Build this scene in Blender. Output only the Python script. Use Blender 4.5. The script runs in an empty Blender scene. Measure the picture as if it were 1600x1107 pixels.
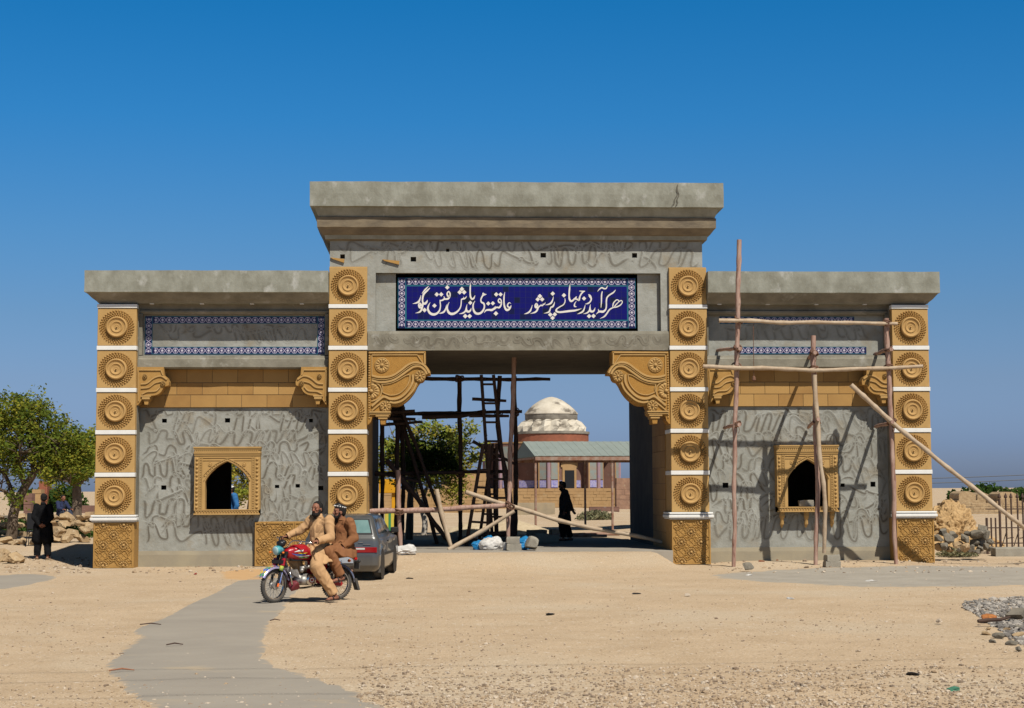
import bpy, bmesh, math, random
import numpy as np
from mathutils import Vector, Matrix, noise as MN
random.seed(7)
R = math.radians
SC = bpy.context.scene
COL = SC.collection

# ------------------------------------------------------------------ camera
CAM = Vector((-2.09, -41.5, 1.9))
YAW, PITCH, ROLL = R(2.66), R(4.69), R(-0.24)
FPX = 2580.0
_fw = Vector((math.sin(YAW)*math.cos(PITCH), math.cos(YAW)*math.cos(PITCH), math.sin(PITCH)))
_rt = Vector((math.cos(YAW), -math.sin(YAW), 0))
_up = _rt.cross(_fw)
_rt, _up = _rt*math.cos(ROLL)+_up*math.sin(ROLL), _up*math.cos(ROLL)-_rt*math.sin(ROLL)
cd = bpy.data.cameras.new('camera')
cd.sensor_width = 36; cd.lens = FPX/1600*36; cd.clip_end = 9000; cd.clip_start = .1
cam = bpy.data.objects.new('camera', cd); COL.objects.link(cam)
cam.matrix_world = Matrix(((_rt.x,_up.x,-_fw.x,CAM.x),(_rt.y,_up.y,-_fw.y,CAM.y),(_rt.z,_up.z,-_fw.z,CAM.z),(0,0,0,1)))
SC.camera = cam

def ray(px, py): return _fw + _rt*((px-800)/FPX) - _up*((py-553.5)/FPX)
def at(px, py, y=0.0):            # survey point: where a sight line meets the vertical plane y
    r = ray(px, py); return CAM + r*((y-CAM.y)/r.y)
def onz(px, py, z=0.0):           # where it meets the level z
    r = ray(px, py); return CAM + r*((z-CAM.z)/r.z)

# ------------------------------------------------------------------ light
SUN = Vector((.47, -1.0, 1.47)).normalized()
el = math.asin(SUN.z)
w = bpy.data.worlds.new('World'); SC.world = w; w.use_nodes = True
nt = w.node_tree; nt.nodes.clear()
sky = nt.nodes.new('ShaderNodeTexSky'); sky.sky_type = 'NISHITA'; sky.sun_disc = False
sky.sun_elevation = el; sky.sun_rotation = math.atan2(SUN.x, SUN.y)
sky.air_density = 1.0; sky.dust_density = 1.2; sky.ozone_density = 2.0
wtc = nt.nodes.new('ShaderNodeTexCoord')
sep = nt.nodes.new('ShaderNodeSeparateXYZ'); nt.links.new(wtc.outputs['Generated'], sep.inputs[0])
rp = nt.nodes.new('ShaderNodeValToRGB')
e = rp.color_ramp.elements
e[0].position = 0.0; e[0].color = (.60,.74,1.22,1)
e[1].position = .60; e[1].color = (.22,.20,.185,1)
for p_, c_ in ((.025,(.47,.64,1.18,1)), (.064,(.45,.585,.92,1)), (.103,(.385,.58,.85,1)), (.15,(.29,.61,.91,1)), (.22,(.14,.62,1.0,1)), (.29,(.06,.60,1.0,1)), (.40,(.20,.24,.29,1))):
    n_ = e.new(p_); n_.color = c_
nt.links.new(sep.outputs[2], rp.inputs[0])
mx = nt.nodes.new('ShaderNodeMix'); mx.data_type = 'RGBA'; mx.blend_type = 'MULTIPLY'; mx.inputs[0].default_value = 1
nt.links.new(sky.outputs[0], mx.inputs[6]); nt.links.new(rp.outputs[0], mx.inputs[7])
bg = nt.nodes.new('ShaderNodeBackground'); bg.inputs[1].default_value = .10
out = nt.nodes.new('ShaderNodeOutputWorld')
nt.links.new(mx.outputs[2], bg.inputs[0]); nt.links.new(bg.outputs[0], out.inputs[0])
sl = bpy.data.lights.new('sun', 'SUN'); sl.energy = 4.9; sl.angle = R(.53); sl.color = (1.0,.955,.87)
so = bpy.data.objects.new('sun', sl); COL.objects.link(so)
so.rotation_euler = (-SUN).to_track_quat('-Z','Y').to_euler(); so.location = (10,-40,40)
SC.view_settings.view_transform = 'Standard'; SC.view_settings.look = 'None'
SC.cycles.diffuse_bounces = 1; SC.cycles.max_bounces = 8
SC.view_settings.exposure = 0.06; SC.view_settings.gamma = 1.0

# ------------------------------------------------------------------ materials
def mat(name, c1, c2=None, scale=4.0, rough=.85, bump=0.0, bscale=30.0, metal=0.0, c3=None, s3=1.0, k3=.6,
        attr=None, ca=None, stretch=None, spec=.3, bdist=.02, vor=None, coat=0.0, detail=8):
    m = bpy.data.materials.new(name); m.use_nodes = True
    t = m.node_tree; N = t.nodes; L = t.links
    b = N['Principled BSDF']
    b.inputs['Roughness'].default_value = rough; b.inputs['Metallic'].default_value = metal
    b.inputs['Specular IOR Level'].default_value = spec; b.inputs['Coat Weight'].default_value = coat
    tc = N.new('ShaderNodeTexCoord'); vec = tc.outputs['Object']
    if stretch:
        mp = N.new('ShaderNodeMapping'); mp.inputs['Scale'].default_value = stretch
        L.new(vec, mp.inputs[0]); vec = mp.outputs[0]
    def nz(s, d=detail):
        n = N.new('ShaderNodeTexNoise'); n.inputs['Scale'].default_value = s; n.inputs['Detail'].default_value = d
        n.inputs['Roughness'].default_value = .6; L.new(vec, n.inputs['Vector']); return n.outputs['Fac']
    def mixc(f, a, bb):
        x = N.new('ShaderNodeMix'); x.data_type = 'RGBA'
        L.new(f, x.inputs[0])
        for s_, i_ in ((a,6),(bb,7)):
            if isinstance(s_, tuple): x.inputs[i_].default_value = (*s_[:3],1)
            else: L.new(s_, x.inputs[i_])
        return x.outputs[2]
    def stepf(f, lo, hi):
        r_ = N.new('ShaderNodeMapRange'); r_.inputs[1].default_value = lo; r_.inputs[2].default_value = hi
        L.new(f, r_.inputs[0]); return r_.outputs[0]
    col = c1
    if c2: col = mixc(stepf(nz(scale), .33, .67), c1, c2)
    if c3:
        col = mixc(stepf(nz(s3), k3, k3+.12), col, c3)
    if vor:                                       # (scale, colour, threshold): separate specks
        v = N.new('ShaderNodeTexVoronoi'); v.inputs['Scale'].default_value = vor[0]; L.new(vec, v.inputs['Vector'])
        col = mixc(stepf(v.outputs['Distance'], vor[2], vor[2]*.6), col, vor[1])
    if attr:
        a = N.new('ShaderNodeAttribute'); a.attribute_name = attr
        col = mixc(a.outputs['Fac'], col, ca)
    if isinstance(col, tuple): b.inputs['Base Color'].default_value = (*col[:3],1)
    else: L.new(col, b.inputs['Base Color'])
    if bump:
        bp = N.new('ShaderNodeBump'); bp.inputs['Strength'].default_value = bump; bp.inputs['Distance'].default_value = bdist
        L.new(nz(bscale), bp.inputs['Height']); L.new(bp.outputs[0], b.inputs['Normal'])
    return m

def leafmat(name, cols, trans=.35):
    m = bpy.data.materials.new(name); m.use_nodes = True
    t = m.node_tree; N = t.nodes; L = t.links; N.clear()
    a = N.new('ShaderNodeAttribute'); a.attribute_name = 'v'
    r_ = N.new('ShaderNodeValToRGB'); L.new(a.outputs['Fac'], r_.inputs[0])
    el_ = r_.color_ramp.elements
    el_[0].position = 0; el_[0].color = (*cols[0],1); el_[1].position = 1; el_[1].color = (*cols[-1],1)
    for i, c in enumerate(cols[1:-1]):
        q = el_.new((i+1)/(len(cols)-1)); q.color = (*c,1)
    d = N.new('ShaderNodeBsdfDiffuse'); tr = N.new('ShaderNodeBsdfTranslucent')
    L.new(r_.outputs[0], d.inputs[0]); L.new(r_.outputs[0], tr.inputs[0])
    x = N.new('ShaderNodeMixShader'); x.inputs[0].default_value = trans
    L.new(d.outputs[0], x.inputs[1]); L.new(tr.outputs[0], x.inputs[2])
    o = N.new('ShaderNodeOutputMaterial'); L.new(x.outputs[0], o.inputs[0]); return m

PL = dict(attr='v', ca=(.10,.085,.062))
m_plaster = mat('grey_plaster', (.335,.335,.30), (.245,.24,.205), 2.4, .95, .6, 14, c3=(.265,.235,.18), s3=1.5, k3=.54, **PL)
m_plaster2 = mat('rough_concrete', (.245,.225,.175), (.155,.14,.105), 2.2, .95, .6, 9, c3=(.30,.285,.24), s3=2.6, k3=.58, **PL)
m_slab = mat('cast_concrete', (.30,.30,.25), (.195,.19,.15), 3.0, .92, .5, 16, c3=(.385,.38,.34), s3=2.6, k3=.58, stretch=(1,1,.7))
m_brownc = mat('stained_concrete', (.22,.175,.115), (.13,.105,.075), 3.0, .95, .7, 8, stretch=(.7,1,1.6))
m_skirt = mat('smooth_plaster', (.33,.28,.19), (.26,.225,.165), 1.4, .9, .2, 20)
m_dark = mat('dark_plaster', (.105,.09,.07), (.07,.06,.05), 2, .95, .3, 12)  # dark tone for soffit, jambs, room walls, hole sides and cladding joints
m_ochre = mat('ochre_stone', (.46,.285,.105), (.405,.245,.085), 2.3, .8, .15, 60, c3=(.49,.305,.12), s3=3.1, k3=.58)
m_ochre2 = mat('carved_ochre_stone', (.41,.235,.07), (.34,.185,.05), 6, .85, .35, 70, bdist=.01)
m_disc = mat('carved_pale_ochre', (.47,.29,.11), (.40,.235,.08), 6, .8, .12, 80)
m_gap = mat('shaded_recess', (.34,.19,.055), (.28,.145,.04), 9, .9, .2, 60)  # darker colour puts shade into the ground between the carved rays
m_brick = mat('ochre_wall_tile', (.36,.20,.06), (.26,.135,.04), 1.7, .8, .15, 40, attr='v', ca=(.42,.25,.085))
m_white = mat('white_marble', (.74,.73,.69), (.66,.65,.61), 3, .55, .05, 40)
m_navy = mat('navy_glaze', (.012,.012,.06), None, rough=.3, spec=.35)
m_tile = mat('blue_glazed_tile', (.005,.005,.13), None, rough=.5, attr='v', ca=(.006,.010,.03), spec=.12)
m_grout = mat('tile_grout', (.02,.025,.10), None, rough=.8)
m_turq = mat('turquoise_glaze', (.02,.17,.22), (.02,.12,.18), 8, .4)
m_lilac = mat('lilac_glaze', (.42,.39,.47), (.31,.27,.39), 14, .4)
m_cream = mat('cream_glaze', (.74,.70,.62), (.66,.62,.56), 9, .4)
m_bamboo_r = mat('reddish_bamboo', (.29,.16,.12), (.43,.30,.235), 6, .75, .2, 30, stretch=(3,3,.5), c3=(.18,.085,.06), s3=5, k3=.57)
m_bamboo_l = mat('pale_bamboo', (.47,.37,.26), (.36,.26,.17), 6, .7, .2, 30, c3=(.30,.2,.12), s3=5, k3=.6)
m_oldwood = mat('dark_weathered_wood', (.085,.05,.035), (.05,.03,.024), 5, .85, .3, 30)
m_rope = mat('brown_rope', (.19,.10,.06), (.12,.06,.04), 20, .95, .4, 60)
m_black = mat('black_paint', (.012,.012,.013), None, rough=.4, spec=.4)
m_rubber = mat('dusty_rubber', (.045,.042,.04), (.09,.08,.068), 9, .9, .2, 60)
m_chrome = mat('worn_chrome', (.62,.61,.58), (.45,.43,.40), 12, .22, metal=1.0)
m_alu = mat('cast_aluminium', (.42,.40,.37), (.30,.28,.26), 14, .5, .2, 40, metal=.7)
m_red = mat('red_enamel', (.36,.008,.014), (.29,.006,.012), 5, .3, coat=.5)
m_skin = mat('brown_skin', (.27,.115,.068), (.22,.09,.052), 12, .6, .1, 80)
m_hair = mat('black_hair', (.010,.009,.008), (.018,.015,.013), 60, .9, .8, 120)
m_beige = mat('beige_cloth', (.50,.305,.155), (.45,.27,.135), 7, .95, .15, 90, spec=.05)
m_tan = mat('rust_brown_cloth', (.25,.115,.053), (.21,.092,.042), 7, .95, .15, 90, spec=.05)
m_blackcloth = mat('black_cloth', (.008,.008,.009), (.012,.012,.013), 7, .95, .15, 90, spec=.05)
m_sole = mat('dark_leather', (.05,.03,.022), (.035,.02,.016), 10, .6)

# ------------------------------------------------------------------ mesh helpers
class MB:
    def __init__(s): s.v = []; s.f = []; s.m = []; s.a = []; s.av = 0.0
    def add(s, vs, fs, m=0, a=None):
        o = len(s.v); s.v += [tuple(v) for v in vs]
        s.f += [tuple(i+o for i in f) for f in fs]; s.m += [m]*len(fs)
        s.a += ([s.av if a is None else a]*len(vs) if not isinstance(a, (list,tuple)) else list(a))
    def box(s, x0, x1, y0, y1, z0, z1, m=0, a=None, bev=0.0):
        if bev:
            b = bev; vs = []; fs = []
            c = ((x0,x1),(y0,y1),(z0,z1)); idx = {}
            for sx in (0,1):
                for sy in (0,1):
                    for sz in (0,1):
                        S = (sx,sy,sz); p = [c[i][S[i]] for i in range(3)]
                        inn = [p[i] + (b if S[i]==0 else -b) for i in range(3)]
                        for ax in range(3):
                            q = list(inn); q[ax] = p[ax]; idx[(S,ax)] = len(vs); vs.append(q)
            def g(S,ax): return idx[(tuple(S),ax)]
            for ax in range(3):
                o = [i for i in range(3) if i!=ax]
                for sgn in (0,1):
                    q = []
                    for (u,v_) in ((0,0),(1,0),(1,1),(0,1)):
                        S = [0,0,0]; S[ax]=sgn; S[o[0]]=u; S[o[1]]=v_; q.append(g(S,ax))
                    fs.append(q)
            for ax in range(3):
                o = [i for i in range(3) if i!=ax]
                for u in (0,1):
                    for v_ in (0,1):
                        S0=[0,0,0]; S1=[0,0,0]; S1[ax]=1
                        S0[o[0]]=S1[o[0]]=u; S0[o[1]]=S1[o[1]]=v_
                        fs.append((g(S0,o[0]),g(S1,o[0]),g(S1,o[1]),g(S0,o[1])))
            for S in [(a_,b_,c_) for a_ in (0,1) for b_ in (0,1) for c_ in (0,1)]:
                fs.append((g(S,0),g(S,1),g(S,2)))
            s.add(vs, fs, m, a); return
        vs = [(x,y,z) for z in (z0,z1) for y in (y0,y1) for x in (x0,x1)]
        s.add(vs, [(0,2,3,1),(4,5,7,6),(0,1,5,4),(2,6,7,3),(0,4,6,2),(1,3,7,5)], m, a)
    def obox(s, c, size, M=None, m=0, taper=1.0):
        hx,hy,hz = [q/2 for q in size]; vs = []
        for z in (-1,1):
            k = taper if z>0 else 1.0
            for y in (-1,1):
                for x in (-1,1):
                    p = Vector((x*hx*k,y*hy*k,z*hz))
                    if M is not None: p = M @ p
                    vs.append(Vector(c)+p)
        s.add(vs, [(0,2,3,1),(4,5,7,6),(0,1,5,4),(2,6,7,3),(0,4,6,2),(1,3,7,5)], m)
    def tube(s, pts, rad, n=8, m=0, cap=True, closed=False, a=None, flat=None):
        pts = [Vector(p) for p in pts]; k = len(pts)
        if not isinstance(rad, (list,tuple)): rad = [rad]*k
        vs = []; prev = None
        for i, p in enumerate(pts):
            if closed: t = pts[(i+1)%k]-pts[i-1]
            else: t = pts[min(i+1,k-1)]-pts[max(i-1,0)]
            if t.length < 1e-9: t = Vector((0,0,1))
            t.normalize()
            if prev is None:
                ref = Vector((0,0,1)) if abs(t.z)<.9 else Vector((1,0,0))
                u = t.cross(ref).normalized()
            else:
                u = prev - t*prev.dot(t)
                u = u.normalized() if u.length>1e-6 else t.orthogonal().normalized()
            prev = u; w_ = t.cross(u)
            for j in range(n):
                an = 2*math.pi*j/n; q = u*math.cos(an)*rad[i] + w_*math.sin(an)*rad[i]
                if flat: q = Vector((q.x*flat[0], q.y*flat[1], q.z*flat[2]))
                vs.append(p+q)
        fs = []
        for i in range(k if closed else k-1):
            i2 = (i+1)%k
            for j in range(n):
                j2 = (j+1)%n; fs.append((i*n+j, i*n+j2, i2*n+j2, i2*n+j))
        if cap and not closed:
            fs.append(tuple(range(n-1,-1,-1))); fs.append(tuple((k-1)*n+j for j in range(n)))
        s.add(vs, fs, m, a)
    def lathe(s, prof, c=(0,0,0), axis='-y', n=24, m=0):      # prof: (radius, height along axis)
        vs = []; fs = []
        for (r, h) in prof:
            for j in range(n):
                an = 2*math.pi*j/n; x = math.cos(an)*r; z = math.sin(an)*r
                if axis == '-y': p = (c[0]+x, c[1]-h, c[2]+z)
                elif axis == 'z': p = (c[0]+x, c[1]+z, c[2]+h)
                elif axis == 'x': p = (c[0]+h, c[1]+x, c[2]+z)
                else: p = (c[0]+x, c[1]+h, c[2]+z)
                vs.append(p)
        for i in range(len(prof)-1):
            for j in range(n):
                j2 = (j+1)%n; fs.append((i*n+j, i*n+j2, (i+1)*n+j2, (i+1)*n+j))
        fs.append(tuple(range(n))); fs.append(tuple((len(prof)-1)*n+j for j in range(n)))
        s.add(vs, fs, m)
    def prism(s, ol, y0, y1, m=0, ms=None):                   # outline in x,z pushed from y0 (front) to y1
        n = len(ol); vs = [(x,y0,z) for x,z in ol]+[(x,y1,z) for x,z in ol]
        s.add(vs, [tuple(range(n)), tuple(range(2*n-1,n-1,-1))], m)
        s.add(vs, [(i,i+n,(i+1)%n+n,(i+1)%n) for i in range(n)], m if ms is None else ms)
    def rock(s, c, r, seed=0, sub=2, m=0, rough=.25, cut=5, rot=None):
        bm = bmesh.new(); bmesh.ops.create_icosphere(bm, subdivisions=sub, radius=1)
        rd = random.Random(seed); off = Vector((rd.random()*50,rd.random()*50,rd.random()*50))
        pl = []
        for _ in range(cut):
            d = Vector((rd.gauss(0,1),rd.gauss(0,1),rd.gauss(0,1))).normalized(); pl.append((d, rd.uniform(.45,.78)))
        Rm = rot or Matrix.Rotation(rd.uniform(0,6.28),3,'Z')
        rr = r if isinstance(r,(list,tuple)) else (r,r,r)
        vs = []
        for v in bm.verts:
            p = v.co*(1+rough*MN.noise(v.co*1.3+off)+rough*.4*MN.noise(v.co*3.7+off))
            for d, h in pl:
                q = p.dot(d)
                if q > h: p = p - d*(q-h)
            p = Rm @ Vector((p.x*rr[0],p.y*rr[1],p.z*rr[2])); vs.append(Vector(c)+p)
        fs = [tuple(v.index for v in f.verts) for f in bm.faces]; bm.free()
        s.add(vs, fs, m)
    def build(s, name, mats, parent=None, smooth=False, loc=None, sharp=None):
        me = bpy.data.meshes.new(name); me.from_pydata(s.v, [], s.f)
        mats = mats if isinstance(mats,(list,tuple)) else [mats]
        for q in mats: me.materials.append(q)
        me.polygons.foreach_set('material_index', s.m)
        if any(s.a):
            at_ = me.attributes.new('v','FLOAT','POINT'); at_.data.foreach_set('value', s.a)
        bm = bmesh.new(); bm.from_mesh(me); bmesh.ops.recalc_face_normals(bm, faces=bm.faces); bm.to_mesh(me); bm.free()
        if smooth:
            me.polygons.foreach_set('use_smooth', [True]*len(me.polygons))
            if sharp: me.set_sharp_from_angle(angle=R(sharp))
        me.update()
        o = bpy.data.objects.new(name, me); COL.objects.link(o)
        if parent: o.parent = parent
        if loc: o.location = loc
        return o

def tag(o, label=None, cat=None, group=None, kind=None):
    if label: o['label'] = label
    if cat: o['category'] = cat
    if group: o['group'] = group
    if kind: o['kind'] = kind
    return o
def thing(name, label, cat, loc=(0,0,0), rz=0.0, group=None):
    o = bpy.data.objects.new(name, None); o.empty_display_size = .3; COL.objects.link(o)
    o.location = loc; o.rotation_euler = (0,0,rz); return tag(o, label, cat, group)
def copy(o, parent=None, loc=None):
    c = o.copy(); COL.objects.link(c)
    if parent: c.parent = parent
    if loc is not None: c.location = loc
    return c
def copy_tree(o, parent=None, loc=None):
    c = copy(o, parent, loc)
    for ch in list(o.children): copy_tree(ch, c)
    return c
def jit(p, amp, f): 
    return Vector(p) + MN.noise_vector(Vector(p)*f)*amp
def cr(pts, n=6):                                             # smooth a polyline (any dimension)
    P = [np.array(p, float) for p in pts]; P = [2*P[0]-P[1]]+P+[2*P[-1]-P[-2]]; o = []
    for i in range(1, len(P)-2):
        for k in range(n):
            t = k/n
            o.append(.5*((2*P[i])+(-P[i-1]+P[i+1])*t+(2*P[i-1]-5*P[i]+4*P[i+1]-P[i+2])*t*t+(-P[i-1]+3*P[i]-3*P[i+1]+P[i+2])*t**3))
    o.append(P[-2]); return o

def rings(mb, rr, m=None, step=.25, amp=.008, f=1.7, cap=True):   # stacked rectangles (z,x0,x1,y0,y1): cornices with slightly uneven cast edges
    x0,x1,y0,y1 = rr[0][1:]; nx = max(1,int((x1-x0)/step)); ny = max(1,int((y1-y0)/max(step,1.0)))
    per = [(i/nx,0) for i in range(nx)]+[(1,i/ny) for i in range(ny)]+[(1-i/nx,1) for i in range(nx)]+[(0,1-i/ny) for i in range(ny)]
    n = len(per); prev = None
    for k, q in enumerate(rr):
        vs = [jit((q[1]+(q[2]-q[1])*u, q[3]+(q[4]-q[3])*v, q[0]), amp, f) for u,v in per]
        if prev is not None:
            mi = (m[k-1] if isinstance(m,(list,tuple)) else (m or 0))
            mb.add(prev+vs, [(i,(i+1)%n,(i+1)%n+n,i+n) for i in range(n)], mi)
        prev = vs
        if cap and k in (0, len(rr)-1): mb.add(vs, [tuple(range(n))], 0)

def holewall(mb, x0, x1, z0, z1, y, holes, m=0, mh=None, depth=.3, thick=None):
    # flat wall face at y with rectangular openings (hx0,hx1,hz0,hz1,depth or None for right through)
    xs = sorted({x0,x1,*[h[0] for h in holes],*[h[1] for h in holes]}); zs = sorted({z0,z1,*[h[2] for h in holes],*[h[3] for h in holes]})
    def inh(x,z): return any(h[0]<x<h[1] and h[2]<z<h[3] for h in holes)
    for i in range(len(xs)-1):
        for k in range(len(zs)-1):
            if not inh((xs[i]+xs[i+1])/2,(zs[k]+zs[k+1])/2):
                mb.add([(xs[i],y,zs[k]),(xs[i+1],y,zs[k]),(xs[i+1],y,zs[k+1]),(xs[i],y,zs[k+1])],[(0,1,2,3)],m)
    for h in holes:
        d = h[4] if h[4] is not None else (thick or depth)
        a,b,c,e_ = h[:4]; yb = y+d; mm = m if mh is None else mh
        for q in (((a,c),(b,c)),((b,c),(b,e_)),((b,e_),(a,e_)),((a,e_),(a,c))):
            mb.add([(q[0][0],y,q[0][1]),(q[1][0],y,q[1][1]),(q[1][0],yb,q[1][1]),(q[0][0],yb,q[0][1])],[(0,1,2,3)],mm)
        if h[4] is not None: mb.add([(a,yb,c),(b,yb,c),(b,yb,e_),(a,yb,e_)],[(0,1,2,3)],mm)

def scratch(mb, pts, y, wd, m=0, h=.012, k=1.0):              # one trowel scratch: two low ridges with mud in the groove
    pts = [Vector((p[0],0,p[1])) for p in pts]; n = len(pts); vs = []; at_ = []
    prof = ((-1,.0004,0),(-.5,h*.55,.30*k),(-.12,h*.25,1.0*k),(.2,h*.2,.85*k),(.62,h,.18*k),(1,.0004,0))
    for i, p in enumerate(pts):
        t = pts[min(i+1,n-1)]-pts[max(i-1,0)]; t.normalize(); nn = Vector((-t.z,0,t.x))
        e_ = min(1,.35+min(i,n-1-i)*.3)
        for u, hh, a in prof:
            q = p+nn*u*wd*.5*e_; vs.append((q.x, y-hh*e_-.0008, q.z)); at_.append(a*e_)
    fs = [(i*6+j,i*6+j+1,(i+1)*6+j+1,(i+1)*6+j) for i in range(n-1) for j in range(5)]
    mb.add(vs, fs, m, at_)
def squiggles(mb, x0, x1, z0, z1, y, seed, holes=(), rowh=.52, m=0, dens=1.0, k=1.0):
    rd = random.Random(seed); z = z0+.1; ly = 0
    while z < z1-.12:
        hrow = min(rd.uniform(.6,1.3)*rowh, z1-.03-z); x = x0+rd.uniform(.02,.2)
        if hrow < .14: break
        while x < x1-.15:
            wl = rd.uniform(.26,.46); npk = rd.randint(2,7); sl_ = rd.uniform(-.45,.40); P = []; ph = rd.choice((0,math.pi)); tilt = rd.uniform(-.12,.16)
            kind = rd.random(); ns = npk*9
            for i in range(ns+1):
                t = i/9.0
                if kind < .70:
                    c_ = math.cos(math.pi*t+ph); u = t*wl*.55+.045*wl*math.sin(2*math.pi*t); v = (.5-.5*(abs(c_)**.62)*(1 if c_>0 else -1)*(.85+.3*MN.noise(Vector((i*.12,seed,x)))))*hrow
                else: u = t*wl*.75+.10*math.sin(math.pi*t*1.0); v = (.5+.45*math.sin(math.pi*t*.9+ph)*math.cos(t*.5))*hrow
                u += sl_*(v-.5*hrow)+.025*MN.noise(Vector((i*.17,x*3,seed*1.7)))
                v += tilt*u+.05*MN.noise(Vector((i*.21,7.1,x*2+seed)))
                P.append((x+u, z+v))

            run = []
            def flush(run):
                nonlocal ly
                if len(run)>4:
                    scratch(mb, run, y-.0002*(ly%7), rd.uniform(.095,.155), m, h=rd.uniform(.003,.006), k=k*rd.uniform(.5,.95)); ly += 1
            for p in P:
                ok = x0+.04<p[0]<x1-.04 and z0+.03<p[1]<z1-.03 and not any(h[0]-.06<p[0]<h[1]+.06 and h[2]-.06<p[1]<h[3]+.06 for h in holes)
                if ok: run.append(p)
                else: flush(run); run = []
            flush(run)
            x += npk*wl*.55*rd.uniform(.6,.85)+rd.uniform(.0,.06)/dens
        z += hrow*rd.uniform(.62,.85)

# ------------------------------------------------------------------ the gateway
gate = thing('gateway', 'unfinished grey concrete gateway with carved ochre pillars, blue tile inscription and a wide central passage', 'gateway', (0,0,0))
WX0, WX1 = 4.80, 9.56          # wing bays between centre and outer pillars
ZB = [(2.25,2.355),(3.305,3.41),(4.355,4.46),(5.41,5.515)]

# --- carved tiles, one mesh each, shared by all copies
def medallion_mesh(wd, ht):
    mb = MB(); h = .06
    mb.box(-wd/2, wd/2, -h, 0, 0, ht, 0, bev=.008)
    cz = ht/2; Rm = min(wd,ht)*.5
    mb.lathe([(Rm*.90,0),(Rm*.89,.003),(.26,.003)], (0,-h,cz), n=48, m=2)
    for row,(r0,r1,nn,hh) in enumerate(((.280,.335,36,.044),(.328,.385,36,.046),(.376,.438,36,.042))):
        for j in range(nn):
            an = 2*math.pi*(j+.5*(row%2))/nn; ca, sa = math.cos(an), math.sin(an)
            rm = r0*.45+r1*.55; hw = math.pi*rm/nn*.66; sk = .030
            def P(r, t, d): return (ca*r-sa*(t+sk*(r-r0)/(r1-r0)), -h-d, cz+sa*r+ca*(t+sk*(r-r0)/(r1-r0)))
            vs = [P(r0,0,.004),P(rm,hw,.004),P(r1,0,.004),P(rm,-hw,.004),P(rm,0,hh)]
            mb.add(vs, [(0,1,4),(1,2,4),(2,3,4),(3,0,4)], 1)
    k = .250
    mb.lathe([(k+.012,0),(k+.012,.05),(k,.082),(k-.018,.090),(k-.034,.080),(.198,.058),(.152,.050),(.143,.066),(.128,.070),(.114,.056),(.078,.042),(.062,.042),(.056,.050),(.036,.042),(.022,.042),(.020,.085),(.008,.098),(.001,.098)], (0,-h,cz), n=40, m=1)
    return mb
_t = medallion_mesh(.955, .94).build('carved_tile', [m_ochre, m_disc, m_gap], None)
for p_ in _t.data.polygons: p_.use_smooth = False
ME_MED = _t.data; bpy.data.objects.remove(_t)

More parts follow.
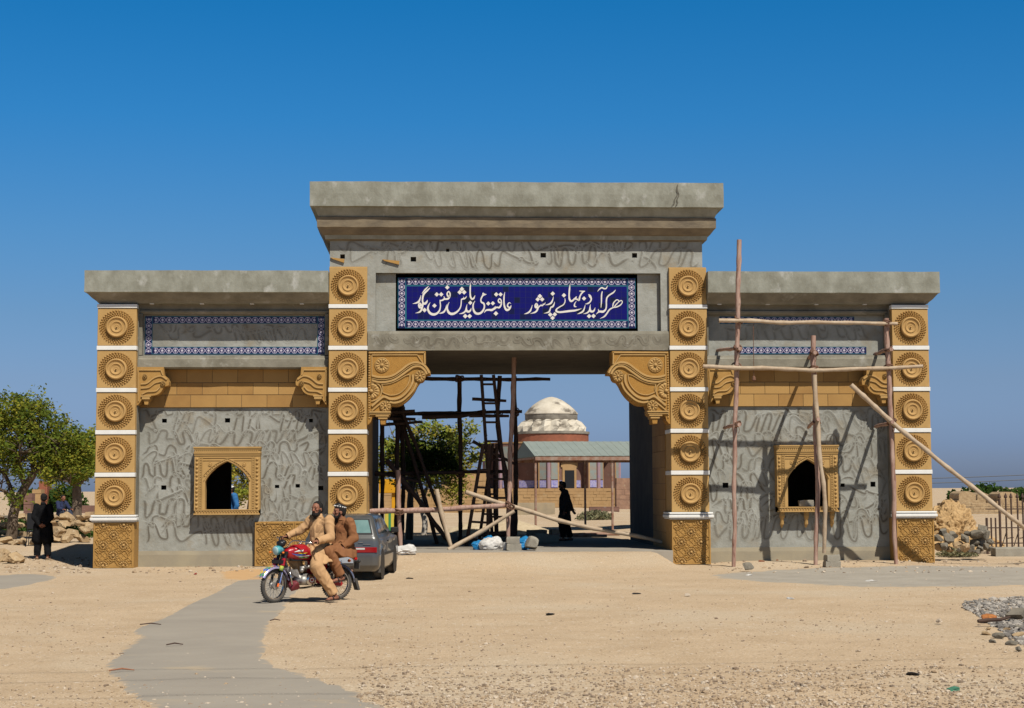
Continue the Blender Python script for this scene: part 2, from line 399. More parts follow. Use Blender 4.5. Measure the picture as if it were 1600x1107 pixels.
def plinth_mesh(wd, ht, ang=0):
    mb = MB(); h = .05; rd = random.Random(3)
    mb.box(-wd/2, wd/2, -h, 0, 0, ht, 0, bev=.006)
    g = .024; y = -h
    mb.box(-wd/2+.012, wd/2-.012, y-g, y, ht-.05, ht-.012, 1); mb.box(-wd/2+.012, wd/2-.012, y-g, y, .012, .05, 1)
    mb.box(-wd/2+.012, -wd/2+.04, y-g, y, .05, ht-.05, 1); mb.box(wd/2-.04, wd/2-.012, y-g, y, .05, ht-.05, 1)
    p = .5; ros = []
    nx = max(1, round(wd/p)); px = wd/nx; pz = .5
    k = 0; zz = ht*.5-1.0
    while zz < ht+.3:
        for i in range(-1, nx+1):
            x = -wd/2+px*(i+.5)+(px/2 if k%2 else 0)
            ros.append((x, zz))
        zz += pz*.5; k += 1
    x0,x1,z0,z1 = -wd/2+.045, wd/2-.045, .055, ht-.055
    def strip(a, b, w_, hh):
        a = Vector((a[0],0,a[1])); b = Vector((b[0],0,b[1])); n = 14
        t = (b-a).normalized(); nn = Vector((-t.z,0,t.x))*w_
        run = []
        for i in range(n+1):
            q = a+(b-a)*i/n
            if x0<=q.x<=x1 and z0<=q.z<=z1: run.append(q)
        if len(run)>1:
            a_, b_ = run[0], run[-1]
            vs = [a_-nn, a_+nn, b_+nn, b_-nn]
            vs = [(v.x,y-.0005,v.z) for v in vs]+[(v.x*.5+c.x*.5,y-hh,v.z*.5+c.z*.5) for v,c in zip(vs and [a_-nn,a_+nn,b_+nn,b_-nn],(a_,a_,b_,b_))]
            mb.add(vs, [(4,5,6,7),(0,1,5,4),(1,2,6,5),(2,3,7,6),(3,0,4,7)], 1)
    for q_ in range(-14,30):
        c_ = q_*.125; strip((-wd/2-.2+c_-0.0,-.1),(-wd/2-.2+c_+1.6,1.5),.008,.012); strip((-wd/2+c_+1.4,-.1),(-wd/2+c_-.2,1.5),.008,.013)
    for (x,z) in ros:
        for sx in (-1,1):
            for sz in (-1,1):
                c = (x+sx*px*.25, z+sz*pz*.25)
                d = .058                                        # small lozenge between the rosettes
                if x0+d<c[0]<x1-d and z0+d<c[1]<z1-d and sx==1:
                    vs = [(c[0]-d,y,c[1]),(c[0],y,c[1]-d),(c[0]+d,y,c[1]),(c[0],y,c[1]+d),(c[0],y-.03,c[1])]
                    mb.add(vs, [(0,1,4),(1,2,4),(2,3,4),(3,0,4)], 1)
        for j in range(8):
            an = math.pi/4*j+math.pi/8; a2 = an+math.pi/4; r = .140
            strip((x+r*math.cos(an), z+r*math.sin(an)), (x+r*math.cos(a2), z+r*math.sin(a2)), .012, .022)
            if j%2==0: strip((x+r*math.cos(an), z+r*math.sin(an)), (x+.25*math.cos(an+.02), z+.25*math.sin(an+.02)), .011, .020)
        if x0<x<x1 and z0-.05<z<z1+.05:
            for j in range(12):
                an = math.pi/6*j
                def Q(r,t,d): return (x+math.cos(an)*r-math.sin(an)*t, y-d, min(z1+.03,max(z0-.03,z+math.sin(an)*r+math.cos(an)*t)))
                mb.add([Q(.03,0,.001),Q(.085,.026,.001),Q(.12,0,.001),Q(.085,-.026,.001),Q(.08,0,.046)],[(0,1,4),(1,2,4),(2,3,4),(3,0,4)],2)
            if z0<z<z1: mb.lathe([(.034,0),(.03,.035),(.012,.05)], (x,y,z), n=10, m=2)
    return mb
_t = plinth_mesh(.955, 1.13).build('carved_plinth_tile', [m_ochre2, m_ochre2, m_disc]); ME_PL = _t.data; bpy.data.objects.remove(_t)
_t = plinth_mesh(1.0, 1.12).build('carved_plinth_tile', [m_ochre2, m_ochre2, m_disc]); ME_PL2 = _t.data; bpy.data.objects.remove(_t)

def part(name, me, parent, loc):
    o = bpy.data.objects.new(name, me); COL.objects.link(o); o.parent = parent; o.location = loc; return o

for xc, wd, centre in ((-10.045,.98,0),(-4.29,.97,1),(4.325,.97,1),(10.03,.95,0)):
    mb = MB(); hw = wd/2-.008; top = 7.53 if centre else 6.50; dep = .98 if centre else .93
    mb.box(-hw, hw, .062, dep, -.3, top, 0)
    if not centre: mb.box(-hw-.012, hw+.012, .20, dep+.004, -.3, 6.6, 1)
    pil = mb.build('pillar', [m_ochre, m_plaster2], gate, loc=(xc,0,0))
    zt = [(1.315,2.245),(2.36,3.30),(3.415,4.35),(4.465,5.405),(5.52,6.46)]+([(6.57,7.51)] if centre else [])
    for a,b in zt:
        o = part('carved_tile', ME_MED, pil, (0,.062,a)); o.scale = (wd/.97, 1, (b-a)/.94)
    for (a,b) in ZB+[(6.465,6.565)]+([] if centre else []):
        mb = MB(); mb.box(-wd/2-.006, wd/2+.006, -.022, (dep+.006 if centre else .195), a, b, 0, bev=.008); mb.build('white_band', m_white, pil)
    mb = MB(); e_ = .085; y1 = dep+.03 if centre else .195
    for (z0,z1,o_) in ((1.135,1.17,.05),(1.17,1.245,e_),(1.245,1.262,.035),(1.262,1.31,.07)):
        mb.box(-wd/2-o_, wd/2+o_, -.03-o_, y1, z0, z1, 0, bev=.012)
    mb.build('base_moulding', m_white, pil)
    o = part('carved_plinth_tile', ME_PL, pil, (0,.03,0.0)); o.scale = ((wd+.02)/.955,1,1)
    mb = MB(); mb.box(-wd/2-.012, wd/2+.012, .031, dep+.01, -.3, 1.134, 0); mb.build('plinth_block', m_ochre2, pil)

# --- central mass over the passage
mb = MB()
rec = (-3.60, 3.64, 5.90, 7.38, .2)
pl_holes = [(-4.50,-4.38,7.62,7.73,.25),(-2.72,-2.58,7.55,7.67,.25),(-1.82,-1.74,7.80,7.88,.25),(.58,.72,7.66,7.78,.25),(2.92,3.05,7.66,7.78,.25)]
cen_holes = [rec]+[(a,b,c+.12,d+.12,e) for a,b,c,d,e in pl_holes]
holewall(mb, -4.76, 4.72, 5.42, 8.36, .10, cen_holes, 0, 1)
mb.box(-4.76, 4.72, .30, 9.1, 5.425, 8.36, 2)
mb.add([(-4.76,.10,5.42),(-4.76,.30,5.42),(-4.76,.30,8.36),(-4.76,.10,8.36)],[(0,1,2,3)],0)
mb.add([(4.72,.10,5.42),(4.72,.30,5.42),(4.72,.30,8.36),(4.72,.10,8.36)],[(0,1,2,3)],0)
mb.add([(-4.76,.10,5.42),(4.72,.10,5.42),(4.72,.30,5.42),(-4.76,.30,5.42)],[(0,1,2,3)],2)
squiggles(mb, -4.72, 4.68, 7.40, 8.28, .10, 5, cen_holes, .50, 0, 1.0, .9)
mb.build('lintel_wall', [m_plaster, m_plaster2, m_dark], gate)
mb = MB()                                                     # ledge under the inscription
rings(mb, [(5.405,-3.80,3.84,.03,.099),(5.83,-3.80,3.84,.045,.099),(5.895,-3.80,3.84,.07,.099)], 0, .2, .007, 2.3)
squiggles(mb, -3.7, 3.7, 5.43, 5.80, .032, 9, (), .34, 0, .9, .7)
mb.build('lintel_ledge', [m_plaster2], gate)
for x0,x1 in ((-3.598,-3.10),(3.07,3.638)):
    mb = MB(); rings(mb, [(5.905,x0,x1,.262,.299),(7.375,x0,x1,.262,.299)], 0, .2, .006, 3); mb.build('recess_panel', [m_plaster], gate)

mb = MB(); wx0, wx1 = -4.76, 4.72; Y1 = 9.2
def cring(z, o, yf): return (z, wx0-o*.89, wx1+o*.89, yf, Y1+o)
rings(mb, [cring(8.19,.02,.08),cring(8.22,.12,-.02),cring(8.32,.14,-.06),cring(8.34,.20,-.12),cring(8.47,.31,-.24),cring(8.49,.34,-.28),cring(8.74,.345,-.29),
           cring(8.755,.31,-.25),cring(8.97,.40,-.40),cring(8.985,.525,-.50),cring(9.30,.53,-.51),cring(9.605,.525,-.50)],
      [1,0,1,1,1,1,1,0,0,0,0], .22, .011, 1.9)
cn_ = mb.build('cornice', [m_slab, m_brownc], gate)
mb = MB(); P_ = cr([(4.02,9.56),(3.99,9.42),(4.01,9.30),(3.94,9.18),(3.93,9.08),(3.86,9.02)],4)
for dx in (0,.02):
    vs = []
    for i,p in enumerate(P_): w__ = .010+.004*i/len(P_)+.006*MN.noise(Vector((i*.7,dx*50,0))); vs += [(p[0]-w__+dx*i*.25,-.528-dx*.02,p[1]),(p[0]+w__+dx*i*.25,-.528-dx*.02,p[1])]
    mb.add(vs,[(2*i,2*i+1,2*i+3,2*i+2) for i in range(len(P_)-1)],0)
mb.build('crack', mat('crack_stain',(.12,.11,.085),None,rough=1), cn_)
for s in (-1,1):
    xa, xb = (3.86, 4.74) if s>0 else (-4.74,-3.83)
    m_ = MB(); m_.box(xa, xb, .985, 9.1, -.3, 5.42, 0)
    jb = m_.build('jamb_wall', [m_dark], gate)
    m_ = MB(); xf = 3.83 if s>0 else -3.80; rd = random.Random(s+4)
    for k in range(12):
        z0 = .36+k*.42; off = .0 if k%2 else .45
        y = 1.0
        while y < 3.5:
            y2 = min(3.5, y+(.9 if y>1.0 else .9-off)); 
            if y2-y>.02: m_.box(min(xf,xf+s*.028), max(xf,xf+s*.028), y+.004, y2-.004, z0+.004, min(5.40,z0+.416), 0, a=rd.random()*.6)
            y = y2
    m_.build('jamb_tile_cladding', m_brick, jb)

# --- inscription panel
sign = MB(); SX0,SX1,SZ0,SZ1,SY = -3.045,3.015,5.985,7.275,.235
sign.box(SX0,SX1,SY,.2985,SZ0,SZ1,0)
BW = .20
sg = sign.build('inscription_panel', [m_turq], gate)
mb = MB(); rd = random.Random(12); n1 = 39; n2 = 6
ix0,ix1,iz0,iz1 = SX0+BW+.02,SX1-BW-.02,SZ0+BW+.02,SZ1-BW-.02
mb.box(ix0,ix1,SY-.004,SY-.0005,iz0,iz1,1)
tw = (ix1-ix0)/n1; th = (iz1-iz0)/n2
for i in range(n1):
    for k in range(n2):
        a = (0.0 if rd.random()<.8 else rd.uniform(.25,.9))*.9+rd.uniform(0,.2)
        mb.add([(ix0+i*tw+.003,SY-.006,iz0+k*th+.003),(ix0+(i+1)*tw-.003,SY-.006,iz0+k*th+.003),(ix0+(i+1)*tw-.003,SY-.006,iz0+(k+1)*th-.003),(ix0+i*tw+.003,SY-.006,iz0+(k+1)*th-.003)],[(0,1,2,3)],0,a)
mb.build('blue_tile_field', [m_tile, m_grout], sg)

def border(mb, x0, z0, x1, z1, y, bw):                        # flower and cross tiles along one straight strip
    hor = abs(x1-x0) > abs(z1-z0); L_ = abs(x1-x0) if hor else abs(z1-z0); n = max(1, round(L_/.165)); st = L_/n
    if hor: mb.box(x0,x1,y,y+.004,z0,z0+bw,0)
    else: mb.box(x0,x0+bw,y,y+.004,z0,z1,0)
    def P(u, v, d): return (x0+u, y-d, z0+v) if hor else (x0+v, y-d, z0+u)
    e = .014
    for (v0,v1) in ((.002,e),(bw-e,bw-.002)):
        mb.add([P(0,v0,.001),P(L_,v0,.001),P(L_,v1,.001),P(0,v1,.001)],[(0,1,2,3)],1)
    mid = bw/2; lo, hi = e+.012, bw-e-.012
    for i in range(n):
        u = (i+.5)*st; r = .036; 
        mb.add([P(u+r*math.cos(k*math.pi/4+.39)*(1.1 if k%2 else .9), mid+r*math.sin(k*math.pi/4+.39)*(1.1 if k%2 else .9),.003) for k in range(8)],[tuple(range(8))],2)
        mb.add([P(u+.014*math.cos(k*math.pi/3), mid+.014*math.sin(k*math.pi/3),.0035) for k in range(6)],[tuple(range(6))],3)
        c = u+st/2
        if i < n-1:
            for s in (-1,1):
                w_ = .011; d = .002+.0003*(s+1)
                mb.add([P(c-.055*s-w_,lo,d),P(c-.055*s+w_,lo,d),P(c+.055*s+w_,hi,d),P(c+.055*s-w_,hi,d)],[(0,1,2,3)],2)
        for v,s in ((lo,1),(hi,-1)):
            mb.add([P(u-.045,v-.004*s,.0015),P(u+.045,v-.004*s,.0015),P(u,v+.030*s,.0015)],[(0,1,2)],2)
BM = [m_navy, m_turq, m_lilac, m_cream]
mb = MB()
border(mb, SX0+BW, SZ0, SX1-BW, SZ0, SY-.005, BW); border(mb, SX0+BW, SZ1-BW, SX1-BW, SZ1-BW, SY-.005, BW)
border(mb, SX0, SZ0, SX0, SZ1, SY-.005, BW); border(mb, SX1-BW, SZ0, SX1-BW, SZ1, SY-.005, BW)
mb.build('tile_border', BM, sg)

# the verse, brush stroke by brush stroke: (zoom origin, [(x, y, pen width)...]) in survey units of 1/12.58 px
Q1,Q2,Q3,Q4 = 620,710,800,890
ST = [
 (Q1,[(628,243,8),(560,312,40),(495,392,12)]),
 (Q1,[(652,278,16),(600,332,42),(532,400,50),(508,480,46),(510,560,40),(548,592,56),(585,560,50),(604,515,8)]),
 (Q1,[(515,560,40),(510,620,44),(488,700,46),(450,752,40),(366,776,6)]),
 (Q1,[(492,630,44),(450,580,40),(430,625,36),(450,668,44),(495,660,50)]),
 (Q1,[(450,615,60),(475,635,70)]),
 (Q1,[(474,422,8),(458,490,30),(432,548,50),(378,577,36),(310,592,5)]),
 (Q1,[(657,566,8),(622,630,34),(612,700,48),(650,772,62),(720,802,64),(790,780,52),(840,720,38),(858,640,30),(852,560,28),(850,512,14)]),
 (Q1,[(842,535,26),(895,522,38),(935,492,36),(925,440,8)]),
 (Q1,[(915,500,36),(965,500,42),(1010,490,50),(1042,445,36),(1046,390,32),(1018,352,34),(988,395,34),(1005,440,44),(1035,455,40)]),
 (Q1,[(978,608,8),(962,682,28),(930,745,46),(880,772,36),(826,780,6)]),
 (Q1,[(1032,556,8),(998,630,32),(992,700,48),(1030,772,62),(1090,792,64),(1162,765,52),(1222,710,38),(1257,640,30),(1267,560,28),(1268,500,20)]),
 (Q2,[(130,512,30),(165,496,38),(195,492,36),(225,470,26),(241,438,6)]), (Q2,[(185,490,28),(180,455,6)]),
 (Q2,[(321,192,8),(312,260,34),(310,380,36),(318,458,44),(348,500,46),(382,480,42),(407,426,6)]),
 (Q2,[(250,603,8),(238,652,26),(235,722,60),(280,748,54),(316,720,38),(331,673,6)]),
 (Q2,[(242,690,36),(202,752,42),(150,780,32),(92,790,5)]),
 (Q2,[(405,536,8),(370,602,34),(370,690,44),(402,762,58),(455,788,58),(520,770,54),(570,712,46),(590,640,38),(574,585,46),(532,560,40),(520,510,32),(545,450,38),(578,412,48),(632,408,8)]),
 (Q2,[(560,375,20),(575,405,70),(615,412,20)]),
 (Q2,[(582,772,6),(622,722,40),(680,712,52),(740,714,58),(788,672,34),(812,638,8)]),
 (Q2,[(775,700,46),(830,662,36),(880,666,46),(918,610,38),(922,535,32),(890,492,30),(862,530,32),(880,565,40),(915,570,36)]),
 (Q2,[(991,362,8),(976,450,34),(974,560,36),(986,650,46),(1022,712,58),(1070,702,52),(1102,660,36),(1117,618,6)]),
 (Q2,[(1112,588,8),(1078,572,26),(1050,600,30),(1046,642,38),(1078,662,34),(1105,655,20)]),
 (Q3,[(399,615,8),(380,682,28),(350,742,46),(298,777,36),(237,794,5)]),
 (Q3,[(508,640,40),(480,590,40),(452,630,36),(468,668,40),(508,665,46),(490,722,44),(448,760,40),(358,787,5)]),
 (Q3,[(480,625,56),(492,645,56)]),
 (Q3,[(495,680,40),(540,642,32),(566,622,28),(592,628,34),(620,604,28),(637,598,26),(657,566,5)]),
 (Q3,[(575,620,24),(572,598,5)]), (Q3,[(612,610,24),(610,585,5)]),
 (Q3,[(814,448,8),(800,512,28),(770,572,46),(720,602,34),(655,616,5)]),
 (Q3,[(840,553,8),(826,600,28),(802,645,46),(765,662,36),(752,692,34),(730,747,42),(690,767,30),(625,780,5)]),
 (Q3,[(1040,485,14),(1042,550,26),(1010,610,28),(940,652,30),(882,692,36),(870,735,50),(930,757,48),(1030,748,52),(1130,735,54),(1230,725,48),(1302,708,32),(1368,684,5)]),
 (Q3,[(1140,206,8),(1130,300,40),(1122,420,38),(1130,500,48),(1162,542,50),(1212,512,38),(1255,455,12)]),
 (Q4,[(80,500,30),(120,478,34),(140,445,8)]),
 (Q4,[(100,495,34),(150,505,38),(182,520,46),(205,440,36),(250,372,36),(306,343,6)]),
 (Q4,[(192,340,16),(250,346,28),(300,343,16)]),
 (Q4,[(133,538,8),(100,590,26),(96,640,38),(135,652,14)]),
 (Q4,[(372,405,14),(398,440,62),(425,500,38),(400,556,36),(360,585,36),(302,600,5)]),
 (Q4,[(307,613,8),(290,682,28),(260,742,46),(210,772,34),(150,794,5)]),
 (Q4,[(411,603,8),(402,652,26),(402,722,58),(445,746,52),(482,720,38),(502,666,6)]),
 (Q4,[(410,692,34),(368,752,42),(325,777,30),(265,792,5)]),
 (Q4,[(642,348,22),(628,420,36),(625,550,30),(616,668,14)]),
 (Q4,[(747,235,8),(720,288,30),(682,296,36),(632,277,36),(590,302,30),(545,352,5)]),
 (Q4,[(905,316,10),(860,370,36),(780,422,36),(735,472,38),(722,540,36),(722,632,34),(708,702,38),(658,747,58),(600,745,52),(558,762,30),(517,803,5)]),
 (Q4,[(575,740,40),(562,695,8)]),
 (Q4,[(597,883,5),(682,842,36),(732,782,38),(780,712,36),(850,668,30),(930,652,32),(1002,612,30),(1036,558,22),(1010,528,26),(960,560,22),(905,615,26),(878,652,28)]),
 (Q4,[(845,650,26),(862,580,30),(900,532,28),(935,514,26),(970,540,24),(935,585,22),(885,640,26)]),
]
DOTS = [(Q1,545,715,46),(Q1,785,408,44),(Q1,873,408,44),(Q1,992,270,44),(Q1,740,630,44),(Q2,147,303,46),(Q2,105,365,46),(Q2,192,365,46),(Q2,312,573,42),(Q2,213,835,46),(Q2,300,835,46),
 (Q2,665,587,42),(Q2,755,583,42),(Q2,822,408,44),(Q2,907,408,42),(Q2,815,783,46),(Q3,547,443,46),(Q3,505,505,44),(Q3,592,505,44),(Q3,800,393,44),(Q3,752,805,44),(Q3,840,800,44),(Q3,797,870,44),
 (Q3,1020,425,44),(Q4,283,488,42),(Q4,382,835,44),(Q4,470,832,44)]
mb = MB(); yl = SY-.0085
def spt(q, x, y_): p = at(q+x/12.58, 428+y_/12.58, SY); return p.x, p.z
SU = (at(712.58,470,SY).x-at(700,470,SY).x)/12.58/12.58*12.58
for i,(q,pts) in enumerate(ST):
    pp = cr(pts, 6); yy = yl-.00004*i; vs = []; fs = []; n = len(pp)
    wp = [spt(q,p[0],p[1]) for p in pp]
    for k in range(n):
        a = wp[max(k-1,0)]; b = wp[min(k+1,n-1)]; t = Vector((b[0]-a[0],0,b[1]-a[1]))
        t = t.normalized() if t.length>1e-9 else Vector((1,0,0)); nn = Vector((-t.z,0,t.x))*max(2,pp[k][2])*SU/12.58*.37
        nn *= 12.58/1.0/12.58*1.0
        vs += [(wp[k][0]+nn.x,yy,wp[k][1]+nn.z),(wp[k][0]-nn.x,yy,wp[k][1]-nn.z)]
    fs = [(2*k,2*k+1,2*k+3,2*k+2) for k in range(n-1)]
    mb.add(vs, fs, 0)
for i,(q,x,y_,s) in enumerate(DOTS):
    yy = yl-.0025-.00004*i
    mb.add([(*spt(q,x-s,y_+2),)[:1]+(yy,)+spt(q,x-s,y_+2)[1:], (spt(q,x,y_+s)[0],yy,spt(q,x,y_+s)[1]), (spt(q,x+s,y_)[0],yy,spt(q,x+s,y_)[1]), (spt(q,x,y_-s)[0],yy,spt(q,x,y_-s)[1])],[(0,1,2,3)],0)
mb.build('lettering', m_cream, sg)

# --- large brackets under the lintel
def zb(x,y_): p = at(570+x/8.517, 540+y_/8.517, .0); return p.x-.0, p.z
BO = cr([(735,490),(700,540),(660,620),(590,710),(500,780),(430,806),(352,805)],4)
B_out = [zb(*q) for q in [(52,85),(812,80),(812,262),(850,310),(872,350),(878,390),(815,396),(806,420),(795,455),(772,480)]+[tuple(q) for q in BO]+[(346,830),(335,866),(335,925),(300,950),(280,985),(274,1050),(212,1050),(205,985),(140,930),(100,948),(85,1010),(55,1048),(34,1058)]]
def rosette(mb, c, r, y, n=10, m=1, a0=0, a1=2*math.pi):
    mb.lathe([(r,0),(r,.012),(r*.92,.03),(r*.86,.012),(r*.3,.012)], (c[0],y,c[1]), n=28, m=m) if a1-a0>6 else None
    for j in range(n):
        an = a0+(a1-a0)*(j+.5)/n; ca,sa = math.cos(an),math.sin(an); hw = r*.25
        def Q(rr,t,d): return (c[0]+ca*rr-sa*t, y-d, c[1]+sa*rr+ca*t)
        vs = [Q(r*.2,0,.012),Q(r*.55,hw*.7,.014),Q(r*.8,hw,.016),Q(r*.93,0,.014),Q(r*.8,-hw,.016),Q(r*.55,-hw*.7,.014),Q(r*.7,0,.055)]
        mb.add(vs,[(k,(k+1)%6,6) for k in range(6)],m)
    mb.lathe([(r*.22,.0),(r*.2,.05),(r*.08,.07)], (c[0],y,c[1]), n=12, m=m)
def rib(mb, pts, wd, y, h, m=0, closed=False):
    P = [Vector((p[0],0,p[1])) for p in pts]; n = len(P); vs = []
    for k,p in enumerate(P):
        t = (P[(k+1)%n]-P[k-1]) if closed else (P[min(k+1,n-1)]-P[max(k-1,0)]); t.normalize(); nn = Vector((-t.z,0,t.x))*wd/2
        for u,hh in ((-1,.001),(-.7,h),(.7,h),(1,.001)):
            vs.append((p.x+nn.x*u, y-hh, p.z+nn.z*u))
    kk = n if closed else n-1
    mb.add(vs,[(k*4+j,k*4+j+1,((k+1)%n)*4+j+1,((k+1)%n)*4+j) for k in range(kk) for j in range(3)],m)
mb = MB(); yb = -.03
mb.prism(B_out, yb, .60, 0, 0)
S = 1/8.517/62.6*1.02
rl = lambda pts, w_, h=.028, n=5: rib(mb, [zb(*q[:2]) for q in cr(pts,n)], w_*S*1.0, yb, h, 1)
rl([(95,130),(400,128),(700,128)],16,n=2); rl([(700,128),(740,190),(795,270)],16); rl([(95,410),(95,270),(95,130)],14,n=2)
rl([(60,100),(400,98),(800,96)],22,.035,2); rl([(795,96),(796,180),(800,255)],22,.035,2)
rl([(95,405),(180,425),(280,425),(380,400),(480,335),(570,265),(650,232),(740,240),(810,290),(860,372)],30,.04)
rl([(95,465),(190,490),(300,485),(400,455),(500,390),(590,325),(660,285),(740,285),(800,335),(825,385)],34,.045)
rl([(95,440),(190,458),(290,455),(390,428),(490,362),(580,295),(655,258),(740,262)],12,.055)
rl([(230,520),(330,508),(430,470),(540,405),(600,390)],14)
rl([(600,390),(590,480),(545,565),(460,640),(360,665),(290,650),(235,625)],14)
rl([(235,625),(240,570),(225,515)],14)
rl([(640,390),(640,480),(600,570),(520,660),(430,710),(340,715),(255,685),(180,735),(95,810)],34,.045)
rl([(690,500),(650,590),(580,670),(490,740),(400,765),(330,755)],30,.05)
rl([(95,870),(180,800),(240,755)],22,.035)
rl([(85,490),(150,500),(205,545),(222,610),(205,680),(150,725),(88,745)],18,.03)
for k in range(26): 
    q = zb(62, 140+k*33); mb.lathe([(.024,0),(.02,.02),(.008,.028)], (q[0],yb,q[1]), n=6, m=1)
def rz(x,y_,r,n=10,**k): q = zb(x,y_); rosette(mb, q, r*S, yb-.02 if r<80 else yb, n, 1, **k)
rz(230,265,100,12); rz(735,412,74,9); rz(275,812,72,9)
q = zb(88,610); rosette(mb, q, 115*S, yb, 7, 1, -math.pi/2, math.pi/2)
for (x0,x1,y0,y1,d) in ((60,345,878,898,.06),(60,338,905,922,.04),(145,320,930,948,.05),(180,300,955,980,.03)):
    a,b = zb(x0,y1),zb(x1,y0); mb.box(a[0],b[0],yb-d,.55,a[1],b[1],1)
mb.add([], [])
bkt = mb.build('bracket', [mat('stippled_ochre_stone', (.42,.22,.05),(.37,.185,.04),5,.85,.9,95,bdist=.02), m_ochre], gate)
b2 = copy(bkt, gate); me2 = bkt.data.copy(); b2.data = me2
XO = .035
for v in me2.vertices: v.co.x = -v.co.x+XO
me2.flip_normals()

# --- wings
for s in (-1,1):
    X = (lambda a,b: (a,b)) if s>0 else (lambda a,b: (-b,-a))
    x0,x1 = X(WX0, WX1)
    wn = (-8.13,-6.50) if s<0 else (6.60,8.17)
    win = (wn[0]+.16, wn[1]-.16, 1.40, 2.72, None)
    if s<0: ph = [(-9.0,-8.88,3.62,3.72,.3),(-7.42,-7.29,3.62,3.73,.3),(-9.0,-8.87,1.93,2.04,.3),(-5.63,-5.52,1.97,2.06,.3),(-5.06,-4.93,1.90,2.01,.3),(-6.15,-6.04,1.96,2.04,.3),(-5.3,-5.2,3.62,3.71,.3)]
    else: ph = [(5.25,5.40,1.92,2.05,.3),(8.30,8.41,1.93,2.02,.3),(9.08,9.21,1.93,2.06,.3)]
    hs = [win]+ph
    mb = MB(); holewall(mb, x0, x1, -.3, 4.0, .62, hs, 0, 1, thick=.3)
    squiggles(mb, x0, x1, .42, 3.98, .62, 21+s, hs, .52, 0, 1.15)
    sk = MB(); zz = .40
    bw = mb.build('bay_wall', [m_plaster, m_dark], gate)
    mb = MB(); rings(mb, [(-.3,x0,x1,.592,.619),(.30,x0,x1,.592,.619),(.40,x0,x1,.610,.619)], 0, .12, .012, 2.5); mb.build('skirting', m_skirt, bw)
    # room behind
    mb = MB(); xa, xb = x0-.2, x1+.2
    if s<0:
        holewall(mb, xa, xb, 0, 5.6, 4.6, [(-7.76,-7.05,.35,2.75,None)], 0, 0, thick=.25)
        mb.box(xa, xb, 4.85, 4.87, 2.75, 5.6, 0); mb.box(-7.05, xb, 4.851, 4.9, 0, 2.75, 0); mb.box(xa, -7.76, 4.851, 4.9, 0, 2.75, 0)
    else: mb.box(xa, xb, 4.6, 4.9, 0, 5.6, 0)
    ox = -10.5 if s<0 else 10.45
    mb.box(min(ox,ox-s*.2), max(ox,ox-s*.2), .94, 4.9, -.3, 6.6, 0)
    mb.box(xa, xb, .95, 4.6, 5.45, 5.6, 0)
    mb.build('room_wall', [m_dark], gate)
    # cladding courses
    mb = MB(); rd = random.Random(s+8); hts = [(4.0,4.315),(4.32,4.625),(4.63,4.97)]
    mb.box(x0, x1, .565, .63, 3.995, 4.98, 1)
    for k,(za,zb_) in enumerate(hts):
        x = x0-(0,.35,.1)[k]
        while x < x1:
            L_ = .64; a,b = max(x,x0), min(x+L_,x1)
            if b-a>.03: mb.box(a+.004,b-.004,.55+rd.uniform(0,.004),.57,za+.004,zb_-.004,0,a=rd.random(),bev=.004)
            x += L_
    mb.build('tile_cladding', [m_brick, m_dark], gate)
    # ledge and panel
    mb = MB(); rings(mb, [(4.965,x0,x1,.27,.63),(5.00,x0,x1,.225,.63),(5.20,x0,x1,.235,.63),(5.235,x0,x1,.27,.63),(5.29,x0,x1,.285,.63),(5.30,x0,x1,.40,.63)], 0, .15, .010, 2.2)
    squiggles(mb, x0+.3, x1-.3, 4.99, 5.2, .224, 40+s, (), .2, 0, .8, .5)
    mb.build('ledge', [m_plaster2], gate)
    mb = MB(); mb.box(x0, x1, .52, .63, 5.30, 6.75, 0); squiggles(mb, x0+.4, x1-.4, 5.55, 6.15, .52, 60+s, (), .5, 0, .9, .7)
    mb.build('panel_wall', [m_plaster], gate)
    mb = MB(); rings(mb, [(6.35,x0,x1,.36,.53),(6.40,x0,x1,.31,.53),(6.44,x0,x1,.31,.53),(6.46,x0,x1,.37,.53),(6.62,x0,x1,.33,.53)], 0, .2, .006, 2)
    mb.box(x0,x0+.09,.3,.53,5.31,6.36,0); mb.box(x1-.09,x1,.3,.53,5.31,6.36,0)
    mb.build('panel_frame', [m_plaster2], gate)
    fx0,fx1 = (-9.44,-4.90) if s<0 else (5.22,9.05)
    mb = MB(); B2 = .19
    if s<0:
        border(mb, fx0+B2, 5.345, fx1-B2, 5.345, .505, B2); border(mb, fx0+B2, 6.125, fx1-B2, 6.125, .505, B2)
        border(mb, fx0, 5.345, fx0, 6.315, .505, B2); border(mb, fx1-B2, 5.345, fx1-B2, 6.315, .505, B2)
    else:
        border(mb, 5.70, 5.345, 9.02, 5.345, .505, B2); border(mb, 5.22, 6.125, 8.72, 6.125, .505, B2)
    mb.build('tile_border', BM, gate)
    # cornice
    mb = MB(); xi = 4.805 if s>0 else -4.78
    def wr(z, o, yf):
        a,b = (4.805,10.50+o*.68) if s>0 else (-10.52-o*.83,-4.775); return (z,a,b,yf,5.1)
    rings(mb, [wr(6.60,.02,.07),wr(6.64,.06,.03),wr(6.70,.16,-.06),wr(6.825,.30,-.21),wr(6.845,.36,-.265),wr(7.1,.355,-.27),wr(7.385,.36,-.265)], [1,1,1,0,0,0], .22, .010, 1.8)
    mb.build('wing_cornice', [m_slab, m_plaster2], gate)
    for k in range(4):
        c = x0+.35+k*1.25; mb = MB(); mb.box(c-.05, c+.05, .10, .20, 6.58, 6.598, 0); mb.build('lamp_fitting', m_white, gate)
    # window surround
    mb = MB(); a,b = wn; za,zb2 = 1.30,3.0; yf = .32
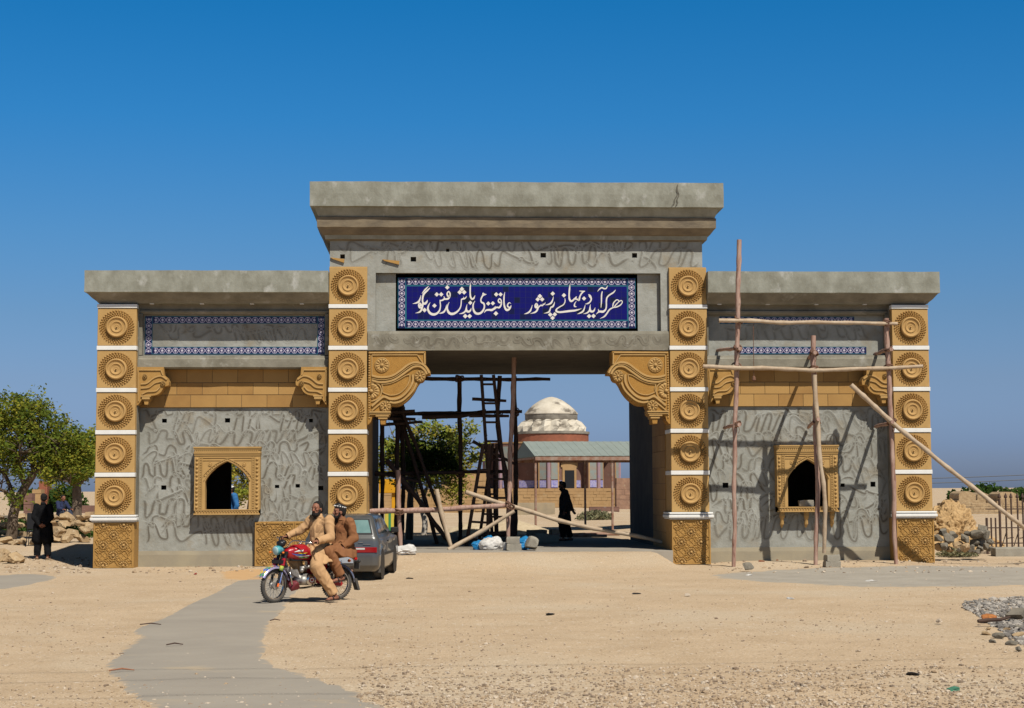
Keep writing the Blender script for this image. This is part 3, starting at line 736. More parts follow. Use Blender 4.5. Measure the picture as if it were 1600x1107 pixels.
    ax0,ax1 = a+.27,b-.27; cx = (a+b)/2; zs = 1.43; spr = 2.13; top = 2.63; hw = (ax1-ax0)/2
    arch = []
    for t in range(0,13):                                     # pointed four-centred arch, right spring to left spring
        u = t/12; xx = hw*(1-u); zz = spr+(top-spr)*(math.sin(u*math.pi/2)**.75*.86+.14*u**3); arch.append((cx+xx,zz))
    arch = arch+[(2*cx-p[0],p[1]) for p in arch[-2::-1]]
    hole = [(ax1,zs)]+arch+[(ax0,zs)]
    oz = 2.84
    def outer(p):
        if p[1]<=spr: return (b,p[1]) if p[0]>cx else (a,p[1])
        u = (p[0]-cx)/hw; ang = (p[1]-spr)/(top-spr)
        if abs(u)>.62: return (b if u>0 else a, spr+(oz-spr)*(1-abs(u))/.38)
        return (cx+u/.62*(b-cx), oz)
    ou = [outer(p) for p in hole]
    n = len(hole); vs = [(p[0],yf,p[1]) for p in hole]+[(p[0],yf,p[1]) for p in ou]+[(p[0],yf+.2,p[1]) for p in hole]
    mb.add(vs,[(i,i+1,i+1+n,i+n) for i in range(n-1)],0); mb.add(vs,[(i,i+1,i+1+2*n,i+2*n) for i in range(n-1)],1)
    mb.box(a,a+.02,yf+.001,.62,za,oz,0); mb.box(b-.02,b,yf+.001,.62,za,oz,0); mb.box(a,b,yf+.001,.62,za,zs,0)
    mb.box(a+.02,ax0-.001,yf+.2,.6,zs,oz,0); mb.box(ax1+.001,b-.02,yf+.2,.6,zs,oz,0)
    for (q0,q1,o_) in ((2.78,2.83,.02),(2.83,2.86,.04),(2.86,2.93,.02),(2.93,2.965,.045),(2.965,3.0,.06)): mb.box(a-o_*.4,b+o_*.4,yf-o_,.6,q0,q1,0)
    k = int((b-a)/.05)
    for i in range(k): mb.box(a+i*.05+.008,a+i*.05+.038,yf-.035,yf-.01,2.87,2.92,1)
    mb.box(a-.008,b+.008,yf-.03,yf+.0005,za,za+.035,0); mb.box(a,b,yf-.02,yf,za+.105,za+.128,0)
    for i in range(int((b-a)/.07)): mb.lathe([(.022,0),(.018,.016),(.006,.022)],(a+.035+i*.07,yf,za+.07),n=6,m=1)
    for sx in (a+.065,b-.065):
        for i in range(14):
            if zs+.05+i*.1<2.75: mb.lathe([(.036,0),(.03,.024),(.008,.034)],(sx,yf,zs+.06+i*.1),n=8,m=1)
    for sx in (a+.125,b-.125,a+.195,b-.195): rib(mb,[(sx,zs),(sx,2.75)],.02,yf,.02,1)
    for sx in (a+.16,b-.16):
        for i in range(22):
            if zs+.03+i*.06<2.74: mb.box(sx-.016,sx+.016,yf-.016,yf,zs+.03+i*.06,zs+.062+i*.06,1)
    rib(mb,[(a+.2,2.73),(b-.2,2.73)],.02,yf,.02,1); rib(mb,[(a+.2,2.66),(b-.2,2.66)],.015,yf,.016,1)
    for off,w_ in ((.028,.022),(.085,.018)):
        rib(mb,[(cx+(p[0]-cx)*(1+off/hw), p[1]+off*.9) for p in arch],w_,yf,.024,1)
    for i in range(1,len(arch)-1):
        p = arch[i]; mb.lathe([(.02,0),(.016,.016),(.006,.02)],(cx+(p[0]-cx)*(1+.056/hw),yf,p[1]+.05),n=6,m=1)
    for sx in (-1,1): mb.lathe([(.05,0),(.045,.02),(.03,.01),(.012,.03)],(cx+sx*(hw*.78),yf,2.56),n=14,m=1)
    ws = mb.build('window_surround', [m_ochre, m_ochre], gate)
    if s>0:
        for bx in (a+.14,cx-.02,b-.14):
            m_ = MB(); m_.tube([(bx,.45,1.30),(bx,.45,1.2),(bx,.47,1.1),(bx,.5,1.0),(bx,.54,.9)],[.06,.07,.045,.055,.015],8,0); m_.build('support_corbel', m_ochre, ws)
    # small brackets
    def zs_(x,y_): p = at(x/3.69, 400+y_/3.69, .2); return p.x, p.z
    so_ = [zs_(*q) for q in [(789,642),(945,642),(948,690),(966,705),(976,728),(974,748),(945,755)]+[tuple(q) for q in cr([(945,757),(930,785),(905,802),(872,808)],3)]+[(866,828),(858,840),(855,858),(835,858),(832,840),(820,828),(800,858),(789,864)]]
    def sbr(flip, dx):
        mb = MB(); f = (lambda p: (p[0],p[1])) if not flip else (lambda p: (-p[0]+dx,p[1]))
        if not flip: f = lambda p: (p[0]+dx,p[1])
        mb.prism([f(p) for p in so_], .16, .515, 0)
        for pts,w_ in (([(805,660),(930,660)],.03),([(800,662),(800,840)],.025),([(815,740),(850,735),(890,705),(930,695),(965,715)],.04),([(815,765),(860,760),(895,735),(935,725)],.03),([(930,660),(940,690)],.025),([(820,800),(850,785),(900,780),(925,757)],.035)):
            rib(mb,[f(zs_(*q)) for q in cr(pts,4)],w_,.16,.03,1)
        for (x,y_,r) in ((838,697,.06),(942,738,.065)): rosette(mb,f(zs_(x,y_)),r,.155,8,1)
        for (x0,x1,y0,y1) in ((815,872,806,814),(822,866,816,828)):
            a,b = f(zs_(x0,y1)),f(zs_(x1,y0)); mb.box(min(a[0],b[0]),max(a[0],b[0]),.12,.5,a[1],b[1],1)
        mb.build('small_bracket', [m_ochre2, m_ochre], gate)
    if s<0: sbr(False, 0); sbr(True, -14.37)
    else: sbr(False, 14.40); sbr(True, .03)

# carved dado beside the left window
for k,x in enumerate((-6.13,-5.14)):
    o = part('carved_plinth_tile', ME_PL2, gate, (x,.50,0.0))
mb = MB(); mb.box(-6.64,-4.79,.505,.595,-.3,1.12,0); mb.build('dado_block', m_ochre2, gate)

# ------------------------------------------------------------------ ground
def sst(a, b, x): t = max(0,min(1,(x-a)/(b-a))); return t*t*(3-2*t)
def gz(x, y):
    r = .34*sst(-4.2,-.1,y)*(1-sst(3.3,4.0,abs(x)))
    back = .34*sst(1.5,12,y)
    side = .10*sst(4.5,6,x)*sst(-2.0,-.3,y)*(1-sst(9.5,10.5,x))*.6
    z = max(r if y<1 else .34*(1-sst(3.3,4.0,abs(x))), back)+side
    far = sst(30,80,y)
    z += (MN.noise(Vector((x*.35,y*.35,0)))*.030+MN.noise(Vector((x*1.3,y*1.3,3)))*.014+MN.noise(Vector((x*4,y*4,7)))*.002)*(1 if y<-.3 or y>9.8 or abs(x)>10.8 else .25)
    return z
def axis(segs):
    o = []
    for a,b,s in segs: o += list(np.arange(a,b,s))
    return o+[segs[-1][1]]
xs = axis([(-3000,-200,400),(-200,-40,16),(-40,-14,1.5),(-14,13,.16),(13,40,1.5),(40,200,16),(200,3000,400)])
ys = axis([(-80,-30,4),(-30,-16,.16),(-16,2,.16),(2,20,.5),(20,130,4),(130,400,40),(400,6000,700)])
mb = MB(); nx = len(xs)
mb.v = [(x,y,gz(x,y)) for y in ys for x in xs]; mb.a = [0]*len(mb.v)
mb.f = [(j*nx+i,j*nx+i+1,(j+1)*nx+i+1,(j+1)*nx+i) for j in range(len(ys)-1) for i in range(nx-1)]; mb.m = [0]*len(mb.f)
m_sand = mat('sandy_soil', (.515,.385,.25), (.435,.315,.195), .9, .95, .8, 16, c3=(.50,.39,.265), s3=.23, k3=.5, bdist=.035, vor=(9,(.30,.20,.12),.10))
nt_ = m_sand.node_tree; N = nt_.nodes; L = nt_.links; b_ = N['Principled BSDF']
src = b_.inputs['Base Color'].links[0].from_socket; tcn = [n for n in N if n.type=='TEX_COORD'][0]
def addspeck(src, scale, th, col, seed):                      # pale and dark grit
    mp = N.new('ShaderNodeMapping'); mp.inputs['Location'].default_value = (seed,seed*2,0); L.new(tcn.outputs['Object'], mp.inputs[0])
    v = N.new('ShaderNodeTexVoronoi'); v.inputs['Scale'].default_value = scale; L.new(mp.outputs[0], v.inputs['Vector'])
    sp_ = N.new('ShaderNodeSeparateColor'); L.new(v.outputs['Color'], sp_.inputs[0])
    lt = N.new('ShaderNodeMath'); lt.operation = 'LESS_THAN'; lt.inputs[1].default_value = .35; L.new(sp_.outputs[0], lt.inputs[0])
    mr = N.new('ShaderNodeMapRange'); mr.inputs[1].default_value = th; mr.inputs[2].default_value = th*.55; L.new(v.outputs['Distance'], mr.inputs[0])
    mu = N.new('ShaderNodeMath'); mu.operation = 'MULTIPLY'; L.new(mr.outputs[0], mu.inputs[0]); L.new(lt.outputs[0], mu.inputs[1])
    x = N.new('ShaderNodeMix'); x.data_type = 'RGBA'; L.new(mu.outputs[0], x.inputs[0]); L.new(src, x.inputs[6]); x.inputs[7].default_value = (*col,1)
    return x.outputs[2]
src = addspeck(src, 6, .22, (.60,.50,.38), 3); src = addspeck(src, 13, .25, (.26,.18,.11), 8); src = addspeck(src, 22, .28, (.66,.55,.42), 5); src = addspeck(src, 3.2, .15, (.34,.24,.15), 15); src = addspeck(src, 38, .35, (.60,.48,.34), 11); src = addspeck(src, 30, .3, (.27,.19,.12), 2)
L.new(src, b_.inputs['Base Color'])
tag(mb.build('ground', m_sand, None, smooth=True), kind='structure')

def sheet(name, outline, material, dz=.006, amp=.12, n=8, cell=.22, feather=.32):          # a patch lying on the ground, with a ragged edge, following its relief
    pts = [onz(px,py,0) for px,py in outline]; P = cr([(p.x,p.y) for p in pts]+[(pts[0].x,pts[0].y)], n)
    P = [(p[0]+MN.noise(Vector((p[0]*1.9,p[1]*1.9,2)))*amp+MN.noise(Vector((p[0]*7,p[1]*7,5)))*amp*.4, p[1]+MN.noise(Vector((p[0]*1.9,p[1]*1.9,9)))*amp+MN.noise(Vector((p[0]*6,p[1]*6,1)))*amp*.5) for p in P[:-1]]
    bm = bmesh.new(); vs = [bm.verts.new((x,y,0)) for x,y in P]; bm.faces.new(vs)
    x0,x1 = min(p[0] for p in P),max(p[0] for p in P); y0,y1 = min(p[1] for p in P),max(p[1] for p in P)
    for k in range(1,int((x1-x0)/cell)): bmesh.ops.bisect_plane(bm, geom=bm.verts[:]+bm.edges[:]+bm.faces[:], plane_co=(x0+k*cell,0,0), plane_no=(1,0,0))
    for k in range(1,int((y1-y0)/cell)): bmesh.ops.bisect_plane(bm, geom=bm.verts[:]+bm.edges[:]+bm.faces[:], plane_co=(0,y0+k*cell,0), plane_no=(0,1,0))
    bmesh.ops.triangulate(bm, faces=bm.faces[:])
    A_ = np.array(P); B_ = np.roll(A_,-1,0); D_ = B_-A_; LL = (D_**2).sum(1)+1e-12; ed = []
    for v in bm.verts:
        q = np.array((v.co.x,v.co.y)); t = np.clip(((q-A_)*D_).sum(1)/LL,0,1); ed.append(1-min(1,float(np.sqrt((((A_+D_*t[:,None])-q)**2).sum(1)).min())/feather))
        v.co.z = gz(v.co.x, v.co.y)+dz-.03*max(0,ed[-1]-.75)*4
    me = bpy.data.meshes.new(name); bm.to_mesh(me); bm.free(); me.materials.append(material)
    ea = me.attributes.new('edge','FLOAT','POINT'); ea.data.foreach_set('value', ed)
    for p in me.polygons: p.use_smooth = True
    o = bpy.data.objects.new(name, me); COL.objects.link(o); return tag(o, kind='structure')
def dusty(m):                                                  # loose sand blown over the edges of a patch
    t = m.node_tree; N = t.nodes; L = t.links; b = N['Principled BSDF']; src = b.inputs['Base Color'].links[0].from_socket
    tc = [n for n in N if n.type=='TEX_COORD'][0]; a = N.new('ShaderNodeAttribute'); a.attribute_name = 'edge'
    n1 = N.new('ShaderNodeTexNoise'); n1.inputs['Scale'].default_value = 3.2; n1.inputs['Detail'].default_value = 9; n1.inputs['Roughness'].default_value = .68; L.new(tc.outputs['Object'], n1.inputs['Vector'])
    ad = N.new('ShaderNodeMath'); ad.operation = 'MULTIPLY_ADD'; ad.inputs[1].default_value = .62; L.new(a.outputs['Fac'], ad.inputs[0]); L.new(n1.outputs['Fac'], ad.inputs[2])
    mr = N.new('ShaderNodeMapRange'); mr.inputs[1].default_value = .80; mr.inputs[2].default_value = .95; L.new(ad.outputs[0], mr.inputs[0])
    x = N.new('ShaderNodeMix'); x.data_type = 'RGBA'; L.new(mr.outputs[0], x.inputs[0]); L.new(src, x.inputs[6]); x.inputs[7].default_value = (.48,.355,.225,1); L.new(x.outputs[2], b.inputs['Base Color']); return m
m_road = mat('dusty_asphalt', (.33,.29,.235), (.285,.25,.205), .8, .92, .3, 25, c3=(.40,.32,.22), s3=.9, k3=.60, stretch=(.8,1.2,1))
dusty(m_road)
sheet('path', [(392,897),(340,913),(296,938),(250,960),(196,984),(203,1000),(168,1022),(150,1050),(172,1078),(215,1105),(290,1190),(900,1290),(1050,1190),(750,1145),(618,1102),(553,1072),(478,1050),(434,1034),(430,1012),(432,985),(446,962),(462,943),(474,915),(455,899)], m_road, .008, .08)
m_gsand = mat('grey_building_sand', (.37,.33,.27), (.30,.265,.215), 1.5, .95, .8, 7, c3=(.40,.35,.28), s3=3, bdist=.04)
dusty(m_gsand)
sheet('sand_spread', [(1085,900),(1140,893),(1250,889),(1400,885),(1600,886),(1720,890),(1720,917),(1600,918),(1480,920),(1350,919),(1220,914),(1130,908)], m_gsand, .006, .25, feather=.9)
sheet('roadside_strip', [(-60,905),(30,897),(95,901),(70,912),(20,922),(-60,928)], m_road, .008, .08)
m_orange = mat('orange_sand', (.54,.345,.175), (.49,.30,.14), 2, .95, .3, 20)
dusty(m_orange)
sheet('sand_spill', [(330,893),(400,888),(480,893),(470,902),(400,907),(345,905)], m_orange, .008, .10, feather=.5)
mb = MB(); rings(mb, [(-.2,-3.82,3.85,-.12,9.6),(.352,-3.82,3.85,-.10,9.6),(.362,-3.82,3.85,-.06,9.6)], 0, .2, .012, 2)
tag(mb.build('floor_slab', mat('dusty_floor', (.33,.29,.235), (.27,.235,.19), 1.2, .95, .3, 15)), kind='structure')

# grit and small pebbles nobody could count
def scatter(name, n, area, rr, mats, seed, dens=None):
    rd = random.Random(seed); mb = MB()
    bm = bmesh.new(); bmesh.ops.create_icosphere(bm, subdivisions=1, radius=1); bv = [v.co.copy() for v in bm.verts]; bf = [tuple(v.index for v in f.verts) for f in bm.faces]; bm.free()
    k = 0
    while k < n:
        x,y = area(rd)
        r = rd.uniform(*rr)**1.0*(1 if rd.random()<.9 else 1.8); c = Vector((x,y,gz(x,y)+r*.25)); s1 = Vector((rd.uniform(.7,1.4),rd.uniform(.6,1.2),rd.uniform(.4,.8)))*r
        Rz = Matrix.Rotation(rd.uniform(0,6.3),3,'Z') @ Matrix.Rotation(rd.uniform(-.5,.5),3,'X')
        mb.add([c+Rz@Vector((v.x*s1.x*rd.uniform(.75,1.2),v.y*s1.y*rd.uniform(.75,1.2),v.z*s1.z*rd.uniform(.75,1.2))) for v in bv], bf, rd.randrange(len(mats))); k += 1
    return tag(mb.build(name, mats), kind='stuff')
m_peb = [mat('pale_pebble',(.50,.41,.31),None,rough=.9), mat('tan_pebble',(.36,.26,.165),None,rough=.9), mat('dark_pebble',(.25,.185,.13),None,rough=.9)]
def a_front(rd):
    while True:
        px,py = rd.uniform(-20,1620), 885+225*rd.random()**.75
        if MN.noise(Vector((px*.006,py*.018,4)))>rd.uniform(-.45,.35) or py>1070:
            if not (200<px<430 and 930<py<1060 and rd.random()<.8): 
                p = onz(px,py,0); return p.x,p.y
o = scatter('pebbles', 4600, a_front, (.005,.015), m_peb, 5); o['label'] = 'small loose pebbles strewn over the sandy forecourt'; o['category'] = 'pebbles'
def a_near(rd):
    px,py = rd.uniform(560,1620), 1115-75*rd.random()**1.5; p = onz(px,py,0); return p.x,p.y
o = scatter('gravel', 5200, a_near, (.007,.018), m_peb, 6); o['label'] = 'coarse pale gravel along the near edge of the forecourt'; o['category'] = 'gravel'
m_grav = [mat('grey_gravel',(.26,.235,.205),None,rough=.9), mat('dark_gravel',(.15,.135,.12),None,rough=.9), mat('pale_gravel',(.38,.34,.29),None,rough=.9)]
def a_heap(rd):
    while True:
        px,py = rd.uniform(1505,1680), rd.uniform(933,1008)
        t = (px-1505)/95
        if 940-8*min(t,1)+MN.noise(Vector((px*.05,1,1)))*4 < py < 950+60*min(t,1)+MN.noise(Vector((px*.06,4,1)))*8:
            p = onz(px,py,0); return p.x,p.y
o = scatter('gravel_heap', 3600, a_heap, (.014,.038), m_grav, 7); o['label'] = 'grey gravel heap spread at the right edge of the forecourt'; o['category'] = 'gravel'
def a_toe(rd):
    px = rd.choice((rd.uniform(-10,140),rd.uniform(210,520),rd.uniform(1100,1600))); py = rd.uniform(876,896); p = onz(px,py,0); return p.x,p.y
o = scatter('rubble_grit', 700, a_toe, (.012,.04), m_peb, 8); o['label'] = 'broken grit and chippings along the foot of the gateway'; o['category'] = 'grit'

# ------------------------------------------------------------------ stones
m_tanrock = mat('tan_limestone', (.46,.335,.19), (.30,.20,.11), 5, .95, .8, 9, c3=(.52,.42,.28), s3=2)
m_greyrock = mat('grey_stone', (.22,.19,.145), (.13,.115,.09), 4, .92, .7, 14, c3=(.32,.275,.21), s3=3)
m_block = mat('cement_block', (.33,.30,.24), (.25,.225,.18), 4, .95, .7, 40)
def stone(c, r, m, seed, label, group=None, name='stone', cut=9, rough=.3, cat='stone'):
    mb = MB(); mb.rock((0,0,0), r, seed, 3, 0, rough, cut)
    o = mb.build(name, m, None, loc=c); return tag(o, label, cat, group)
rd = random.Random(31); gl = 'grey building stones piled beside the right pillar'
for i,(px,py,r) in enumerate([(1467,842,8),(1476,853,8),(1482,841,9),(1494,851,8),(1491,836,7),(1507,856,8),(1507,842,9),(1518,857,8),(1521,847,9),(1532,857,8),(1534,846,8),(1541,855,6),(1466,855,7),(1547,846,6),(1472,832,7),(1528,835,9),(1540,836,8),(1484,858,6),(1512,834,5),(1546,858,5),(1536,826,8),(1499,861,5),(1526,862,5)]):
    Yp = 1.2+rd.uniform(0,.5)+(866-py)*.012; p = at(px,py,Yp); s_ = r/59.5*1.02
    stone(p, (s_*rd.uniform(1.05,1.35),s_*1.05,s_*rd.uniform(.85,1.05)), m_greyrock if rd.random()<.8 else m_tanrock, 100+i, 'rough grey building stone in the pile beside the right pillar', gl)
for i,(px,py,r) in enumerate([(1540,990,9),(1563,994,11),(1580,1004,10),(1598,992,12),(1552,1002,7),(1592,1015,8),(1572,983,8),(1590,980,9),(1610,1005,12),(1545,982,6)]):
    s_ = r/145.; p = onz(px,py+r*.4,0); p.z = s_*.45
    stone(p, (s_*1.4,s_*.9,s_*.6), m_greyrock if i%3 else m_tanrock, 140+i, 'flat broken stone at the foot of the gravel heap', 'broken stones at the foot of the gravel heap')
p = onz(1592,972,0); p.z = .1; stone(p, (.18,.12,.11), m_greyrock, 171, 'largest dark stone lying on the gravel heap')
p = onz(1553,980,0); p.z = .05
mb = MB(); mb.tube([(-.22,0,.03),(-.1,.02,.04),(.1,0,.05),(.24,.04,.08)],[.024,.028,.024,.016],8); tag(mb.build('wood_stick', m_oldwood, None, loc=p), 'dark wooden stick lying across the stones of the gravel heap', 'stick')
p = onz(1545,972,0); mb = MB(); mb.rock((0,0,.05),(.16,.10,.06),8,3,0,.5,0); tag(mb.build('cloth_rag', mat('orange_rag',(.50,.20,.05),(.22,.07,.03),9,.95), None, loc=p), 'crumpled orange and brown rag beside the gravel heap', 'rag')
p = onz(1168,893,0); p.z += .10; stone(p, (.17,.12,.11), m_greyrock, 181, 'grey stone lying in front of the tall left scaffold pole')
p = onz(313,885,0); p.z += .08; stone(p, (.18,.14,.12), m_block, 182, 'rounded grey stone at the foot of the left bay wall', cut=4)
p = onz(1075,933,0); p.z += .03; stone(p, (.07,.05,.04), m_peb[0], 183, 'small white stone alone in the middle of the sand', rough=.3)
p = onz(1468,975,0); p.z += .04; stone(p, (.07,.05,.04), m_peb[0], 184, 'small pale stone on the sand left of the gravel heap', rough=.3)
for i,(px,py) in enumerate(((1215,880),(1190,882))):
    p = onz(px,py,0); p.z += .05; stone(p, (.10,.08,.06), mat('red_brick_bit',(.25,.10,.05),(.18,.07,.035),9), 186+i, 'small broken brick lump at the foot of the right bay', 'brick lumps at the foot of the right bay', 'brick_lump', cat='brick')
def block(px, py, w_, d_, h_, rz, label, y=None, m=m_block, z=None, name='concrete_block', rough=.012, cat='block'):
    mb = MB(); n = 6
    bm = bmesh.new(); bmesh.ops.create_cube(bm, size=1); bmesh.ops.subdivide_edges(bm, edges=bm.edges[:], cuts=5, use_grid_fill=True)
    off = Vector((px*.37,py*.21,1))
    for v in bm.verts:
        q = Vector((v.co.x*w_, v.co.y*d_, v.co.z*h_+h_/2)); ed = sum(abs(c)>.49 for c in v.co)
        v.co = q+MN.noise_vector(q*5+off)*rough*(1+.6*(ed-1))
        if ed==3: v.co -= Vector((q.x,q.y,q.z-h_/2))*.06
    me = bpy.data.meshes.new(name); bm.to_mesh(me); bm.free(); me.materials.append(m)
    o = bpy.data.objects.new(name, me); COL.objects.link(o)
    p = at(px,py,y) if y is not None else onz(px,py,0)
    if z is not None: p.z = z
    o.location = p; o.rotation_euler = (0,0,rz); return tag(o, label, cat)
b0 = onz(1300,884,.05)
block(1300,884,.36,.25,.15,.1,'grey cement block on the ground under the thin leaning pole', z=gz(b0.x,b0.y)-.01, y=b0.y)
block(1300,875,.33,.24,.15,.16,'grey cement block stacked on another under the thin leaning pole', z=gz(b0.x,b0.y)+.14, y=b0.y)
block(1259,790,.36,.22,.16,.05,'grey cement block lying in the right window opening', y=.62, z=1.432)
block(803,866,.37,.26,.17,.05,'lower cement block of the stack at the front of the passage', y=.5, z=.36)
block(802,857,.33,.25,.17,-.06,'upper cement block of the stack at the front of the passage', y=.5, z=.53)
p = at(832,863,.4); p.z = .36+.16; stone(p, (.24,.18,.21), m_block, 190, 'pale rounded lump of cement beside the blue bundle in the passage', cut=6, cat='stone', rough=.12)
for i,(px,w_,h_) in enumerate(((822,.55,.24),(845,.42,.27),(862,.40,.23),(690,.45,.22),(703,.42,.30),(725,.5,.2),(768,.5,.2),(790,.3,.28))):
    y = 6.2+.1*(i%3); block(px,850,w_,.25,h_,.1*(i%3)-.1,'grey cement block left in the shade of the passage floor', y=y, z=.358, m=m_block)['group'] = 'cement blocks in the shade of the passage'
for i,(px,py) in enumerate(((831,834),(845,835),(867,834))):
    block(px,py,.36,.25,.26,.2*i,'dark block on the sand just behind the passage', y=13.5+i*.2, z=.3, m=m_greyrock)['group'] = 'dark blocks behind the passage'
# dry-stone rubble by the left trees
rd = random.Random(77); gl = 'tan rubble stones of the broken walls by the left trees'
def rubble(px0,px1,Y,rows,r0,r1,lab,grp,seed,zb=None,xx=None):
    rd = random.Random(seed); xa = at(px0,800,Y).x; xb = at(px1,800,Y).x
    for k in range(rows):
        x = xa+rd.uniform(0,.2)
        while x < xb:
            r = rd.uniform(r0,r1); y = Y+rd.uniform(-.25,.25)+k*.15
            c = (x, y, (gz(x,y) if zb is None else zb)+r*.45+k*(r0+r1)*.55+rd.uniform(-.05,.05))
            stone(c, (r*1.25,r,r*.72), m_tanrock, seed*100+int(x*37)+k, lab, grp, cut=8, rough=.45); x += r*rd.uniform(1.5,2.1)
rubble(-8,145,17.5,3,.17,.30,'tan rubble stone in the low broken wall behind the standing man','rubble stones of the low wall behind the standing man',3)
rubble(-8,75,9.5,1,.14,.26,'tan rubble stone in the row in front of the left tree','rubble stones in front of the left tree',4)
rubble(60,146,10.5,2,.16,.26,'tan rubble stone in the heap beside the outer left pillar','rubble stones beside the outer left pillar',6)
rubble(-8,40,3.2,1,.16,.3,'low tan boulder at the left edge of the forecourt','boulders at the left edge of the forecourt',5)
mb = MB(); xa = at(-40,815,26).x; xb = at(148,815,26).x
rings(mb,[(-.1,xa,xb,25.6,27.5),(.62,xa,xb,25.6,27.5),(.66,xa,xb,25.5,27.6),(.76,xa,xb,25.5,27.6)],0,.5,.03,1.0)
tag(mb.build('stone_platform', m_tanrock), 'long low stone platform behind the left trees', 'platform')

# weathered rock mound on the right
p0 = at(1487,840,7.0)
bm = bmesh.new(); bmesh.ops.create_icosphere(bm, subdivisions=7, radius=1)
for v in bm.verts:
    c = v.co.copy(); an = math.atan2(c.y,c.x); z = max(c.z,-.15); prof = (1-max(0,z))**.42
    pr = 1.0+.55*(1-sst(0,.45,z)); x = math.cos(an)*prof*pr; y = math.sin(an)*prof*pr
    q = Vector((x*1.0,y*.95,z*1.36)); lay = q.copy(); lay = Matrix.Rotation(.42,3,'Y')@lay
    wz = lay.z*9+1.6*MN.noise(Vector((lay.x*1.6,lay.y*1.6,lay.z*2))); st2 = MN.noise(Vector((lay.x*2.6,lay.y*2.6,wz))); pk = MN.noise(Vector((lay.x*7,lay.y*7,wz*1.3+9)))
    d = .10*MN.noise(Vector((lay.x*1.5,lay.y*1.5,lay.z*2)))+.13*st2-.26*max(0,pk-.08)+.03*MN.noise(Vector((lay.x*16,lay.y*16,lay.z*26)))
    dr = q.normalized() if q.length>0 else Vector((0,0,1)); v.co = q+dr*(d*(1 if z>-.1 else .3))
me = bpy.data.meshes.new('rock_mound'); bm.to_mesh(me); bm.free(); me.materials.append(mat('eroded_ochre_rock',(.50,.335,.165),(.40,.25,.11),2.5,.95,.8,10,c3=(.56,.44,.27),s3=1.6))
o = bpy.data.objects.new('rock_mound', me); COL.objects.link(o); o.location = (p0.x,7.0,gz(p0.x,7)-.05); tag(o,'eroded ochre rock mound standing behind the stone pile on the right','rock')

# ------------------------------------------------------------------ far things
m_pinkbrick = mat('weathered_brick', (.215,.115,.085), (.15,.085,.065), 1.2, .9, .3, 8, c3=(.27,.24,.20), s3=1.8)
m_redbrick = mat('red_brick', (.30,.10,.055), (.22,.08,.045), 2, .9, .3, 9)
m_dome = mat('weathered_lime_plaster', (.60,.54,.44), (.44,.385,.30), 1.2, .95, .6, 5, c3=(.16,.135,.105), s3=.75, k3=.53, stretch=(1,1,1.8))
m_domedark = mat('blackened_plaster', (.16,.14,.115), (.30,.27,.22), 1.3, .95)
m_teal = mat('teal_glazed_brick', (.20,.255,.24), (.27,.21,.165), 2.6, .8)
m_bluet = mat('blue_white_tile', (.14,.13,.42), (.42,.40,.50), 7, .5)
m_terr = mat('ochre_masonry', (.40,.255,.12), (.33,.20,.09), 1.1, .95, .6, 6, c3=(.42,.30,.165), s3=.8)
TY = 100.0; tc_ = at(862,765,TY); TB = at(862,763.5,TY-5.6).z
tomb = thing('domed_tomb','old octagonal brick tomb with ribbed pale dome and blue tile dado, seen through the passage','tomb',(tc_.x,TY,0))
Ri = 5.35; HW = Ri*math.tan(math.pi/8); ZR = 5.72
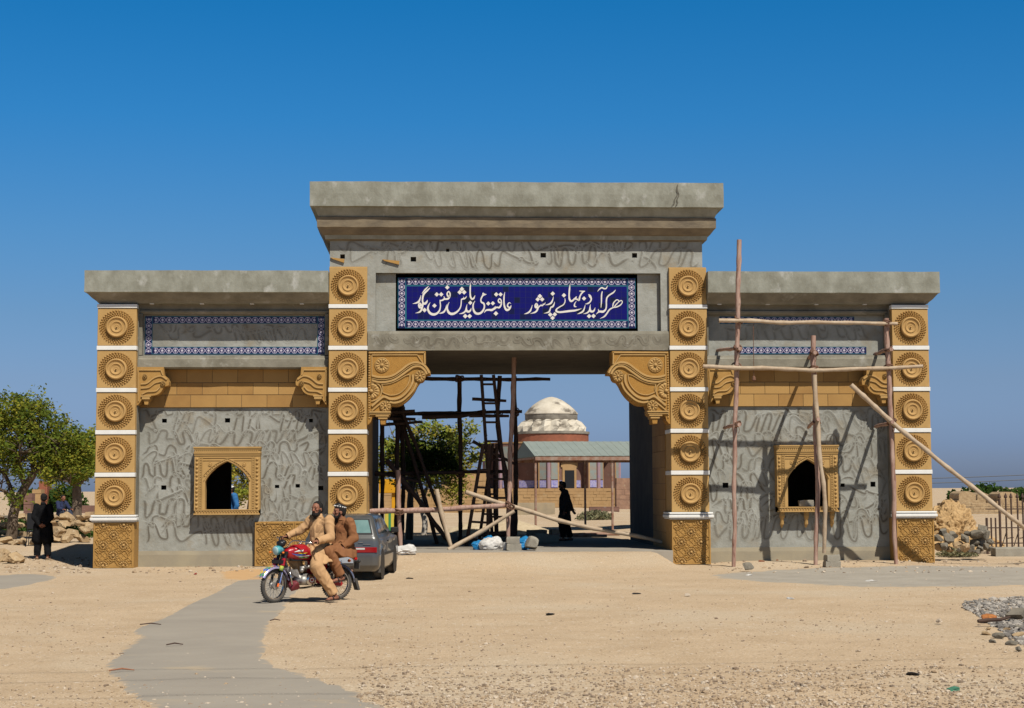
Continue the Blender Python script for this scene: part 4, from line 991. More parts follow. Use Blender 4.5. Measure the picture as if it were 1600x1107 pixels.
for k in range(8):
    az = R(16+45*k)
    Rm = Matrix.Rotation(az,4,'Z'); 
    def place(o): o.parent = tomb; o.matrix_local = Rm; return o
    mb = MB(); yf = -Ri; b0_ = TB; nw = 1.25; spr = b0_+2.2; top = b0_+3.35
    arch = [(nw*math.cos(t*math.pi/16)**(.8), spr+(top-spr)*(math.sin(t*math.pi/16)**.85)) for t in range(0,9)]
    arch = arch+[(-x,z) for x,z in arch[-2::-1]]; hole = [(nw,b0_)]+arch+[(-nw,b0_)]
    outr = [(HW,b0_)]+[(HW,spr)]+[(HW*(1-2*max(0,(i-2))/ (len(arch)-5)) if 2<=i<len(arch)-2 else (HW if i<2 else -HW), ZR if 1<i<len(arch)-2 else spr+(ZR-spr)*(.5)) for i in range(1,len(arch)-1)]+[(-HW,spr)]+[(-HW,b0_)]
    n = len(hole); vs = [(x,yf,z) for x,z in hole]+[(x,yf,z) for x,z in outr]+[(x,yf+1.1,z) for x,z in hole]
    mb.add(vs,[(i,i+1,i+1+n,i+n) for i in range(n-1)],0); mb.add(vs,[(i,i+1,i+1+2*n,i+2*n) for i in range(n-1)],0)
    mb.add([(x,yf+1.1,z) for x,z in hole],[tuple(range(n))],0)
    wl = place(mb.build('brick_wall', m_pinkbrick, None)); 
    mb = MB()
    for sx in (-1,1):
        mb = MB(); mb.box(min(sx*1.42,sx*(HW-.22)),max(sx*1.42,sx*(HW-.22)),yf-.03,yf-.001,b0_+.75,ZR-.25,0); mb.build('glazed_brick_panel', m_teal, wl)
    mb = MB()
    for sx in (-1,1): mb.box(min(sx*1.42,sx*(HW-.22)),max(sx*1.42,sx*(HW-.22)),yf-.045,yf-.001,b0_+.08,b0_+.66,0)
    mb.box(-nw+.25,nw-.25,yf+1.06,yf+1.099,b0_+.08,b0_+.66,0); mb.build('tile_dado', m_bluet, wl)
    mb = MB()
    for sx in (-1,1): mb.box(min(sx*1.3,sx*1.42),max(sx*1.3,sx*1.42),yf-.04,yf-.001,b0_,ZR-.3,0)
    mb.box(-HW+.0,HW,yf-.05,yf+.2,ZR,ZR+.12,0); mb.build('ochre_band', m_terr, wl)
    mb = MB(); mb.tube([(HW,yf+.02,b0_),(HW,yf+.02,ZR)],.16,8); mb.build('corner_shaft', mat('lilac_brick',(.28,.20,.27),(.33,.20,.17),3,.8) if k==0 else bpy.data.materials['lilac_brick'], wl)
    if k in (0,):
        mb = MB(); mb.box(-.62,.62,yf+1.0,yf+1.09,b0_,b0_+1.75,0); mb.prism([(-.75,b0_+1.75),(.75,b0_+1.75),(.75,b0_+2.4),(0,b0_+2.95),(-.75,b0_+2.4)],yf+1.0,yf+1.09,0)
        d_ = mb.build('door_frame', m_terr, wl); mb = MB(); mb.box(-.42,.42,yf+.97,yf+.999,b0_,b0_+1.5,0); mb.build('doorway', m_black, wl)
mb = MB(); mb.lathe([(Ri-.2,ZR-.02),(Ri-.5,ZR+.08)],(0,0,0),'z',8); rf = mb.build('roof', m_dome, tomb); rf.rotation_euler = (0,0,R(16+22.5))
mb = MB(); mb.lathe([(3.2,ZR),(3.2,ZR+.85)],(0,0,0),'z',40); mb.build('drum', m_redbrick, tomb, smooth=True, sharp=40)
D0 = ZR+.85
mb = MB(); mb.lathe([(3.05,D0),(3.28,D0+.02),(3.28,D0+.22),(3.0,D0+.24)],(0,0,0),'z',48); mb.build('drum_cornice', m_domedark, tomb)
mb = MB(); n = 17                                              # folded petal zone
lv = [(2.95,D0+.24),(2.86,D0+.62),(2.5,D0+1.08),(2.22,D0+1.26)]
vs = []; 
for li,(r,z) in enumerate(lv):
    for j in range(n*2):
        an = math.pi*j/n; k_ = [.0,.42,.34,0][li]; ph = (j%2)
        rr = r-(k_ if ph else -k_*.35); vs.append((rr*math.cos(an),rr*math.sin(an),z+(.16 if li in(1,) and ph else 0)))
mb.add(vs,[(i*2*n+j,i*2*n+(j+1)%(2*n),(i+1)*2*n+(j+1)%(2*n),(i+1)*2*n+j) for i in range(3) for j in range(2*n)],0)
mb.build('petal_ring', m_dome, tomb)
mb = MB(); mb.lathe([(2.24,D0+1.26),(2.26,D0+1.3),(2.26,D0+1.72),(2.2,D0+1.74)],(0,0,0),'z',40); mb.build('dome_neck', m_domedark, tomb, smooth=True, sharp=40)
mb = MB(); mb.lathe([(2.3,D0+1.72),(2.3,D0+1.8),(1.95,D0+2.2),(1.5,D0+2.6),(1.0,D0+2.93),(.5,D0+3.15),(.15,D0+3.24),(.01,D0+3.26)],(0,0,0),'z',40); mb.build('dome', m_dome, tomb, smooth=True, sharp=60)

def wallblock(name, px0, px1, pyt, Y, dep, mats, label, cat, courses=.24, zb=-.1, seed=1, top_amp=.0, crs=True):
    a = at(px0,pyt,Y); b = at(px1,pyt,Y); mb = MB(); rd = random.Random(seed); z = zb; ht = (a.z+b.z)/2
    mb.box(a.x+.03,b.x-.03,Y+.05,Y+dep,zb,ht-.02,0)
    while z < ht-.02 and crs:                                  # courses of slightly uneven blocks
        h_ = min(courses*rd.uniform(.8,1.2), ht-z); x = a.x
        while x < b.x-.01:
            L_ = rd.uniform(.5,1.1)*courses*2.6; x2 = min(b.x,x+L_)
            if not (top_amp and z+h_>ht-top_amp and rd.random()<.5): mb.box(x+.006,x2-.006,Y+rd.uniform(0,.05),Y+dep*.8,z+.006,z+h_-.006,0)
            x = x2
        z += h_
    o = mb.build(name, mats); return tag(o, label, cat)
wallblock('terrace_wall',600,968,763.5,94,8,m_terr,'ochre stone terrace wall below the domed tomb','wall',.28,.1,2)
wallblock('low_wall',690,760,735,72,1.0,m_terr,'ruined ochre wall behind the wooden step ladder','wall',.25,.2,3,.5)
wallblock('low_wall',921,968,792,70,.6,m_pinkbrick,'low brown wall behind the shed posts on the right','wall',.25,.2,4)
wallblock('plaster_tomb_platform',799,868,786,60,3,mat('weathered_plaster_wall',(.40,.31,.19),(.27,.22,.15),1.0,.95,.4,8),'weathered plaster tomb platform with grey top behind the shed','platform',.5,.2,5,0,False)
wallblock('ruined_pier',963,985,747,88,1.6,mat('rough_reddish_masonry',(.34,.20,.13),(.22,.13,.09),2.5,.95,.9,6,c3=(.42,.32,.21),s3=3),'ruined reddish stone pier beside the right jamb','ruin',.4,.2,6,.8)
wallblock('brick_curb',690,862,813,46,.3,m_terr,'low ochre brick curb running behind the passage','curb',.12,.2,7)
wallblock('ruined_hut',742,762,752,80,2,m_terr,'small ruined ochre hut left of the domed tomb','ruin',.3,.2,8,.6)
for (px0,px1,pyt,Y,lab) in ((1478,1620,786,66,'upper long stone step on the right horizon'),(1482,1620,793,61,'middle long stone step on the right plain'),(1486,1620,801,55,'lower long stone step on the right plain')):
    wallblock('stone_step',px0,px1,pyt,Y,2,m_tanrock,lab,'step',.16,.2,int(Y),.1)['group'] = 'long stone steps on the right plain'
def cist(px0,px1,pyt,pyb,Y,lab):
    a = at(px0,pyt,Y); b = at(px1,pyb,Y); mb = MB(); h_ = a.z-b.z
    mb.prism([(a.x,b.z-.5),(b.x,b.z-.5),(b.x,b.z+h_*.62),(b.x-.25,a.z-.1),(b.x-.5,a.z),(a.x+.3,a.z),(a.x+.05,a.z-.15),(a.x,b.z+h_*.6)],Y,Y+2.2,0)
    mb.box(a.x-.15,b.x+.15,Y-.12,Y+2.3,b.z-.5,b.z+.05,0); tag(mb.build('stone_tomb', m_tanrock), lab, 'tomb')
cist(1498,1525,768,783,75,'long stone box tomb above the rock mound'); cist(1527,1548,770,783,78,'stone box tomb behind the long diagonal pole'); cist(1560,1592,769,784,74,'stone box tomb behind the iron bars at the right edge')
# monuments behind the left trees
wallblock('pink_monument',37,50,771,70,1.0,m_pinkbrick,'pinkish square monument behind the left tree','monument',.4,.2,9)
wallblock('pale_monument',50,64,765,74,1.2,m_terr,'pale stone monument behind the standing man','monument',.4,.2,10,.3)
wallblock('brick_tower',60,74,752,84,1.6,m_redbrick,'tall red brick ruin seen through the left tree','ruin',.4,.2,11,.8)
wallblock('brick_ruin',118,148,790,78,1.6,m_pinkbrick,'long reddish ruin at the left pillar','ruin',.3,.2,12,.3)
wallblock('white_tomb',104,117,794,72,1.6,m_dome,'small pale tomb between the left trees','tomb',.5,.2,13,0,False)
wallblock('white_tomb',132,146,800,66,1.4,m_tanrock,'low tan tomb beside the outer left pillar','tomb',.5,.2,14,0,False)
wallblock('grey_slab',-30,34,806,50,1.2,m_greyrock,'low grey stone wall at the left edge','wall',.3,.2,15)

# metal shed
sh = at(836,832,20.0); shed = thing('shelter','open metal shelter with pale green sheet roof on rusty posts','shelter',(sh.x,20.0,0.3),R(6.0))
m_sheet = mat('pale_green_sheet', (.26,.295,.265), (.225,.26,.235), 1.2, .6, .05, 30, c3=(.31,.335,.305), s3=3); m_rust = mat('rusty_steel', (.23,.10,.06), (.33,.24,.19), 5, .85, .3, 30)
E_ = at(836,713,20).z-.3; RG = E_+.62; LN = 9.0; WD = 5.2
mb = MB()
for (y0,z0,y1,z1) in ((-.15,E_,WD/2,RG),(WD/2,RG,WD+.15,E_)):
    nC = 60
    for i in range(nC):
        x0,x1 = -.02+i*LN/nC, -.02+(i+1)*LN/nC; d = .006 if i%2 else 0
        mb.add([(x0,y0,z0+d),(x1,y0,z0+d),(x1,y1,z1+d),(x0,y1,z1+d)],[(0,1,2,3)])
mb.build('sheet_roof', m_sheet, shed)
mb = MB(); mb.add([(0,-.15,E_-.01),(0,WD+.15,E_-.01),(0,WD/2,RG-.01)],[(0,1,2)]); mb.add([(.03,-.15,E_-.01),(.03,WD+.15,E_-.01),(.03,WD/2,RG-.01)],[(0,1,2)]); mb.build('gable_sheet', mat('dark_green_sheet',(.105,.15,.13),None,rough=.6), shed)
mb = MB()
for y in (-.12,WD+.1): mb.box(0,LN,y-.04,y+.04,E_-.16,E_-.025,0)
for i in range(6): mb.box(i*LN/5.01,i*LN/5.01+.05,-.1,WD,E_-.10,E_-.03,0)
mb.build('roof_frame', m_rust, shed)
for x in (.02,2.93,5.85,8.7):
    for y in (-.05,WD):
        mb = MB(); mb.tube([(x,y,0),(x,y,E_-.05)],.045,8); mb.build('post', m_rust, shed)
# gravel mound behind the passage
def mound(px,py,Y,rx,ry,h_,m,label,name,cat,seed=0):
    c = at(px,py,Y); mb = MB(); n,k = 40,12; vs = []
    for i in range(k+1):
        for j in range(n):
            an = 2*math.pi*j/n; u = i/k; x,y = math.cos(an)*rx*u, math.sin(an)*ry*u
            z = h_*(1-u**1.3)*(1+.25*MN.noise(Vector((x*.9+seed,y*.9,1))))+.04*MN.noise(Vector((x*4,y*4,seed)))-.05*u; vs.append((x,y,z))
    mb.add(vs,[(i*n+j,i*n+(j+1)%n,(i+1)*n+(j+1)%n,(i+1)*n+j) for i in range(k) for j in range(n)])
    return tag(mb.build(name,m,None,smooth=True,loc=(c.x,Y,gz(c.x,Y))),label,cat)
m_palegravel = mat('pale_gravel_heap',(.52,.42,.28),(.42,.33,.21),6,.95,.9,20)
mound(800,832,17,1.7,1.5,.55,m_palegravel,'pale gravel mound behind the bamboo pole','gravel_mound','gravel',1)
mound(735,832,16.5,1.2,1.2,.42,m_palegravel,'small gravel mound behind the wooden step ladder','gravel_mound','gravel',4)

# iron reinforcement cage on the right
m_iron = mat('rusty_rebar',(.06,.038,.03),(.10,.06,.045),6,.85)
a0 = at(1543,862,4.2); rb = thing('rebar_cage','row of tall rusty reinforcement bars with spear tips above a concrete kerb','fence',(a0.x,4.2,gz(a0.x,4.2)))
tw_ = at(1650,862,4.2).x-a0.x; k = 0; x = 0; top = at(1543,775,4.2).z-gz(a0.x,4.2)
while x < tw_:
    thick = k in (0,3); mb = MB(); hh = (.62 if k<3 else .95)*top
    mb.tube([(x,0,-.05),(x,0,hh)],.024 if not thick else .035,6)
    if k>=3: mb.lathe([(.001,0),(.045,.02),(.05,.05),(.02,.13),(.003,.16)],(x,0,hh),'z',6)
    mb.build('bar', m_iron, rb); x += .125 if k<3 else .15+.03*(k%2); k += 1
for zz in (.18,.46,.80):
    mb = MB(); mb.box(-.02,tw_,-.02,.02,zz*top*.95,zz*top*.95+.03,0); mb.build('rail', m_iron, rb)
mb = MB()
for i in range(9): mb.tube([(.42+i*.17,.03,.2+.35*(i%2)*top*.4),(.42+(i+1)*.17,.03,.2+.35*((i+1)%2)*top*.4+.25)],.014,5)
mb.build('lacing', m_iron, rb)
mb = MB(); p = at(1556,868,3.2); rings(mb,[(-.1,p.x,p.x+3.5,3.2,3.6),(.24,p.x,p.x+3.5,3.2,3.6),(.26,p.x+.02,p.x+3.5,3.22,3.6)],0,.15,.012,3); tag(mb.build('concrete_kerb', m_block),'weathered concrete kerb below the rusty bars','kerb')

# wires
def wire(p, q, r, label, sag=.3, n=24, grp=None):
    mb = MB(); mb.tube([Vector(p).lerp(Vector(q),i/n)-Vector((0,0,sag*4*(i/n)*(1-i/n))) for i in range(n+1)],r,5); o = mb.build('overhead_wire', m_black); return tag(o,label,'wire',grp)
for (pa,pb,Y,l) in ((745,738,60,'upper thin overhead wire across the right horizon'),(752.5,745.5,60,'lower thin overhead wire across the right horizon')): wire(at(1360,pa+4,Y),at(1760,pb-6,Y),.022,l,.15)
for k,(y0,y1) in enumerate(((-31.0,-30.2),(-31.9,-31.2),(-33.2,-32.7))):
    o = wire((-30,y0-1.2,11.2),(30,y1+.8,11.2),.009,'overhead cable above the forecourt, casting a thin shadow on the sand',.5,24,'cables above the forecourt')

# ------------------------------------------------------------------ scaffolding
def pole(name, pts, rad, m, parent, n=9, knots=True, seed=0):
    pts = [Vector(p) for p in pts]; rd = random.Random(seed); P = []; rr = []; L_ = sum((pts[i+1]-pts[i]).length for i in range(len(pts)-1))
    Q = cr([tuple(p) for p in pts], max(3,int(L_*5/(len(pts)-1)))); nk = rd.randint(3,4)
    for i,q in enumerate(Q):
        q = Vector(q); d = MN.noise_vector(q*.9+Vector((seed,0,0)))*.035+MN.noise_vector(q*2.7+Vector((seed,5,0)))*.010; P.append(q+d)
        r = rad*(1.08-.22*i/len(Q)); rr.append(r*(1.16 if knots and i%nk==0 and 0<i<len(Q)-1 else .97+.03*math.sin(i*1.7)))
    mb = MB(); mb.tube(P, rr, n); return mb.build(name, m, parent, smooth=True, sharp=50)
def knot(p, r, parent, ax='z'):
    mb = MB(); rd = random.Random(int(abs(p[0])*1000)%997)
    for i in range(4):
        t = Vector((rd.gauss(0,.5),rd.gauss(0,.5),1)).normalized(); u = t.orthogonal().normalized(); v = t.cross(u); k = r*rd.uniform(1.0,1.25); c = Vector(p)+Vector((0,0,rd.uniform(-.04,.04)))
        mb.tube([c+u*math.cos(a*math.pi/6)*k+v*math.sin(a*math.pi/6)*k for a in range(12)],.016,5,closed=True)
    mb.tube([Vector(p)+Vector((0,-r,0)),Vector(p)+Vector((.03,-r*1.3,-.12)),Vector(p)+Vector((.01,-r*1.2,-.22))],.008,4)
    return mb.build('rope_lashing', m_rope, parent)
SY_ = -1.25
scf = thing('bamboo_scaffold','tall bamboo scaffold of lashed poles standing before the right bay','scaffold',(0,0,0))
A = lambda px,py,y=SY_: at(px,py,y)
def foot(px,py,y=SY_): q = at(px,py,y); q.z = gz(q.x,q.y)-.03; return q
pole('upright_pole',[A(1155,374),A(1153,520),A(1148,700),foot(1146.5,876)],.058,m_bamboo_r,scf,seed=1)
pole('upright_pole',[A(1270.5,524),A(1273,640),A(1277,760),foot(1274,876)],.060,m_bamboo_r,scf,seed=2)
pole('upright_pole',[A(1385,497),A(1390,620),A(1395,740),foot(1399,876)],.058,m_bamboo_r,scf,seed=3)
pole('thin_pole',[A(1272,585,-1.42),A(1279,690,-1.45),A(1288,780,-1.5),Vector((b0.x-.05,-1.4,gz(b0.x,-1.4)+.30))],.055,m_bamboo_l,scf,seed=4)
pole('cross_pole',[A(1124,501,-1.38),A(1260,504,-1.38),A(1402,506,-1.38)],.050,m_bamboo_l,scf,seed=5)
pole('cross_pole',[A(1098,573,-1.38),A(1190,576,-1.38),A(1270,579,-1.38),A(1370,576,-1.38),A(1441,573,-1.38)],.050,m_bamboo_l,scf,seed=6)
q = onz(1648,868,.05)
pole('brace_pole',[A(1330,601,-1.40),A(1395,662,-1.42),A(1500,745,-1.44),A(1600,826,-1.5),q],.058,m_bamboo_l,scf,seed=7)
for i,(px,py,pw,pyw) in enumerate(((1152,664,1131,668),(1276,658,1262,668),(1392,661,1368,667),(1153,546,1120,548),(1272,552,1262,560),(1389,547,1366,553))):
    a = A(px,py,SY_-.12); b = at(pw,pyw,.55); a2 = a+(a-b).normalized()*.25
    pole('tie_pole',[a2,(a+b)/2,b],.045,m_bamboo_r,scf,seed=10+i); knot(A(px,py),.085,scf)
for px,py in ((1153.5,502),(1386,506),(1151,574),(1272,578),(1388,575),(1394,660)): knot(A(px,py,SY_-.05),.095,scf)
mb = MB(); mb.tube([A(1177,506,-1.36),A(1178,588,-1.36)],.008,4); mb.lathe([(.02,0),(.05,.03),(.04,.10),(.005,.14)],tuple(A(1178,596,-1.36)),'z',8); mb.build('plumb_line', m_rope, scf)

isc = thing('passage_scaffold','dark lashed pole scaffold standing inside the passage','scaffold',(0,0,0))
D_ = m_oldwood; Yd = 6.2
def ft(px,y,py=850): q = at(px,py,y); q.z = .36; return q
for i,(top,bot,y) in enumerate((((597,655),597,6.4),((718,588),720,6.2),((621,640),618,6.0),((629,640),628,6.6),((804,588),806,6.2))):
    pole('upright_pole',[at(*top,y),at((top[0]+bot)/2+1,740,y),ft(bot,y)],.062,D_,isc,seed=20+i)
pole('upright_pole',[at(803,552,2.6),at(800,660,2.5),at(796,760,2.3),ft(793,2.1,856)],.062,m_bamboo_r,isc,seed=30)
pole('upright_pole',[at(781,588,5.0),at(778,680,5.0),at(795,760,5.2),ft(803,5.2)],.06,D_,isc,seed=31)
pole('upright_pole',[at(775,700,5.4),ft(777,5.4)],.07,D_,isc,seed=33)
for i,(a,b,y) in enumerate((((664,592),(860,593),6.05),((573,648),(816,643),6.05),((578,741),(800,737),6.05))):
    pole('cross_pole',[at(*a,y),at((a[0]+b[0])/2,(a[1]+b[1])/2,y),at(*b,y)],.055,D_,isc,seed=40+i)
pole('cross_pole',[at(660,651,5.9),at(718,650,5.9),at(760,642,5.9)],.07,D_,isc,seed=45)
for i,(a,b,y,r) in enumerate((((624,645),(684,850),5.7,.058),((630,645),(703,848),5.5,.052),((604,718),(700,845),4.8,.068),((577,652),(650,655),5.6,.05),((600,645),(648,643),5.4,.05),((738,624),(791,627),4.6,.045),((733,650),(794,651),4.6,.045),((600,663),(660,660),5.5,.045),((588,738),(655,752),5.2,.05),((745,835),(800,833),4.8,.06),((738,690),(803,725),5.0,.045))):
    pole('brace_pole',[at(*a,y),at((a[0]+b[0])/2+.5,(a[1]+b[1])/2,y),at(*b,y)],r,D_,isc,seed=50+i)
for px,py in ((718,593),(718,647),(622,650),(719,740),(804,645),(779,645)): knot(at(px,py,6.0),.11,isc)
mb = MB(); c = at(622,645,5.9); mb.rock(c,(.30,.2,.28),4,3,0,.5,0); mb.build('rope_bundle', m_oldwood, isc)

bar = thing('pole_barrier','makeshift bamboo barrier of lashed poles closing the front of the passage','barrier',(0,0,0))
yb_ = 1.9
pole('upright_pole',[at(621,735,yb_),at(623,800,yb_),ft(627,yb_,860)],.062,m_bamboo_r,bar,seed=60)
pole('cross_pole',[at(572,799,yb_-.1),at(620,799,yb_-.1),at(720,794,yb_-.1),at(798,789,yb_-.1)],.068,m_bamboo_r,bar,seed=61)
pole('thin_pole',[at(682,765,yb_-.25),at(693,812,yb_-.3),ft(706,1.5,862)],.058,m_bamboo_l,bar,seed=62)
pole('thin_pole',[ft(700,1.4,865),at(750,831,1.6),at(803,799,yb_-.25)],.055,m_bamboo_l,bar,seed=63)
pole('thin_pole',[at(728,770,yb_+.2),at(797,791,yb_+.2),at(900,819,yb_+.2),at(1043,849,yb_-.2)],.058,m_bamboo_l,bar,seed=64)
for px,py in ((624,798),(797,789)): knot(at(px,py,yb_-.1),.11,bar)

def ladder(name, label, l0, l1, r0, r1, n, y0, y1, rr=.04, parent=None):
    t = parent or thing(name, label, 'ladder', (0,0,0))
    a0,a1,b0_,b1 = at(*l0,y0),at(*l1,y1),at(*r0,y0),at(*r1,y1)
    for a,b in ((a0,a1),(b0_,b1)): 
        mb = MB(); mb.tube([a,(a+b)/2,b],rr,7); mb.build('rail', D_, t)
    for i in range(n):
        u = (i+.5)/n; mb = MB(); mb.tube([a0.lerp(a1,u),b0_.lerp(b1,u)],rr*.72,6); mb.build('rung', D_, t)
    return t
ladder('ladder','tall dark wooden ladder leaning up to the passage ceiling',(752,586),(770,852),(771,586),(800,852),9,4.3,4.9,.048)
st = ladder('step_ladder','dark wooden folding step ladder standing in the passage',(755,694),(728,856),(764,694),(762,858),6,3.9,4.2,.05)
ladder('step_ladder','',(770,694),(748,850),(776,694),(776,850),5,4.5,5.2,.045,st)
for i,(a,b) in enumerate((((516,402),(538,406)),((597,405),(624,409)))):
    mb = MB(); p = at(*a,-.0); q = at(*b,-.0); mb.prism([(p.x,p.z),(q.x,q.z+.02),(q.x-.01,q.z-.07),(p.x+.06,p.z-.04)],.045,.095,0)
    tag(mb.build('wooden_plank_end', m_ochre2), ('short board end wedged in the wall above the left centre pillar','wedge-shaped board end stuck in the wall left of the inscription')[i], 'board')

for i,(x0,y0_,x1,y1_,Y0,lab) in enumerate(((845,843,968,841,12.2,'rusty pipe lying on the sand behind the passage, longest of the pipes'),(862,848,948,849,10.6,'thin rusty pipe nearest the passage floor'),(880,839,984,846,13.0,'rusty pipe lying aslant beside the right jamb'))):
    a = at(x0,y0_,Y0); b = at(x1,y1_,Y0+.4); a.z = gz(a.x,Y0)+.07; b.z = gz(b.x,b.y)+.09; mb = MB(); mb.tube([a,(a+b)/2+Vector((0,0,.02)),b],.045,7); tag(mb.build('metal_pipe', m_rust), lab, 'pipe')
# ------------------------------------------------------------------ bags and litter
def bag(px, py, r, m, label, seed, y=None, name='sack', cat='sack'):
    mb = MB(); rd = random.Random(seed); bm = bmesh.new(); bmesh.ops.create_icosphere(bm, subdivisions=4, radius=1); off = Vector((seed*3.1,seed,0)); vs = []
    for v in bm.verts:
        c = v.co; d = 1+.22*MN.noise(c*1.4+off)+.13*(1-abs(MN.noise(c*2.6+off))*2.2)+.07*(1-abs(MN.noise(c*6+off))*2)
        vs.append((c.x*r[0]*d,c.y*r[1]*d,max(-.75,c.z)*r[2]*d))
    mb.add(vs,[tuple(v.index for v in f.verts) for f in bm.faces]); bm.free()
    p = at(px,py,y) if y is not None else onz(px,py,0); zg = max(gz(p.x,p.y), .36 if (abs(p.x)<3.7 and -.1<p.y<9.5) else -9); p.z = zg+r[2]*.7
    return tag(mb.build(name, m, None, smooth=True, loc=p, sharp=35), label, cat)
m_bluebag = mat('blue_plastic',(.02,.20,.42),(.015,.15,.36),5,.35,.3,20); m_wbag = mat('white_plastic',(.62,.60,.56),(.48,.45,.41),6,.5,.4,25)
bag(748,858,(.16,.14,.13),m_bluebag,'small blue plastic bundle at the left end of the bags',1,1.2)
bag(764,845,(.15,.14,.20),m_bluebag,'blue plastic bundle sticking up behind the white sack',2,1.7)
bag(767,856,(.27,.17,.17),m_wbag,'crumpled white sack between the blue bundles',3,1.0)
bag(775,842,(.16,.13,.18),m_wbag,'grey white sack flap behind the blue bundle',4,1.6)
bag(820,847,(.21,.17,.18),m_bluebag,'large blue plastic bundle behind the cement blocks',5,1.2)
bag(816,859,(.14,.12,.10),m_bluebag,'small blue bundle below the large blue bundle',6,.8)
bag(806,842,(.13,.12,.15),m_wbag,'white sack beside the large blue bundle',7,1.7)
bag(628,872,(.33,.24,.11),m_wbag,'white plastic sheet bag lying beside the parked car',8,-.6,'plastic_bag','bag')
bag(639,871,(.16,.13,.13),m_wbag,'rolled pale bag end right of the white plastic sheet',9,-.4,'plastic_bag','bag')
bag(259,882,(.24,.16,.11),m_wbag,'white plastic bag at the foot of the left bay wall',10,None,'plastic_bag','bag')
mb = MB(); p = at(790,862,.7); mb.lathe([(.001,0),(.07,0),(.085,.20),(.075,.20),(.06,.03),(.001,.03)],(0,0,0),'z',16); tag(mb.build('paint_pot', m_wbag, None, True, loc=(p.x,.7,.36), sharp=40),'small pale pot left of the stacked cement blocks','pot')
for i,(px,py,c) in enumerate(((1235,938,'w'),(995,928,'k'),(1360,908,'w'),(1425,1058,'k'),(350,878,'b'),(305,898,'r'),(1490,1078,'g'),(640,905,'k'),(860,960,'k'),(1170,900,'w'))):
    mm = {'w':m_wbag,'k':m_black,'b':m_bluebag,'r':m_red,'g':mat('green_plastic',(.05,.16,.10),None,rough=.7)}[c]
    lab = {(1235):'white paper scrap on the sand before the right bay',995:'dark scrap on the sand in front of the passage',1360:'white scrap on the grey building sand',1425:'dark and white crumpled wrapper near the front right',350:'blue plastic scrap at the foot of the left bay',305:'red scrap on the sand before the left bay',1490:'green plastic scrap near the front right corner',640:'dark scrap on the sand right of the parked car',860:'dark scrap in the middle of the forecourt sand',1170:'white scrap in front of the tall left scaffold pole'}[px]
    p = onz(px,py,0); mb = MB(); mb.rock((0,0,.012),(.09+.02*(i%3),.05,.025),300+i,2,0,.7,3); tag(mb.build('litter_scrap', mm, None, loc=(p.x,p.y,gz(p.x,p.y))),lab,'litter')
for i,(px,py,L_,a,lab) in enumerate(((273,1012,.2,.2,'brown twig on the sand left of the grey path'),(235,981,.3,-.1,'long dark straw across the left edge of the path'),(190,1052,.26,.1,'reddish bark strip at the path edge'),(430,972,.15,.3,'short black strap on the path edge below the motorcycle'))):
    p = onz(px,py,0); mb = MB(); mb.tube([(-L_/2,0,.02),(0,.03,.035),(L_/2,.0,.02)],[.008,.010,.006],6); o = mb.build('twig', m_oldwood if i!=2 else mat('red_bark',(.30,.13,.07),None), None, loc=(p.x,p.y,gz(p.x,p.y)+.01)); o.rotation_euler=(0,0,a); tag(o,lab,'twig')

